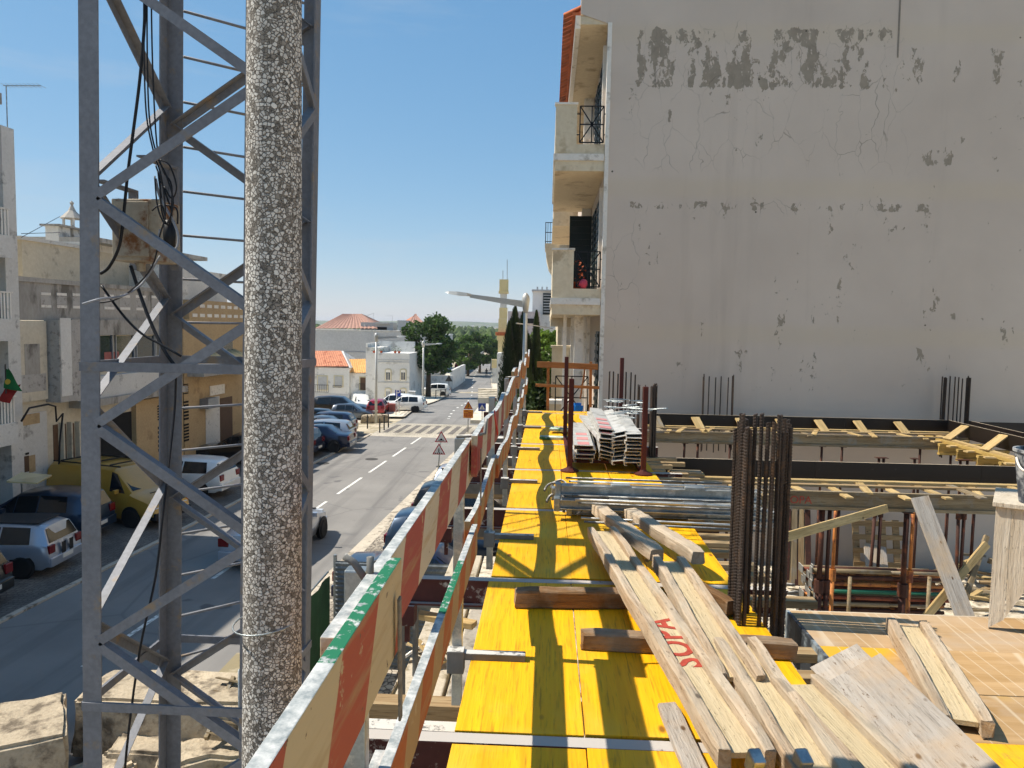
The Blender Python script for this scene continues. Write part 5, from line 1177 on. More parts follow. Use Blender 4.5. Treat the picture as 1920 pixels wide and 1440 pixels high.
# wires across the facade
b = MB(); b.tube([ons(px, py, FS+.3) for px, py in ((40, 790), (55, 765), (90, 758), (104, 762), (106, 790), (118, 775), (112, 830), (110, 900))], .035, 6); tag(b.build('wire_bundle', M_cab, smooth=True), 'bundle of black wires running across the cream building front', 'wires')
for k in range(2): b = MB(); b.tube([ons(40, 438+70*k-70*k*.9, FS-1), ons(112, 436-30*k, SB-1)], .012, 5); tag(b.build('roof_wire', M_cab), ('taut roof wire', 'slanting roof wire')[k]+' between the grey block and the chimneys', 'wire')
p = ons(222, 372, SB-2); antenna('small rooftop antenna behind the tower cabinet', Vector((p.x, p.y, zu)), p.z-zu, .9)
for k, (px, py) in enumerate(((430, 880), (415, 905), (425, 895))): pass
ch = thing('folding_chair', 'small pale folding chair on the cobbles outside the ochre building', 'chair', onz(416, 916, .045)); 
part(ch, 'seat', M_alum, (-.2, .2, -.2, .2, .43, .46)); part(ch, 'backrest', M_alum, (-.2, .2, .18, .21, .6, .85))
for (x_, y_) in ((-.19, -.18), (.17, -.18), (-.19, .18), (.17, .18)): part(ch, 'leg', M_alum, (x_, x_+.02, y_, y_+.02, 0, .43 if y_ < 0 else .85))
# ================================================================== houses beyond the plaza
M_hw = mat('m_house_white', 'd9d6cf', .9, var=.05, vs=.5, dirt=('b0aca4', .2, .9), bump=.1); M_hg = mat('m_house_grey', 'b4b3b0', .9, var=.05, vs=.3, bump=.1)
M_to = mat('m_tile_orange', 'c28262', .85, var=.2, vs=2.5, dirt=('9a4f34', .3, 1.2)); M_ty = mat('m_tile_amber', 'cc9a5c', .85, var=.2, vs=2.5); M_tr = mat('m_tile_red', 'a27c6c', .85, var=.15, vs=2)
M_stone = mat('m_stone_trim', 'cbbf9c', .85, var=.08)
def corr(parent, name, m, P0, P1, P2, P3, pitch=.28, amp=.05):
    """tiled slope: eaves P0-P1, ridge P3-P2, real corrugation running up the slope"""
    P0, P1, P2, P3 = [Vector(p) for p in (P0, P1, P2, P3)]; L = (P1-P0).length; n = max(4, int(L/pitch)); nrm = (P1-P0).cross(P3-P0).normalized(); V = []; F = []; k = n*4
    if nrm.z < 0: nrm = -nrm
    rows = 6
    for j in range(rows+1):
        v = j/rows
        for i in range(k+1):
            u = i/k; a = P0+(P1-P0)*u; c = P3+(P2-P3)*u; q = a+(c-a)*v+nrm*(amp*abs(math.sin(u*n*math.pi))+ .03*(1-v)); V.append(q)
    for j in range(rows):
        for i in range(k): F.append((j*(k+1)+i, j*(k+1)+i+1, (j+1)*(k+1)+i+1, (j+1)*(k+1)+i))
    b = MB(); b.add(V, F); return b.build(name, m, parent)
def yx(px, py, y): return ony(px, py, y)
def pbox(parent, name, m, px0, px1, py0, py1, y0, y1, ref=None, bev=0):
    r = ref or y0; a = ony(px0, (py0+py1)/2, r); c = ony(px1, (py0+py1)/2, r); z1 = ony((px0+px1)/2, py0, r).z; z0 = ony((px0+px1)/2, py1, r).z
    return part(parent, name, m, (a.x, c.x, y0, y1, z0, z1), bev=bev)
def cx(x): return 540+x/4.8
def cy(y): return 560+y/4.8
YH = 90
# house 1: orange roof, two shuttered windows
h1 = thing('tiled_house', 'white house with orange tiled roof, shuttered windows and black balcony', 'house')
pbox(h1, 'wall', M_hw, 540, cx(553), cy(618), 778, YH, YH+7)
a, c = ony(540, cy(612), YH), ony(cx(553), cy(612), YH); d, e = ony(540, cy(470), YH+4), ony(cx(480), cy(470), YH+4); corr(h1, 'roof', M_to, a+Vector((0, -.25, 0)), c+Vector((0, -.25, 0)), e, d)
corr(h1, 'roof', M_to, d+Vector((0, 4, -1.6)), e+Vector((.6, 4, -1.6)), e+Vector((0, .01, 0)), d+Vector((0, .01, 0)))
b = MB(); b.ngon([(c.x, YH-.3, c.z-.1), (e.x, YH+4, e.z), (c.x, YH+7, c.z-.1), (c.x-.3, YH+4, c.z-.3)], (.22, 0, 0)); b.build('verge', M_hw, h1, fix=True)
for (x0, x1, y0, y1) in ((262, 360, 690, 825), (412, 500, 690, 797)):
    pbox(h1, 'window_surround', M_stone, cx(x0), cx(x1), cy(y0), cy(y1), YH-.06, YH-.001, YH); pbox(h1, 'roller_shutter', M_hg, cx(x0+10), cx(x1-10), cy(y0+10), cy(y1-6), YH-.1, YH-.061, YH)
for (x0, x1, y0, y1) in ((250, 380, 770, 838), (420, 495, 775, 795)):
    bl = pbox(h1, 'balcony_rail', M_black, cx(x0), cx(x1), cy(y0), cy(y0+4), YH-.75, YH-.71, YH); pbox(h1, 'balcony_rail', M_black, cx(x0), cx(x1), cy(y1-4), cy(y1), YH-.75, YH-.71, YH)
    for k in range(9): xx = x0+(x1-x0)*k/8; pbox(h1, 'baluster', M_black, cx(xx-1.2), cx(xx+1.2), cy(y0), cy(y1), YH-.745, YH-.715, YH)
pbox(h1, 'plinth', M_hg, 540, cx(553), cy(852), 779, YH-.05, YH-.001, YH)
# house 2: amber roof, dark door with balcony
h2 = thing('tiled_house', 'narrow white house with amber tiled roof and a dark glazed door', 'house')
pbox(h2, 'wall', M_hw, cx(555), cx(786), cy(672), 778, YH+.4, YH+7, YH+.4)
a, c = ony(cx(550), cy(670), YH), ony(cx(786), cy(670), YH); d, e = ony(cx(550), cy(545), YH+3.4), ony(cx(725), cy(543), YH+3.4); corr(h2, 'roof', M_ty, a, c, e, d)
pbox(h2, 'door', M_wood, cx(652), cx(708), cy(710), cy(822), YH+.32, YH+.39, YH+.4); pbox(h2, 'door_surround', M_stone, cx(640), cx(718), cy(700), cy(826), YH+.391, YH+.399, YH+.4)
for k in range(8): xx = 640+90*k/7; pbox(h2, 'baluster', M_black, cx(xx-1.5), cx(xx+1.5), cy(768), cy(825), YH-.1, YH-.07, YH)
pbox(h2, 'balcony_rail', M_black, cx(638), cx(732), cy(764), cy(768), YH-.11, YH-.06, YH); pbox(h2, 'chimney', M_hw, cx(738), cx(752), cy(560), cy(640), YH+1.5, YH+2.1, YH+1.5)
# house 3: two storeys with arched stone windows and roof terrace
h3 = thing('arched_house', 'white two storey house with arched stone window surrounds and a roof terrace', 'house')
Y3 = 88
a, c = ony(cx(808), cy(700), Y3), ony(cx(1092), cy(700), Y3); zt3 = ony(cx(950), cy(492), Y3).z
part(h3, 'wall', M_hw, (a.x, c.x, Y3, Y3+9, -4.2, zt3)); b = MB(); x_ = ony(cx(705), cy(500), Y3+9).x
part(h3, 'side_wing', M_hw, (a.x-1.7, a.x-.001, Y3+1.2, Y3+8.5, -4.2, zt3+.6)); part(h3, 'parapet', M_hw, (a.x-1.7, a.x-1.45, Y3+1.2, Y3+8.5, zt3+.601, ony(cx(720), cy(405), Y3).z)); part(h3, 'terrace_wall', M_hw, (a.x-1.2, c.x-.4, Y3+6, Y3+6.2, zt3-.5, zt3+1.25))
for (y0, y1) in ((545, 552), (568, 574), (750, 758)): pbox(h3, 'string_course', M_hg, cx(808), cx(1092), cy(y0), cy(y1), Y3-.07, Y3-.001, Y3)
pbox(h3, 'plinth', M_stone, cx(812), cx(1090), cy(925), cy(975), Y3-.06, Y3-.001, Y3)
def archwin(xc, y0, y1, w_, glassm):
    P = ony(cx(xc), cy(y1), Y3); zt_ = ony(cx(xc), cy(y0), Y3).z; hw = w_/4.8/1440*Y3/2; h = zt_-P.z
    def arch(hw_, h_, y): return [(P.x-hw_, y, P.z), (P.x+hw_, y, P.z)]+[(P.x+hw_*math.cos(t), y, P.z+h_-hw_*.5+hw_*.5*math.sin(t)) for t in [math.pi*i/8 for i in range(9)]]
    b = MB(); b.ngon(arch(hw, h, Y3-.08), (0, .078, 0)); b.build('window_surround', M_stone, h3, fix=True)
    b = MB(); b.ngon(arch(hw*.72, h*.9, Y3-.1), (0, .019, 0)); f_ = b.build('window', M_trimw, h3, fix=True)
    for sx in (-1, 1): part(f_, 'pane', glassm, (P.x+sx*hw*.33-hw*.24, P.x+sx*hw*.33+hw*.24, Y3-.115, Y3-.101, P.z+h*.08, P.z+h*.68))
for xc in (902, 1037): archwin(xc, 628, 738, 60, M_glass); archwin(xc, 800, 905, 62, M_alum if xc == 902 else M_glass)
for k in range(4): # plants on the terrace edge
    p = ony(cx((775, 840, 965, 1000)[k]), cy(488), Y3+.3); t_ = thing('potted_shrub', 'small potted shrub on the roof terrace of the arched house', 'plant', (p.x, p.y, zt3), 0, 'potted shrubs on the roof terrace'); b = MB()
    for i in range(60): c_ = Vector((rnd.gauss(0, .25), rnd.gauss(0, .12), .25+abs(rnd.gauss(0, .25)))); d_ = Vector((rnd.uniform(-1, 1), rnd.uniform(-1, 1), rnd.uniform(-1, 1)))*.12; b.add([c_, c_+d_, c_+d_.cross(Vector((0, 0, 1)))], [(0, 1, 2)])
    b.build('leaves', mat('m_leaf_dark', '4a6128', .8, var=.3, vs=4), t_); MB().lathe([(.12, 0), (.17, .25)], n=10).build('pot', M_terra, t_)
# big grey building behind with hipped red roof
Y4 = 112
g4 = thing('grey_walled_building', 'large pale grey windowless building with hipped red roof behind the white houses', 'building')
pbox(g4, 'wall', M_hg, 520, cx(1065), cy(282), 775, Y4, Y4+14); pbox(g4, 'coping', M_hw, 520, cx(1065), cy(276), cy(284), Y4-.1, Y4-.001, Y4)
a, c = ony(cx(240), cy(272), Y4+.3), ony(cx(800), cy(272), Y4+.3); d, e = ony(cx(495), cy(140), Y4+6), ony(cx(655), cy(140), Y4+6)
corr(g4, 'roof', M_tr, a, c, e, d, .6, .09); corr(g4, 'roof', M_tr, c, c+Vector((0, 12, 0)), e+Vector((0, .5, 0)), e, .6, .09); corr(g4, 'roof', M_tr, a+Vector((0, 12, 0)), a, d, d+Vector((0, .5, 0)), .6, .09)
pbox(g4, 'roof_pavilion', M_hg, cx(655), cx(945), cy(215), cy(284), Y4+1, Y4+4, Y4+1); pbox(g4, 'pavilion_window', M_dark, cx(805), cx(890), cy(255), cy(284), Y4+.95, Y4+.999, Y4+1); pbox(g4, 'pavilion_roof', M_hg, cx(795), cx(920), cy(212), cy(226), Y4+.4, Y4+4.2, Y4+1); pbox(g4, 'roof_box', M_hg, cx(985), cx(1065), cy(195), cy(284), Y4+1, Y4+4, Y4+1)
pbox(g4, 'pavilion_door', M_hw, cx(682), cx(696), cy(232), cy(280), Y4+.95, Y4+.999, Y4+1); pbox(g4, 'ledge_line', M_alum, cx(500), cx(705), cy(475), cy(482), Y4-.05, Y4-.001, Y4)
for (px, py) in ((775, 130), (940, 155), (720, 150)): p = ony(cx(px), cy(py), Y4+2); q0 = ony(cx(px), cy(270), Y4+2); antenna(('tall', 'short', 'stubby')[(775, 940, 720).index(px)]+' rooftop antenna on the grey walled building', (p.x, p.y, q0.z), p.z-q0.z, 1.2, R(160))
h5 = thing('red_roof_house', 'house with a pitched red roof peeping over the big tree', 'house'); Y5 = 135
a, c = ony(cx(1010), cy(200), Y5), ony(cx(1240), cy(235), Y5); d = ony(cx(1150), cy(140), Y5+6)
corr(h5, 'roof', M_tr, ony(cx(1075), cy(215), Y5), c, d, d+Vector((-.2, 0, 0)), .6, .09); corr(h5, 'roof', M_to, a+Vector((0, 5, 0)), ony(cx(1075), cy(215), Y5), d, d+Vector((-.3, 3, 0)), .6, .09); pbox(h5, 'wall', M_hg, cx(1000), cx(1250), cy(210), cy(500), Y5+1, Y5+10, Y5+1)
# white wall and low building behind the tree
w6 = thing('white_garden_wall', 'long white wall behind the parked white car under the tree', 'wall'); pbox(w6, 'wall', M_hw, cx(1112), cx(1485), cy(690), cy(860), 121, 121.4); part(w6, 'return_wall', M_hw, (ony(cx(1480), cy(700), 121).x-.4, ony(cx(1480), cy(700), 121).x, 121.41, 140, -3.6, ony(cx(1480), cy(690), 121).z+.8))
w7 = thing('roadside_wall', 'white wall curving beside the far road below the trees', 'wall')
b = MB(); pts = [ong(cx(1600), cy(585)), ong(cx(1680), cy(560)), ong(cx(1760), cy(545))]
b.loft([[p+Vector((-.15, 0, -.3)), p+Vector((.15, 0, -.3)), p+Vector((.15, 0, 2.3)), p+Vector((-.15, 0, 2.3))] for p in pts]); b.build('wall', M_hw, w7, fix=True)
shb = thing('white_block', 'plain white block casting its shadow over the far road bend', 'building'); p = ong(cx(1490), cy(690)); part(shb, 'wall', M_hw, (p.x-16, p.x-3.0, p.y+4, p.y+22, -4, 4.6)); part(shb, 'cornice', M_hw, (p.x-16.1, p.x-2.9, p.y+3.9, p.y+22.1, 4.6, 4.8))
# ------------------------------------------------------------------ right side: tower, white building, stairs
M_yt = mat('m_yellow_render', 'e3cd97', .88, var=.07, vs=.8); Ym = 72
mn = thing('bell_turret', 'slim yellow and white turret with antennas beside the cypresses', 'turret')
def mb_(nm, m_, x0, x1, y0, y1, dy=1.2): 
    a = ony(820+x0/5.333, 500+y0/5.333, Ym); c = ony(820+x1/5.333, 500+y1/5.333, Ym); w_ = c.x-a.x; yc = Ym+.6; return part(mn, nm, m_, (a.x, c.x, yc-w_/2, yc+w_/2, c.z, a.z))
mb_('top_block', M_yt, 620, 705, 125, 240); mb_('upper_cornice', M_yt, 612, 708, 240, 268); mb_('shaft', M_hw, 628, 690, 268, 410); mb_('band', M_yt, 618, 695, 410, 520); mb_('lower_band', M_yt, 610, 690, 520, 655); mb_('cornice', M_tile, 580, 700, 655, 690); mb_('neck', M_yt, 595, 690, 690, 740); mb_('base', M_yt, 605, 680, 740, 868)
for (px, py) in ((943, 507), (951, 487)): p = ony(px, py, Ym+.6); q0 = ony(px, 524, Ym+.6); b = MB(); b.tube([q0, p], .03, 6); b.build('antenna', M_galv, mn)
wb = thing('white_building', 'white building side with an uneven plaster edge below the yellow turret', 'building')
a, c = ony(932, 662, 70), ony(947, 760, 70); zg_ = zt(70)
P = [(932, 662), (945, 662), (941, 690), (946, 700), (940, 715), (944, 728), (949, 745), (952, 775), (932, 775)]
b = MB(); b.ngon([ony(px, py, 70.0) for px, py in P], (0, 9, 0)); b.build('wall', M_hw, wb, fix=True)
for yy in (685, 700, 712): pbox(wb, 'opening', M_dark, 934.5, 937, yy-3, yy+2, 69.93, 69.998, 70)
yp = thing('yellow_kiosk', 'yellow and white kiosk post on the far right pavement', 'kiosk'); p = ong(927, 720); pbox(yp, 'top', M_yt, 922, 931, 674, 690, p.y, p.y+1); pbox(yp, 'body', M_hw, 922.5, 930.5, 690, 718, p.y+.05, p.y+.9); 
for px in (921, 932): pbox(yp, 'post', M_galv, px-.6, px+.6, 672, 722, p.y-.1, p.y-.02)
sw = thing('stairway', 'pale stone steps climbing beside the white building', 'steps')
for k in range(7):
    ya = 795-k*4.0; p = onz(905, 795, 0); y0 = 54+k*.9; a = ony(882+k*1.1, 780, y0); c = ony(926+k*.4, 780, y0); z1 = ony(905, 788-k*2.4, y0).z
    part(sw, 'step', M_pale, (a.x, c.x, y0, y0+.9+(k == 6)*6, -1, z1))
for k in range(6):
    y0 = 67.5+k*.55; a = ony(896, 740, y0); c = ony(932, 740, y0); z1 = ony(905, 745-k*3.2, y0).z; part(sw, 'step', M_pale, (a.x, c.x, y0, y0+.55, -2, z1))
bn = thing('litter_bin', 'round dark green litter bin with a pale flap on the pavement steps', 'bin'); p = ony(934, 772, 60)
b = MB(); b.lathe([(.22, 0), (.24, .03), (.25, .85)], (p.x, 60, p.z), 16); b.build('body', mat('m_bin_green', '1f4a38', .5), bn, True); b = MB(); b.lathe([(.27, .86), (.27, .98), (.2, 1.12), (.0, 1.15)], (p.x, 60, p.z), 16); b.build('lid', M_black, bn, True); part(bn, 'flap', M_trimw, (p.x-.1, p.x+.08, 59.7, 59.74, p.z+.85, p.z+1.05)); part(bn, 'foot', M_black, (p.x-.1, p.x+.1, 59.9, 60.1, 0, p.z))
# far white block with louvres and pink block
fb = thing('far_block', 'white high block with dark louvred balconies far behind the cypresses', 'building'); pbox(fb, 'wall', M_hw, 998, 1060, 545, 640, 118, 130); pbox(fb, 'louvres', M_shut, 1018, 1037, 550, 590, 117.8, 117.99, 118); pbox(fb, 'roof_edge', M_hg, 997, 1061, 543, 546, 117.5, 130)
for k in range(3): pbox(fb, 'roof_vent', M_hg, 1006+k*9, 1009+k*9, 537, 543, 119, 120, 118)
for k in range(7): pbox(fb, 'slat', M_hg, 1019, 1037, 553+k*5.2, 554.6+k*5.2, 117.6, 117.79, 118)
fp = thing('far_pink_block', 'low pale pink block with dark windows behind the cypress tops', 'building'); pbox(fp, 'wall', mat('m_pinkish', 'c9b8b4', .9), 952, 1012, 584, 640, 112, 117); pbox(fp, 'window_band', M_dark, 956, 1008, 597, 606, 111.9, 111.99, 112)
# next building along on the right with a bowed balcony
nb = thing('neighbour_building', 'cream building with bowed balcony and wrought iron rail beyond the gable building', 'building'); yn = 43
a = ony(1040, 500, yn); part(nb, 'wall', M_cream, (a.x+.25, 14, yn, yn+14, -.3, 15)); a0 = ony(1021, 455, yn); z0 = ony(1030, 512, yn).z; z1 = a0.z
b = MB(); b.loft([[(a0.x+.02+f_*.5, yn+.3, z), (a.x+.3, yn+.3, z), (a.x+.3, yn+3.2, z), (a0.x+.02+f_*.5, yn+3.2, z)] for z, f_ in ((z0, .9), (z0+.35, .45), (z0+.9, .18), (z1-.25, .1), (z1-.2, 0), (z1, 0))]); b.build('balcony', M_cream, nb, fix=True)
zr_ = ony(1021, 415, yn).z
for k in range(7): yy = yn+.35+k*.45; part(nb, 'baluster', M_black, (a0.x+.03, a0.x+.06, yy, yy+.03, z1, zr_))
for k in range(5): xx = a0.x+.03+k*.13; part(nb, 'baluster', M_black, (xx, xx+.025, yn+.33, yn+.355, z1, zr_))
for zz in (z1+.08, (z1+zr_)/2, zr_-.04): part(nb, 'rail', M_black, (a0.x+.02, a.x+.25, yn+.325, yn+.36, zz, zz+.04)); part(nb, 'rail', M_black, (a0.x+.025, a0.x+.065, yn+.36, yn+3.1, zz, zz+.04))
# hills
b = MB(); n = 90; V = []; F = []
for j, (r_, hh) in enumerate(((2300, 0), (2700, .45), (3100, 1), (3600, .8))):
    for i in range(n+1):
        x = -2600+i*5200/n; h_ = (13+5*mnoise.noise(Vector((x*.0013, 3, j*.3)))+3*mnoise.noise(Vector((x*.004, 1, j)))+9*math.exp(-((x+420)/260)**2))*hh; V.append((x, r_, -2+h_))
for j in range(3):
    for i in range(n): F.append((j*(n+1)+i, j*(n+1)+i+1, (j+1)*(n+1)+i+1, (j+1)*(n+1)+i))
b.add(V, F); tag(b.build('hills', mat('m_far_hill', '55613f', .95, var=.3, vs=.012, dirt=('8a8460', .4, .02), bump=0), smooth=True), kind='structure')
b = MB(); q = random.Random(11)
for k in range(110):
    px, py = q.uniform(838, 938), q.uniform(611, 640); yy = q.uniform(2150, 2290); p = ony(px, py, yy); w_ = q.uniform(2, 7); b.box(p.x, p.x+w_, yy, yy+6, p.z-2, p.z+q.uniform(2, 4.5))
tag(b.build('hillside_villas', M_hw), 'scatter of tiny white villas on the distant hillside', 'villas', kind='stuff')

# woods closing the plain in front of the hills: one mass of far tree crowns
b = MB(); q = random.Random(21)
for k in range(2600):
    y = q.uniform(260, 900); x = q.uniform(-.55, .5)*y-40; h = q.uniform(2, 5.5); c = Vector((x, y, zt(y)+h*.3)); r = q.uniform(2, 4.5)
    secs = []
    for j, (u, rr) in enumerate(((-.4, .5), (.0, 1), (.6, .75), (1, .1))): secs.append([c+Vector((math.cos(a)*r*rr*q.uniform(.75, 1.2), math.sin(a)*r*rr*q.uniform(.75, 1.2), u*h)) for a in [i*math.pi/3 for i in range(6)]])
    b.loft(secs, True, False)
tag(b.build('far_wood', mat('m_far_wood', '4c5c30', .95, var=.4, vs=.12, bump=.6, bs=1.2, bd=.8)), 'belt of distant woodland below the hills', 'woodland', kind='stuff')
# ================================================================== trees
def leafmat(name, c1, c2):
    t = NT(name); v = t.vec(); a = t.noise(v, .55, 3); g = t.n('ShaderNodeNewGeometry')
    x = t.mix(t.ramp(a, .35, .65), srgb(c1), srgb(c2)); r = t.n('ShaderNodeHueSaturation'); mr = t.n('ShaderNodeMapRange'); mr.inputs[3].default_value = .7; mr.inputs[4].default_value = 1.35
    t.l(g.outputs['Random Per Island'], mr.inputs[0]); t.l(mr.outputs[0], r.inputs['Value']); t.l(x, r.inputs['Color'])
    t.p.inputs['Subsurface Weight'].default_value = 0
    m = t.done(r.outputs[0], .6, 0, .3)
    tr_ = t.n('ShaderNodeBsdfTranslucent'); t.l(r.outputs[0], tr_.inputs[0]); mx = t.n('ShaderNodeMixShader'); mx.inputs[0].default_value = .3; t.l(t.p.outputs[0], mx.inputs[1]); t.l(tr_.outputs[0], mx.inputs[2]); t.l(mx.outputs[0], t.out.inputs[0])
    return m
M_leaf = leafmat('m_leaf_mid', '3f5a22', '5f7a30'); M_leafd = leafmat('m_leaf_deep', '31491d', '4b6428'); M_cyp = leafmat('m_cypress', '1f2c16', '35441f'); M_leafl = leafmat('m_leaf_light', '5a7a2c', '87a040')
M_bark = mat('m_bark', '5d4d3d', .95, var=.25, vs=3, bump=.8, bs=12, bd=.03, stretch=(1, 1, .25))
def leafquad(b, c, s, q):
    d = Vector((q.gauss(0, 1), q.gauss(0, 1), q.gauss(0, .8))); d.normalize(); e = d.cross(Vector((q.gauss(0, 1), q.gauss(0, 1), q.gauss(0, 1)))); e.normalize()
    b.add([c-d*s*.6, c+e*s*.38, c+d*s*.6, c-e*s*.38], [(0, 1, 2, 3)])
def tree(label, base, H, rx, rz, nleaf, leaf, m, seed, trunk_r=.22, clumps=26, crown_z=None, name='tree', grp=None):
    q = random.Random(seed); t_ = thing(name, label, 'tree', base, q.uniform(0, 6), grp); zc = crown_z or H-rz
    b = MB(); h0 = zc-rz*.55; b.tube([(0, 0, -.2), (.05, 0, h0*.5), (q.uniform(-.15, .15), q.uniform(-.15, .15), h0), (q.uniform(-.3, .3), 0, zc)], [trunk_r*1.25, trunk_r, trunk_r*.8, trunk_r*.35], 9); b.build('trunk', M_bark, t_, True)
    cl = []
    for k in range(clumps):
        a = q.uniform(0, 6.28); u = q.uniform(-.85, 1); rr = math.sqrt(max(0, 1-u*u*.92))*q.uniform(.45, .95); cl.append((Vector((math.cos(a)*rr*rx, math.sin(a)*rr*rx, zc+u*rz*.85)), q.uniform(.24, .42)*min(rx, rz*1.2)))
    for k in range(7):
        c, r_ = cl[k]; b = MB(); s = Vector((0, 0, h0*q.uniform(.8, 1))); b.tube([s, s.lerp(c, .5)+Vector((0, 0, .2)), c], [trunk_r*.45, trunk_r*.25, trunk_r*.08], 6); b.build('limb', M_bark, t_, True)
    b = MB()
    for k in range(nleaf):
        c, r_ = cl[q.randrange(len(cl))]; d = Vector((q.gauss(0, 1), q.gauss(0, 1), q.gauss(0, 1))); d.normalize(); d *= r_*(q.random()**.45); d.z *= .8; leafquad(b, c+d, leaf*q.uniform(.6, 1.3), q)
    b.build('crown', m, t_); return t_
def cypress(label, base, H, r, seed, n=9000):
    q = random.Random(seed); t_ = thing('cypress', label, 'tree', base, 0, None); b = MB(); b.tube([(0, 0, -.1), (0, 0, H*.7)], [.12, .03], 7); b.build('trunk', M_bark, t_, True); b = MB()
    for k in range(n):
        u = q.random()**1.1; a = q.uniform(0, 6.28); prof = r*(min(1, u*7+.35)*(1-u)**.62*1.15); lob = 1+.22*math.sin(a*3+u*9+seed)+.12*math.sin(a*7-u*23); rr = prof*lob*(q.random()**.3); c = Vector((math.cos(a)*rr, math.sin(a)*rr, .25+u*(H-.25)))
        d = Vector((math.cos(a)*.25, math.sin(a)*.25, 1))*q.uniform(.1, .24); e = Vector((-math.sin(a), math.cos(a), 0))*q.uniform(.02, .05); b.add([c-e, c+e, c+d], [(0, 1, 2)])
    b.build('crown', m if False else M_cyp, t_); return t_
p = ong(cx(1262), cy(890)); yT = p.y; k_ = yT/1440
tree('big round dark green street tree shading the parked white car', p, (745-592)*k_, 110/2*k_*1.0, 54*k_, 9000, .42, M_leafd, 3, .3, 44, crown_z=(745-647)*k_, name='street_tree')
for k, (px, py0, py1, r_) in enumerate(((878, 628, 686, 24), (900, 624, 680, 24), (922, 627, 678, 20), (862, 640, 690, 18), (936, 640, 676, 14), (846, 634, 690, 14))):
    yy = 150+k*9 if k < 3 else 185+k*4; z0 = zt(yy); p = ony(px, 650, yy); top = ony(px, py0, yy).z; k2 = yy/1440
    tree('leafy green tree '+('leftmost of the row along the far road', 'in the middle of the row along the far road', 'nearest the turret in the far road row', 'half hidden behind the big street tree', 'small and dark at the end of the far road', 'peeping past the crown of the big street tree')[k], (p.x, yy, z0), top-z0, r_*k2*1.15, (top-z0)*.44, 3600, .55, M_leaf if k % 2 == 0 else M_leafd, 20+k, .25, 26, name='roadside_tree', grp='trees along the far road')
for k, (px, py, yy, r_) in enumerate(((966, 578, 44, .85), (981, 588, 46, .8), (955, 606, 43, .7), (1006, 586, 47, .6), (990, 630, 42, .7))):
    p = ony(px, py, yy); cypress('slender dark cypress '+('tallest of the clump by the lamp post', 'just behind the lamp post', 'short and outermost in the clump', 'standing apart right of the lamp post', 'low and dense at the foot of the lamp post')[k], (p.x, yy, 0), p.z, r_, k+2)
for k, (px, py, yy, r_) in enumerate(((1020, 614, 52, 1.5), (1050, 618, 54, 1.6), (1035, 640, 49, 1.2))):
    p = ony(px, py, yy); tree('light green leafy tree '+('left of the porch columns', 'behind the porch columns', 'low in front of the porch columns')[k], (p.x, yy, 0), p.z, r_, 1.8, 3800, .2, M_leafl if k < 2 else M_leaf, 40+k, .14, 24, name='garden_tree')
def shrub(label, p, w, h, m, seed, n=900, leaf=.1, name='shrub', z0=None):
    q = random.Random(seed); t_ = thing(name, label, 'plant', p); b = MB()
    for k in range(n):
        a = q.uniform(0, 6.28); u = q.random(); rr = w*math.sqrt(q.random())*(1-.5*u); leafquad(b, Vector((math.cos(a)*rr, math.sin(a)*rr, u*h)), leaf*q.uniform(.6, 1.3), q)
    b.build('leaves', m, t_); b = MB(); b.tube([(0, 0, -.3), (0, 0, h*.6)], .03, 6); b.build('stem', M_bark, t_); return t_
p = ony(1012, 757, 19); shrub('spiky dark shrub beyond the far end of the deck', (p.x, 19, 0), .45, p.z+.55, M_cyp, 5, 2600, .16)
p = ony(985, 745, 24); shrub('dark green shrub at the foot of the cypresses', (p.x, 24, 0), .5, p.z+.4, M_leafd, 6, 2200, .14)
p = ony(950, 760, 40); shrub('bushy shrub beside the white building edge', (p.x, 40, 0), .6, p.z+.6, M_leaf, 7, 1800, .15)
# ================================================================== cars
M_tyre = mat('m_tyre', '1a1a1b', .85, var=.1, bump=.1); M_rim = mat('m_alloy_rim', 'b3b5b7', .4, .25, var=.05, bump=0); M_plate = mat('m_plate', 'd9d9d2', .6, var=.03, bump=0); M_tail = mat('m_tail_lamp', '6d1014', .25, var=.1, bump=0); M_lampw = mat('m_head_lamp', 'd0d3d4', .15, .1, var=.05, bump=0); M_blk = mat('m_black_plastic', '1e1f21', .65, var=.1); M_ambl = mat('m_amber_lamp', 'a85a1c', .3, bump=0)
def paint(name, c, metal=.3, rough=.28):
    if name in MATS: return MATS[name]
    t = NT(name); t.p.inputs['Coat Weight'].default_value = .6; t.p.inputs['Coat Roughness'].default_value = .08
    v = t.vec(); x = t.mix(t.ramp(t.noise(v, 2.2, 4), .35, .75), srgb(c), sc(srgb(c), .86)); return t.done(x, rough, metal, .5)
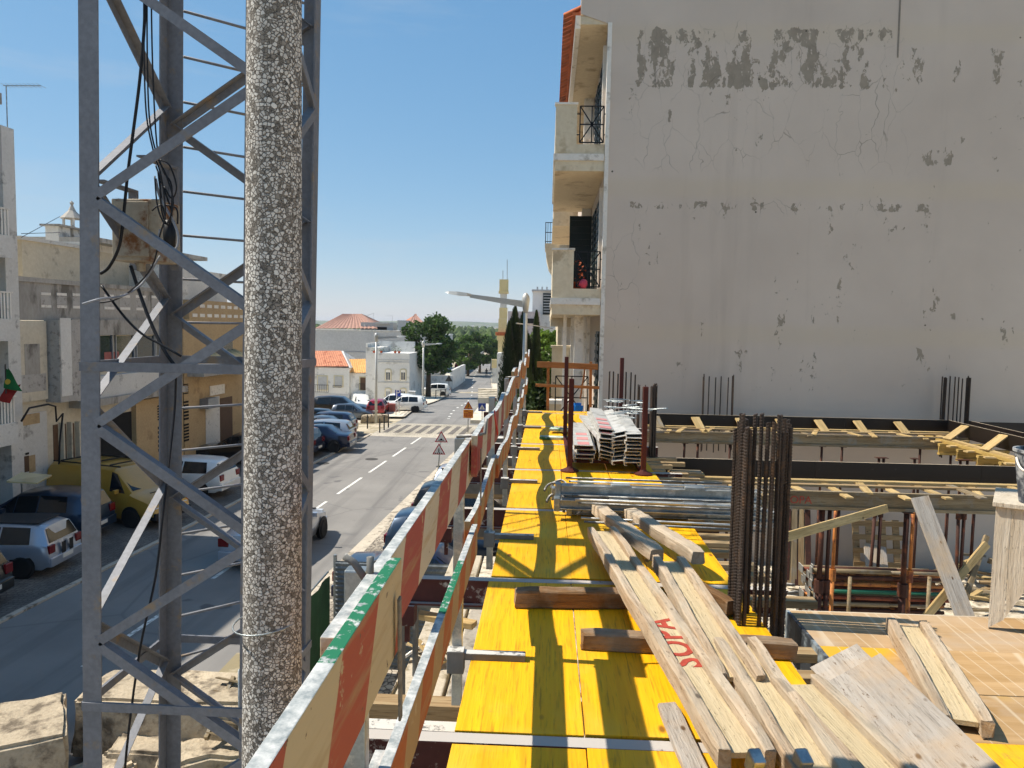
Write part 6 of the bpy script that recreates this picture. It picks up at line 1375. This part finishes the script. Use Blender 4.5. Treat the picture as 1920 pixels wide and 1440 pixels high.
# side profiles: stations (x from rear 0 to front 1, roof/top z, belt z, half width at belt, half width at top)
PROF = {
 'hatch': dict(L=4.0, W=.85, st=[(0, .62, .55, .80, .78), (.015, .95, .9, .84, .74), (.06, 1.38, .95, .87, .60), (.13, 1.45, .95, .88, .60), (.35, 1.49, .94, .89, .61), (.52, 1.44, .92, .89, .59), (.70, .97, .90, .88, .74), (.74, .93, .86, .88, .74), (.90, .80, .74, .84, .72), (.98, .66, .6, .74, .66), (1, .52, .46, .66, .6)], cab=(2, 6)),
 'wagon': dict(L=4.5, W=.87, st=[(0, .62, .55, .80, .78), (.012, .98, .92, .85, .74), (.06, 1.36, .97, .88, .62), (.12, 1.44, .97, .89, .62), (.35, 1.48, .96, .90, .62), (.52, 1.43, .94, .90, .60), (.68, .98, .92, .89, .76), (.72, .94, .88, .88, .76), (.90, .82, .76, .85, .73), (.98, .68, .6, .76, .66), (1, .52, .46, .68, .6)], cab=(2, 6)),
 'suv': dict(L=4.6, W=.92, st=[(0, .75, .6, .84, .80), (.012, 1.1, 1.05, .9, .80), (.06, 1.56, 1.1, .93, .68), (.12, 1.65, 1.1, .94, .67), (.35, 1.70, 1.09, .95, .67), (.54, 1.62, 1.07, .95, .65), (.68, 1.13, 1.04, .94, .82), (.72, 1.08, 1.0, .93, .82), (.90, .98, .9, .9, .78), (.98, .8, .7, .8, .7), (1, .6, .52, .72, .64)], cab=(2, 6)),
 'sedan': dict(L=4.5, W=.88, st=[(0, .62, .5, .78, .74), (.015, .98, .9, .82, .72), (.13, 1.02, .95, .87, .76), (.17, 1.04, .96, .88, .74), (.30, 1.40, .96, .89, .60), (.45, 1.44, .95, .89, .60), (.55, 1.40, .93, .89, .59), (.70, .97, .91, .88, .75), (.74, .93, .87, .87, .75), (.92, .8, .74, .83, .71), (1, .52, .46, .68, .6)], cab=(3, 7)),
 'van': dict(L=4.7, W=.94, st=[(0, .7, .6, .9, .88), (.008, 1.7, 1.1, .93, .85), (.03, 1.9, 1.15, .94, .80), (.10, 1.93, 1.15, .95, .80), (.4, 1.95, 1.15, .95, .80), (.62, 1.90, 1.13, .95, .78), (.665, 1.82, 1.12, .94, .76), (.80, 1.16, 1.08, .93, .80), (.83, 1.10, 1.02, .92, .8), (.95, .92, .85, .88, .76), (.985, .72, .62, .82, .72), (1, .52, .44, .76, .68)], cab=(1, 7)),
}
def car_sections(kind):
    P = PROF[kind]; L = P['L']; secs = []
    for (u, zt_, zb_, wb_, wt_) in P['st']:
        x = (u-.5)*L; z0 = .22 if .02 < u < .98 else .32; zm = (z0+zb_)/2
        hw = [(wb_*.90, z0), (wb_*1.0, zm*.85), (wb_*1.02, zm*1.12), (wb_, zb_), (wt_+(wb_-wt_)*.12, zt_-(zt_-zb_)*.12 if zt_-zb_ > .2 else zt_-.025), (wt_*.86, zt_), (wt_*.4, zt_+.018)]
        sec = [(x, y, z) for y, z in hw] + [(x, -y, z) for y, z in reversed(hw)]; secs.append(sec)
    return secs
CARM = {}
def inset(P, f=.08, fz=.1, off=.006):
    c = sum(P, Vector())/4; n = (P[1]-P[0]).cross(P[3]-P[0])
    if n.length < 1e-6: n = (P[2]-P[1]).cross(P[3]-P[1])
    n.normalize(); return [p+(c-p)*f+n*off for p in P], n
def car_meshes(kind, body):
    key = (kind, body.name)
    if key in CARM: return CARM[key]
    S = [[Vector(p) for p in s] for s in car_sections(kind)]; n = len(S[0]); P = PROF[kind]; L = P['L']; W = P['W']; out = []
    b = MB(); b.loft(S); me = b.mesh('body', body, 38)
    bm = bmesh.new(); bm.from_mesh(me); bmesh.ops.recalc_face_normals(bm, faces=bm.faces); bm.to_mesh(me); bm.free(); out.append(('body', me, None))
    c0, c1 = P['cab']
    def outw(q):
        c = sum(q, Vector())/4; nn = (q[1]-q[0]).cross(q[3]-q[0]); ref = Vector((0, c.y, c.z-1.0)); return q if nn.dot(ref) > 0 else [q[3], q[2], q[1], q[0]]
    # side windows: from stations c0..c1, section points 3-4 (belt to roof edge)
    for side in (0, 1):
        ia, ib = (3, 4) if side == 0 else (n-4, n-5)
        if kind == 'van': segs = [(5, 6)]
        else:
            mids = list(range(c0, c1)); segs = [(c0, c0+2), (c0+2, c0+3), (c0+3, c1)] if c1-c0 >= 4 else [(c0, c0+1), (c0+1, c1)]
        for (i0, i1) in segs:
            q = [S[i0][ia], S[i1][ia], S[i1][ib], S[i0][ib]]
            if i1 == c1 and kind != 'van': q[1] = S[c1][ia].lerp(S[c1-1][ia], .18); q[2] = S[c1-1][ib].lerp(S[c1][ib], .1)
            if i0 == c0 and kind in ('hatch', 'wagon', 'suv'): q[0] = S[c0][ia].lerp(S[c0+1][ia], .9); q[3] = S[c0][ib].lerp(S[c0+1][ib], 1.2)
            if kind == 'van': q = [S[5][ia], S[7][ia].lerp(S[6][ia], .25), S[6][ib], S[5][ib]]
            q = [p+(sum(q, Vector())/4-p)*.07 for p in q]; sy = 1 if side == 0 else -1
            nn = Vector((0, sy, .35)).normalized(); bb = MB(); f_ = [p+nn*.012 for p in q]; g_ = [p-nn*.02 for p in q]; bb.ngon(f_, -nn*.03); out.append(('side_window', bb.mesh('side_window', M_glassd), 'fix'))
    def crosswin(i0, i1, nm, lift):
        a = [S[i0][k] for k in (4, n-5)]; c = [S[i1][k] for k in (4, n-5)]; q = [a[0], a[1], c[1], c[0]]
        q = [p+Vector((0, 0, .025)) for p in q]; ce = sum(q, Vector())/4; q = [p+(ce-p)*.08 for p in q]; nn = (q[1]-q[0]).cross(q[3]-q[0]).normalized()
        if nn.z < 0: nn = -nn
        bb = MB(); bb.ngon([p+nn*lift for p in q], -nn*.05); out.append((nm, bb.mesh(nm, M_glassd), 'fix'))
    wi = c1 if kind != 'van' else 7
    crosswin(wi, wi-1, 'windscreen', .012)
    if kind == 'sedan': crosswin(3, 4, 'rear_window', .012)
    elif kind != 'van': crosswin(1, 2, 'rear_window', .012)
    # lamps, plate, bumpers
    zb_ = P['st'][0][1]
    for sy in (-1, 1):
        y0, y1 = (W*.62, W*.96) if sy > 0 else (-W*.96, -W*.62)
        out.append(('tail_lamp', MB().box(-L/2-.015, -L/2+.10, y0, y1, zb_+.06, zb_+.30).mesh('tail_lamp', M_tail), 'bev'))
        zf = P['st'][-2][1]; out.append(('head_lamp', MB().box(L/2-.32, L/2-.045, *((W*.45, W*.76) if sy > 0 else (-W*.76, -W*.45)), zf-.17, zf-.04).mesh('head_lamp', M_lampw), 'bev'))
        out.append(('mirror', MB().box(L*(P['st'][wi][0]-.5)-.5, L*(P['st'][wi][0]-.5)-.4, *((W*1.02, W*1.22) if sy > 0 else (-W*1.22, -W*1.02)), P['st'][wi][2]+.03, P['st'][wi][2]+.17).mesh('mirror', body), 'bev'))
    out.append(('bumper', MB().box(-L/2-.05, -L/2+.2, -W*.94, W*.94, .3, .56).mesh('bumper', body if kind != 'van' else M_blk), 'bev'))
    out.append(('front_bumper', MB().box(L/2-.25, L/2+.04, -W*.86, W*.86, .26, .5).mesh('front_bumper', body if kind != 'van' else M_blk), 'bev'))
    out.append(('grille', MB().box(L/2-.06, L/2+.012, -W*.45, W*.45, P['st'][-1][1]-.02, P['st'][-2][1]-.02).mesh('grille', M_blk), 'bev'))
    out.append(('number_plate', MB().box(-L/2-.062, -L/2-.051, -.26, .26, .42, .53).mesh('number_plate', M_plate), None))
    out.append(('number_plate', MB().box(L/2+.041, L/2+.052, -.26, .26, .36, .47).mesh('number_plate', M_plate), None))
    CARM[key] = out; return out
WH = {}
def wheel(parent, x, y, r=.31):
    if 'w' not in WH:
        b = MB(); b.lathe([(r*.62, -.1), (r*.9, -.105), (r, -.07), (r, .07), (r*.9, .105), (r*.62, .1)], n=22, axis='y'); WH['w'] = b.mesh('tyre', M_tyre, 40)
        b = MB(); b.lathe([(r*.61, -.09), (r*.61, .095), (r*.5, .06), (0.001, .07)], n=22, axis='y'); WH['d'] = b.mesh('rim', M_rim, 40)
        b = MB()
        for k in range(5): a = 2*math.pi*k/5; b.beam((math.cos(a)*.05, .085, math.sin(a)*.05), (math.cos(a)*r*.58, .09, math.sin(a)*r*.58), .05, .03, (0, 1, 0))
        WH['s'] = b.mesh('spokes', M_rim)
        b = MB(); b.lathe([(r*1.22, -.012), (r*1.22, .012)], n=22, axis='y'); WH['a'] = b.mesh('wheel_arch', M_blk, 40)
    t_ = link('wheel', WH['w'], parent); t_.location = (x, y, r)
    if y < 0: t_.rotation_euler = (0, 0, math.pi)
    link('rim', WH['d'], t_)
    return t_
def car(kind, label, loc, rz, body, group, scale=1.0, extra=None):
    """local +x is the car's front"""
    P = PROF[kind]; t_ = thing('parked_car' if kind != 'van' else 'van', label, 'car' if kind != 'van' else 'van', loc, rz, group); L, W = P['L'], P['W']
    for nm, me, fl_ in car_meshes(kind, body):
        o = link(nm, me, t_, .02 if fl_ == 'bev' else 0)
    for x in (-L*.31, L*.315):
        for sy in (-1, 1):
            a = link('wheel_arch', None or WH.get('a') or (wheel(thing('tmp', 'tmp', 'tmp'), 0, 1) and WH['a']), t_); a.location = (x, sy*(W*1.035), .33)
            wheel(t_, x, sy*(W*1.0-.02), .31)
    t_.scale = (scale,)*3
    return t_
PB = {k: paint('m_paint_'+k, c, m_) for k, c, m_ in (('black', '0d0e11', .2), ('navy', '16213c', .35), ('slate', '4d5560', .5), ('silver', 'a9adb2', .6), ('white', 'e6e6e2', .0), ('blue', '2c4056', .4), ('red', 'a01c1c', .1), ('yellow', 'bf9238', .0), ('darkred', '5d1a1e', .2), ('ltsilver', 'b4bcc8', .5))}
G1 = 'cars parked on the left side of the street'; G2 = 'cars parked on the right below the deck'; G3 = 'cars parked on the plaza'
# local heading: angle of the car's front measured from world +x
def gp(px, py, z=.05): p = onz(px, py, z); return Vector((p.x, p.y, z))
# left row seen through the tower: nose in towards the facades, rear to the road
PL = -15.6
def lot(s, t, z=.045): return st(s, t, z)
car('hatch', 'black hatchback with a white plate parked beside the silver two tone car', lot(-15.8, 16.3), math.pi-SA+R(8), PB['black'], G1)
mini = car('hatch', 'silver hatchback with black roof and twin black rear stripes', lot(-16.0, 19.4), math.pi-SA+R(6), PB['ltsilver'], G1, .95)
for sy in (-.28, .1): part(mini, 'stripe', M_blk, (-2.06, -2.045, sy, sy+.18, .57, .9))
part(mini, 'black_roof', M_blk, (-1.55, .1, -.56, .56, 1.475, 1.51), bev=.02)
car('hatch', 'mid blue hatchback parked between the two tone car and the yellow van', lot(-17.2, 22.5), math.pi-SA+R(4), PB['blue'], G1, 1.05)
van = car('van', 'yellow van with roof bars facing the road beside the blue hatchback', lot(-16.1, 25.2), -SA+R(-14), PB['yellow'], G1, 1.0)
for x in (-1.7, -.4, .5): part(van, 'roof_bar', M_blk, (x-.03, x+.03, -.82, .82, 1.99, 2.03)); 
part(van, 'rail', M_blk, (-2.1, .9, -.80, -.76, 1.95, 1.99)); part(van, 'rail', M_blk, (-2.1, .9, .76, .80, 1.95, 1.99)); part(van, 'bonnet_vent', M_blk, (1.55, 1.75, -.35, -.05, 1.06, 1.075))
for sy in (-1, 1): part(van, 'indicator', M_ambl, (2.02, 2.27, *((.72, .86) if sy > 0 else (-.86, -.72)), .66, .8), bev=.01)
awn = thing('parasol_awning', 'pale yellow awning sheet over the rear of the yellow van', 'awning'); a, c = ons(5, 893, -17.2), ons(95, 895, -16.4)
b = MB(); P = [ons(12, 905, -16.9), ons(40, 888, -17.6), ons(97, 893, -17.0), ons(70, 908, -16.0)]; b.ngon([p for p in P], (0, 0, .05)); b.build('sheet', paint('m_awning', 'c9b98a', 0, .8), awn, fix=True); b = MB(); b.tube([P[1]+Vector((0, 0, .02)), Vector((P[1].x, P[1].y, .05))], .03, 6); b.build('pole', M_galv, awn)
car('wagon', 'white estate car parked behind the nose of the yellow van', lot(-16.2, 29.2), math.pi-SA, PB['white'], G1)
car('wagon', 'black estate car standing by the ochre building doors', lot(-16.7, 36.0), math.pi-SA, PB['black'], G1)
car('hatch', 'dark hatchback half hidden behind the concrete pole', lot(-15.6, 38.6), math.pi-SA, PB['navy'], G1)
# row by the crossing (rear to the road)
for k, (px, py, kind, col, lab) in enumerate(((582, 842, 'sedan', 'navy', 'dark blue saloon with red lamps, foremost of the row by the crossing'), (596, 832, 'wagon', 'silver', 'silver estate car second in the row by the crossing'), (607, 822, 'sedan', 'slate', 'grey saloon third in the row by the crossing'), (622, 814, 'wagon', 'navy', 'dark blue estate car with tall tail lamps in the row by the crossing'), (640, 808, 'hatch', 'black', 'black car parked nose out at the end of the row by the crossing'))):
    p = onz(px, py, .05); flip = k == 4
    car(kind, lab, (p.x+.2-.3*k, p.y, .045), (math.pi if not flip else 0)-SA+R(3), PB[col], G1, .95)
# plaza cars
def pcar(kind, px, py, rz, col, lab, sc_=1.0): p = ong2(px, py); return car(kind, lab, (p.x, p.y, gz(p.x, p.y)+.04), rz, PB[col], G3, sc_)
pcar('suv', 641, 784, R(2), 'black', 'black off-road car seen side on at the plaza edge')
pcar('hatch', 663, 787, R(0), 'slate', 'dark car with a glossy roof behind the dry stone kerb', .8)
pcar('van', 677, 768, R(-62), 'white', 'small white delivery van facing the road on the plaza', .92)
pcar('hatch', 735, 770, R(176), 'white', 'white small hatchback parked in front of the arched house', .95)
pcar('hatch', 592, 770, R(90), 'darkred', 'dark red car behind the black off-road car', .95)
pcar('hatch', 709, 776, R(95), 'red', 'red car half hidden behind the street lamp', .8)
pcar('hatch', 757, 772, R(178), 'white', 'white car partly behind the railings beside the ramp', .9)
p = ong(803, 744); car('suv', 'white off-road car parked under the big street tree', (p.x+.3, p.y+2.0, zt(p.y+2)+.05), R(182), PB['white'], G3)
p = ong(864, 692); car('hatch', 'small red car on the far left kerb past the tree', (p.x, p.y, zt(p.y)+.1), R(80), PB['red'], G3)
# moving car
p = onz(566, 1022, 0); car('sedan', 'pale silver saloon driving along the near lane past the tower', st(-9.2, p.dot(SD)-.5, 0), math.pi/2-SA, PB['ltsilver'], 'cars on the road')
# right side, rears towards the road
RR = [(21.9, 'hatch', 'blue', 'blue car whose roof shows under the guard rail', 1.0), (25.6, 'suv', 'black', 'black car with red lamps parked at the pavement below the guard rail', .92), (29.4, 'hatch', 'ltsilver', 'light silver car seen between the guard rail boards', 1.0), (33.6, 'wagon', 'white', 'white estate car with red lamps below the guard rail', 1.0), (37.4, 'hatch', 'white', 'white hatchback behind the white estate below the guard rail', 1.0), (41, 'hatch', 'silver', 'silver hatchback parked beyond the white cars below the deck', 1.0), (46.5, 'hatch', 'black', 'black hatchback parked by the crossing sign', 1.0), (18.4, 'sedan', 'navy', 'dark blue saloon behind the grey hoarding', 1.0)]
for (t, kind, col, lab, s_) in RR:
    car(kind, lab, st(-3.55+.15*math.sin(t), t, .1 if False else .07), -SA+R(3*math.sin(t*3)), PB[col], G2, s_)
for o in [o for o in bpy.data.objects if o.get('label') == 'tmp']:
    for c in kids(o):
        for g in kids(c): bpy.data.objects.remove(g)
        bpy.data.objects.remove(c)
    bpy.data.objects.remove(o)
# ================================================================== lamps, signs, bollards, person
M_lp = mat('m_lamp_post', 'b9b9b4', .5, .4, var=.08, vs=1.5)
def lamp(label, base, H, arm, heading, r=.075, slope=.12):
    t_ = thing('street_lamp', label, 'street lamp', base, heading, None); b = MB(); b.tube([(0, 0, 0), (0, 0, H)], [r, r*.75], 12); b.build('post', M_lp, t_, True)
    b = MB(); b.lathe([(r*.9, H-.5), (r*1.5, H-.1), (r*1.3, H), (r*.7, H+.08), (.02, H+.12)], n=12); b.build('collar', M_lp, t_, True)
    b = MB(); secs = []
    for u in (0, .35, .7): x = u*arm; z = H-.22+slope*x; h = .13*(1-u*.7); secs.append([(x, -.05, z-h), (x, .05, z-h), (x, .05, z+h*.6), (x, -.05, z+h*.6)])
    b.loft(secs); b.build('arm', M_lp, t_, fix=True)
    b = MB(); secs = []
    for u, h, w_ in ((.68, .03, .06), (.73, .05, .12), (.85, .06, .15), (.96, .04, .12), (1, .01, .05)): x = u*arm; z = H-.2+slope*x-(u-.68)*.1; secs.append([(x, -w_, z-h), (x, w_, z-h), (x, w_*.7, z+h), (x, -w_*.7, z+h)])
    b.loft(secs); b.build('lamp_head', M_lp, t_, fix=True); return t_
p = ony(986, 556, 24); lamp('tall street lamp with a long tapered arm beside the cypresses', (p.x, 24, 0), p.z, (986-836)/1440*24, math.pi+.0, .085, .13)
p = onz(705, 794, 0); zt_ = ony(705, 627, p.y).z; lamp('street lamp at the pavement corner by the crossing', (p.x, p.y, 0), zt_, 2.1, 0, .1, .06)
p = ong(793, 762); zt_ = ony(793, 641, p.y).z; lamp('street lamp in front of the big street tree', (p.x, p.y, zt(p.y)), zt_-zt(p.y), 1.7, 0, .1, .06)
M_sred = mat('m_sign_red', 'a8202a', .4, var=.03, bump=0); M_sw = mat('m_sign_white', 'e0dcd4', .4, var=.03, bump=0); M_sblue = mat('m_sign_blue', '1b3f9a', .4, var=.03, bump=0); M_sor = mat('m_sign_orange', 'e08a1c', .45, var=.04, bump=0); M_sbk = mat('m_sign_black', '16161a', .5, bump=0)
def tri(c, w_, y, k=1.0): h = w_*.866; return [(c[0]-w_/2*k, y, c[2]-h/3*k), (c[0]+w_/2*k, y, c[2]-h/3*k), (c[0], y, c[2]+h*2/3*k)]
def trisign(t_, c, w_, face, rim=M_sred):
    b = MB(); b.ngon(tri(c, w_, c[1]-.02), (0, .02, 0)); pl_ = b.build('plate', rim, t_, fix=True); b = MB(); b.ngon(tri(c, w_, c[1]-.026, .76), (0, .0055, 0)); b.build('face', face, pl_, fix=True); return pl_
def person_icon(pl_, c, s, y, m_):
    b = MB(); b.lathe([(.0, 0), (.07*s, 0), (.07*s, .004), (0, .004)], (0, 0, 0), 10); b.xf(Matrix.Translation((c[0], y, c[2]+.30*s)) @ Matrix.Rotation(R(90), 4, 'X')); b.build('symbol_head', m_, pl_)
    b = MB(); b.ngon([(c[0]+x*s, y-.004, c[2]+z*s) for x, z in ((-.06, .22), (.06, .22), (.13, .02), (.06, .06), (.05, -.02), (.16, -.3), (.08, -.3), (0, -.06), (-.1, -.3), (-.18, -.3), (-.06, 0), (-.05, .08), (-.14, .0))], (0, .004, 0)); b.build('symbol_body', m_, pl_, fix=True)
p = onz(818, 915, .1); y = p.y; sg = thing('warning_sign', 'pair of red triangle warning signs, hump above pedestrian crossing, on a thin pole', 'sign'); k_ = y/1440
c1 = ony(827.5, 822, y); c2 = ony(823, 845, y); w_ = 25*k_
b = MB(); b.tube([(p.x, y+.03, .1), ((c1.x+p.x)/2+.02, y+.03, 1.5), (c1.x, y+.03, c1.z+.3)], .025, 8); b.build('pole', M_galv, sg, True); MB().lathe([(.2, 0), (.2, .12), (.08, .2)], (p.x, y+.03, .1), 12).build('base', M_blk, sg)
q1 = trisign(sg, c1, w_, M_sw); q2 = trisign(sg, c2, w_, M_sw)
b = MB(); b.ngon([(c1.x+x*w_, y-.032, c1.z+z*w_) for x, z in ((-.25, -.16), (.25, -.16), (.2, -.1), (.1, -.09), (.05, 0), (-.05, 0), (-.1, -.09), (-.2, -.1))], (0, .004, 0)); b.build('symbol', M_sbk, q1, fix=True); person_icon(q2, c2, w_*.5, y-.029, M_sbk)
for k in range(4): MB().box(c2.x-w_*.28+k*w_*.15, c2.x-w_*.2+k*w_*.15, y-.032, y-.028, c2.z-w_*.23, c2.z-w_*.15).build('symbol_bar', M_sbk, q2)
p = onz(877, 813, 0); y = p.y; so_ = thing('roadworks_sign', 'orange warning triangle above an orange text plate on a pole', 'sign'); k_ = y/1440
a, c = ony(869, 768, y), ony(887, 784, y); b = MB(); b.box(a.x, c.x, y-.02, y, c.z, a.z); pl_ = b.build('text_plate', M_sor, so_, bev=.01); ct = ony(878, 762, y); q1 = trisign(so_, ct, 17.5*k_, M_sor)
MB().box(ct.x-.02, ct.x+.02, y-.035, y-.028, ct.z-.05, ct.z+.15).build('symbol', M_sbk, q1); MB().box(ct.x-.02, ct.x+.02, y-.035, y-.028, ct.z-.12, ct.z-.08).build('symbol_dot', M_sbk, q1)
for k, tx in enumerate(('ATENCAO', 'SAIDA', 'DE VIATURAS', 'DA OBRA')): pass
for k, (x0, x1) in enumerate(((.12, .5), (.5, .86), (.08, .9), (.1, .92), (.15, .8))):
    for j in range(5):
        u0 = x0+(x1-x0)*j/5; MB().box(a.x+(c.x-a.x)*u0, a.x+(c.x-a.x)*(u0+(x1-x0)/5*.7), y-.024, y-.0205, a.z-(a.z-c.z)*(.12+.17*k+.1), a.z-(a.z-c.z)*(.12+.17*k)).build('lettering', M_sred, pl_)
b = MB(); b.tube([(ct.x, y+.03, 0), (ct.x, y+.03, ct.z+.2)], .03, 8); b.build('pole', M_galv, so_, True)
p = onz(905, 800, 0); y = p.y; sb = thing('crossing_sign', 'square blue pedestrian crossing sign with white triangle', 'sign'); a, c = ony(897, 756, y), ony(911, 771, y)
pl_ = part(sb, 'plate', M_sblue, (a.x, c.x, y-.02, y, c.z, a.z), bev=.01); m_ = Vector(((a.x+c.x)/2, y-.021, (a.z+c.z)/2-.04)); b = MB(); b.ngon(tri(m_, .4, y-.027), (0, .006, 0)); b.build('triangle', M_sw, pl_, fix=True); person_icon(pl_, m_+Vector((0, 0, -.02)), .24, y-.03, M_sbk); b = MB(); b.tube([(m_.x, y+.03, 0), (m_.x, y+.03, a.z)], .03, 8); b.build('pole', M_galv, sb, True)
p = ong2(746, 772); y = p.y; spk = thing('parking_sign', 'square blue sign with a white letter P in front of the arched house', 'sign'); a, c = ony(741, 731, y), ony(751.5, 743, y)
pl_ = part(spk, 'plate', M_sblue, (a.x, c.x, y-.02, y, c.z, a.z)); m_ = ((a.x+c.x)/2, y-.022, (a.z+c.z)/2); text_part('letter_p', 'P', .75, M_sw, pl_, Matrix.Translation(m_) @ Matrix.Rotation(R(90), 4, 'X'), .003); b = MB(); b.tube([(m_[0], y+.03, gz(m_[0], y)), (m_[0], y+.03, a.z)], .035, 8); b.build('pole', M_galv, spk, True)
# bollards at the pavement corner, railings, kiosk blocks
for k, (px, py) in enumerate(((cx(825), cy(1208)), (cx(865), cy(1185)), (cx(903), cy(1163)), (cx(715), cy(1170)))):
    p = onz(px, py, .04); b = MB(); b.lathe([(.045, 0), (.045, .85), (.035, .92), (0, .94)], (p.x, p.y, .04), 10); tag(b.build('bollard', M_iron, smooth=40), 'slim dark bollard at the pavement corner by the crossing', 'bollard', 'bollards by the crossing')
rl = thing('ramp_railing', 'grey tubular railing along the pavement ramp on the plaza', 'railing'); pts = [ong2(cx(px), cy(py)) for px, py in ((972, 1060), (1000, 1040), (1040, 1015), (1085, 990))]
for p in pts: b = MB(); b.tube([p, p+Vector((0, 0, 1.0))], .03, 6); b.build('post', M_lp, rl)
for h in (.5, 1.0): b = MB(); b.tube([p+Vector((0, 0, h)) for p in pts], .028, 6); b.build('rail', M_lp, rl)
wp = thing('white_gate_pier', 'short white masonry pier at the end of the ramp railing', 'pier'); p = ong2(cx(1110), cy(1000)); part(wp, 'pier', M_hw, (p.x-.25, p.x+.25, p.y, p.y+.5, p.z-.2, p.z+1.5)); part(wp, 'cap', M_hw, (p.x-.3, p.x+.3, p.y-.05, p.y+.55, p.z+1.5, p.z+1.58))
p = ong2(cx(880), cy(1030)); rbk = thing('red_barrier', 'dusty red plastic barrier block on the plaza', 'barrier', (p.x, p.y, p.z)); b = MB(); b.ngon([(-.9, 0, 0), (.9, 0, 0), (.9, 0, .25), (.75, 0, .75), (-.75, 0, .75), (-.9, 0, .25)], (0, .4, 0)); b.build('block', mat('m_dusty_red', 'a05a52', .8), rbk, fix=True, bev=.03); part(rbk, 'foot', M_blk, (-.85, .85, .05, .35, -.04, 0))
for k in range(9):
    p = onz(cx(690+k*20), cy(1120-k*1.0), 0); lump('kerb_rock', (.7, .5, .55), M_block, 'rough stone in the low dry stone edge round the lamp', (p.x, p.y+.6, .2), k, 60+k, .1, 'stone', 'dry stone edge by the lamp')
rd = thing('roadside_fence', 'low dark fence along the pavement below the street tree', 'fence'); pts = [ong(cx(px), cy(py)) for px, py in ((1330, 905), (1375, 895), (1415, 888), (1465, 870))]
for p in pts: b = MB(); b.tube([p, p+Vector((0, 0, 1.1))], .05, 6); b.build('post', M_iron, rd)
for p, q_ in zip(pts, pts[1:]): b = MB(); b.tube([p+Vector((0, 0, 1.05)), q_+Vector((0, 0, 1.05))], .03, 6); b.build('rail', M_iron, rd)
st2 = thing('back_sign', 'dark back of a triangular sign on a pole under the street tree', 'sign'); p = ong(cx(1448), cy(880)); y = p.y; c = ony(cx(1448), cy(725), y); b = MB(); b.ngon(tri(c, 1.0, y), (0, .02, 0)); b.build('plate', M_iron, st2, fix=True); b = MB(); b.tube([(c.x, y+.05, p.z), (c.x, y+.05, c.z+.4)], .04, 6); b.build('pole', M_iron, st2)
# person walking up the far pavement edge
def skinned(name, nodes, edges, m_, parent, sub=1):
    me = bpy.data.meshes.new(name); me.from_pydata([n[:3] for n in nodes], edges, []); o = link(name, me, parent); me.materials.append(m_)
    sk = o.modifiers.new('skin', 'SKIN'); 
    if not me.skin_vertices: me.skin_vertices.add() if hasattr(me.skin_vertices, 'add') else None
    lay = me.skin_vertices[0].data
    for i, n in enumerate(nodes): lay[i].radius = (n[3], n[3]*(.8 if len(n) < 5 else n[4])); lay[i].use_root = (i == 0)
    sb_ = o.modifiers.new('sub', 'SUBSURF'); sb_.levels = sub; sb_.render_levels = sub; return o
p = ong(912, 708); pe = thing('person', 'person in dark clothes walking away along the far kerb', 'person', (p.x, p.y, zt(p.y)+.02))
M_cl = mat('m_dark_clothes', '22252b', .9); M_sk = mat('m_skin', 'a77f66', .6); M_hair = mat('m_hair', '1d1713', .8)
nodes = [(0, 0, .95, .16), (0, 0, 1.2, .15), (0, 0, 1.42, .17), (0, 0, 1.53, .06), (0, .01, 1.66, .10, 1.1), (.2, 0, 1.42, .07), (.27, .03, 1.15, .05), (.25, .14, .93, .04), (-.2, 0, 1.42, .07), (-.27, -.02, 1.15, .05), (-.26, -.1, .9, .04), (.1, .02, .85, .1), (.1, .14, .5, .07), (.1, .05, .1, .05), (.1, .18, .04, .05), (-.1, -.02, .85, .1), (-.1, -.05, .5, .07), (-.1, -.25, .12, .05), (-.1, -.12, .04, .05)]
edges = [(0, 1), (1, 2), (2, 3), (3, 4), (2, 5), (5, 6), (6, 7), (2, 8), (8, 9), (9, 10), (0, 11), (11, 12), (12, 13), (13, 14), (0, 15), (15, 16), (16, 17), (17, 18)]
skinned('body', nodes, edges, M_cl, pe); b = MB(); b.lathe([(.0, 1.78), (.08, 1.76), (.11, 1.68), (.1, 1.6), (.03, 1.58)], (0, .0, 0), 12); b.build('hair', M_hair, pe, True)
# wires from tower to lamp side, two thin ones over the garden
b = MB(); b.tube([ony(968, 606, 24.2), ony(1000, 610, 30), ony(1036, 616, 36)], .02, 5); tag(b.build('garden_wire', M_lp), 'thin bar reaching from the lamp post to the porch', 'wire')

p = ony(1081, 765, 14.9); o = lump('blue_bag', (.24, .2, .2), mat('m_blue_plastic', '1f78c0', .5), 'crumpled bright blue bag behind the far deck end', (p.x, 14.9, p.z), .3, 77, .03, 'bag')
# ================================================================== air: far things fade to blue
b = MB(); b.box(-3200, 3200, -70, 5200, -5, 36)
hz = b.build('haze', [])
hm = bpy.data.materials.new('m_haze'); hm.use_nodes = True; ht = hm.node_tree; ht.nodes.clear()
ho_ = ht.nodes.new('ShaderNodeOutputMaterial'); pv = ht.nodes.new('ShaderNodeVolumePrincipled'); pv.inputs['Color'].default_value = (.86, .92, 1, 1); pv.inputs['Density'].default_value = .00016; pv.inputs['Anisotropy'].default_value = .2
ht.links.new(pv.outputs[0], ho_.inputs['Volume']); hz.data.materials.append(hm); tag(hz, kind='stuff')
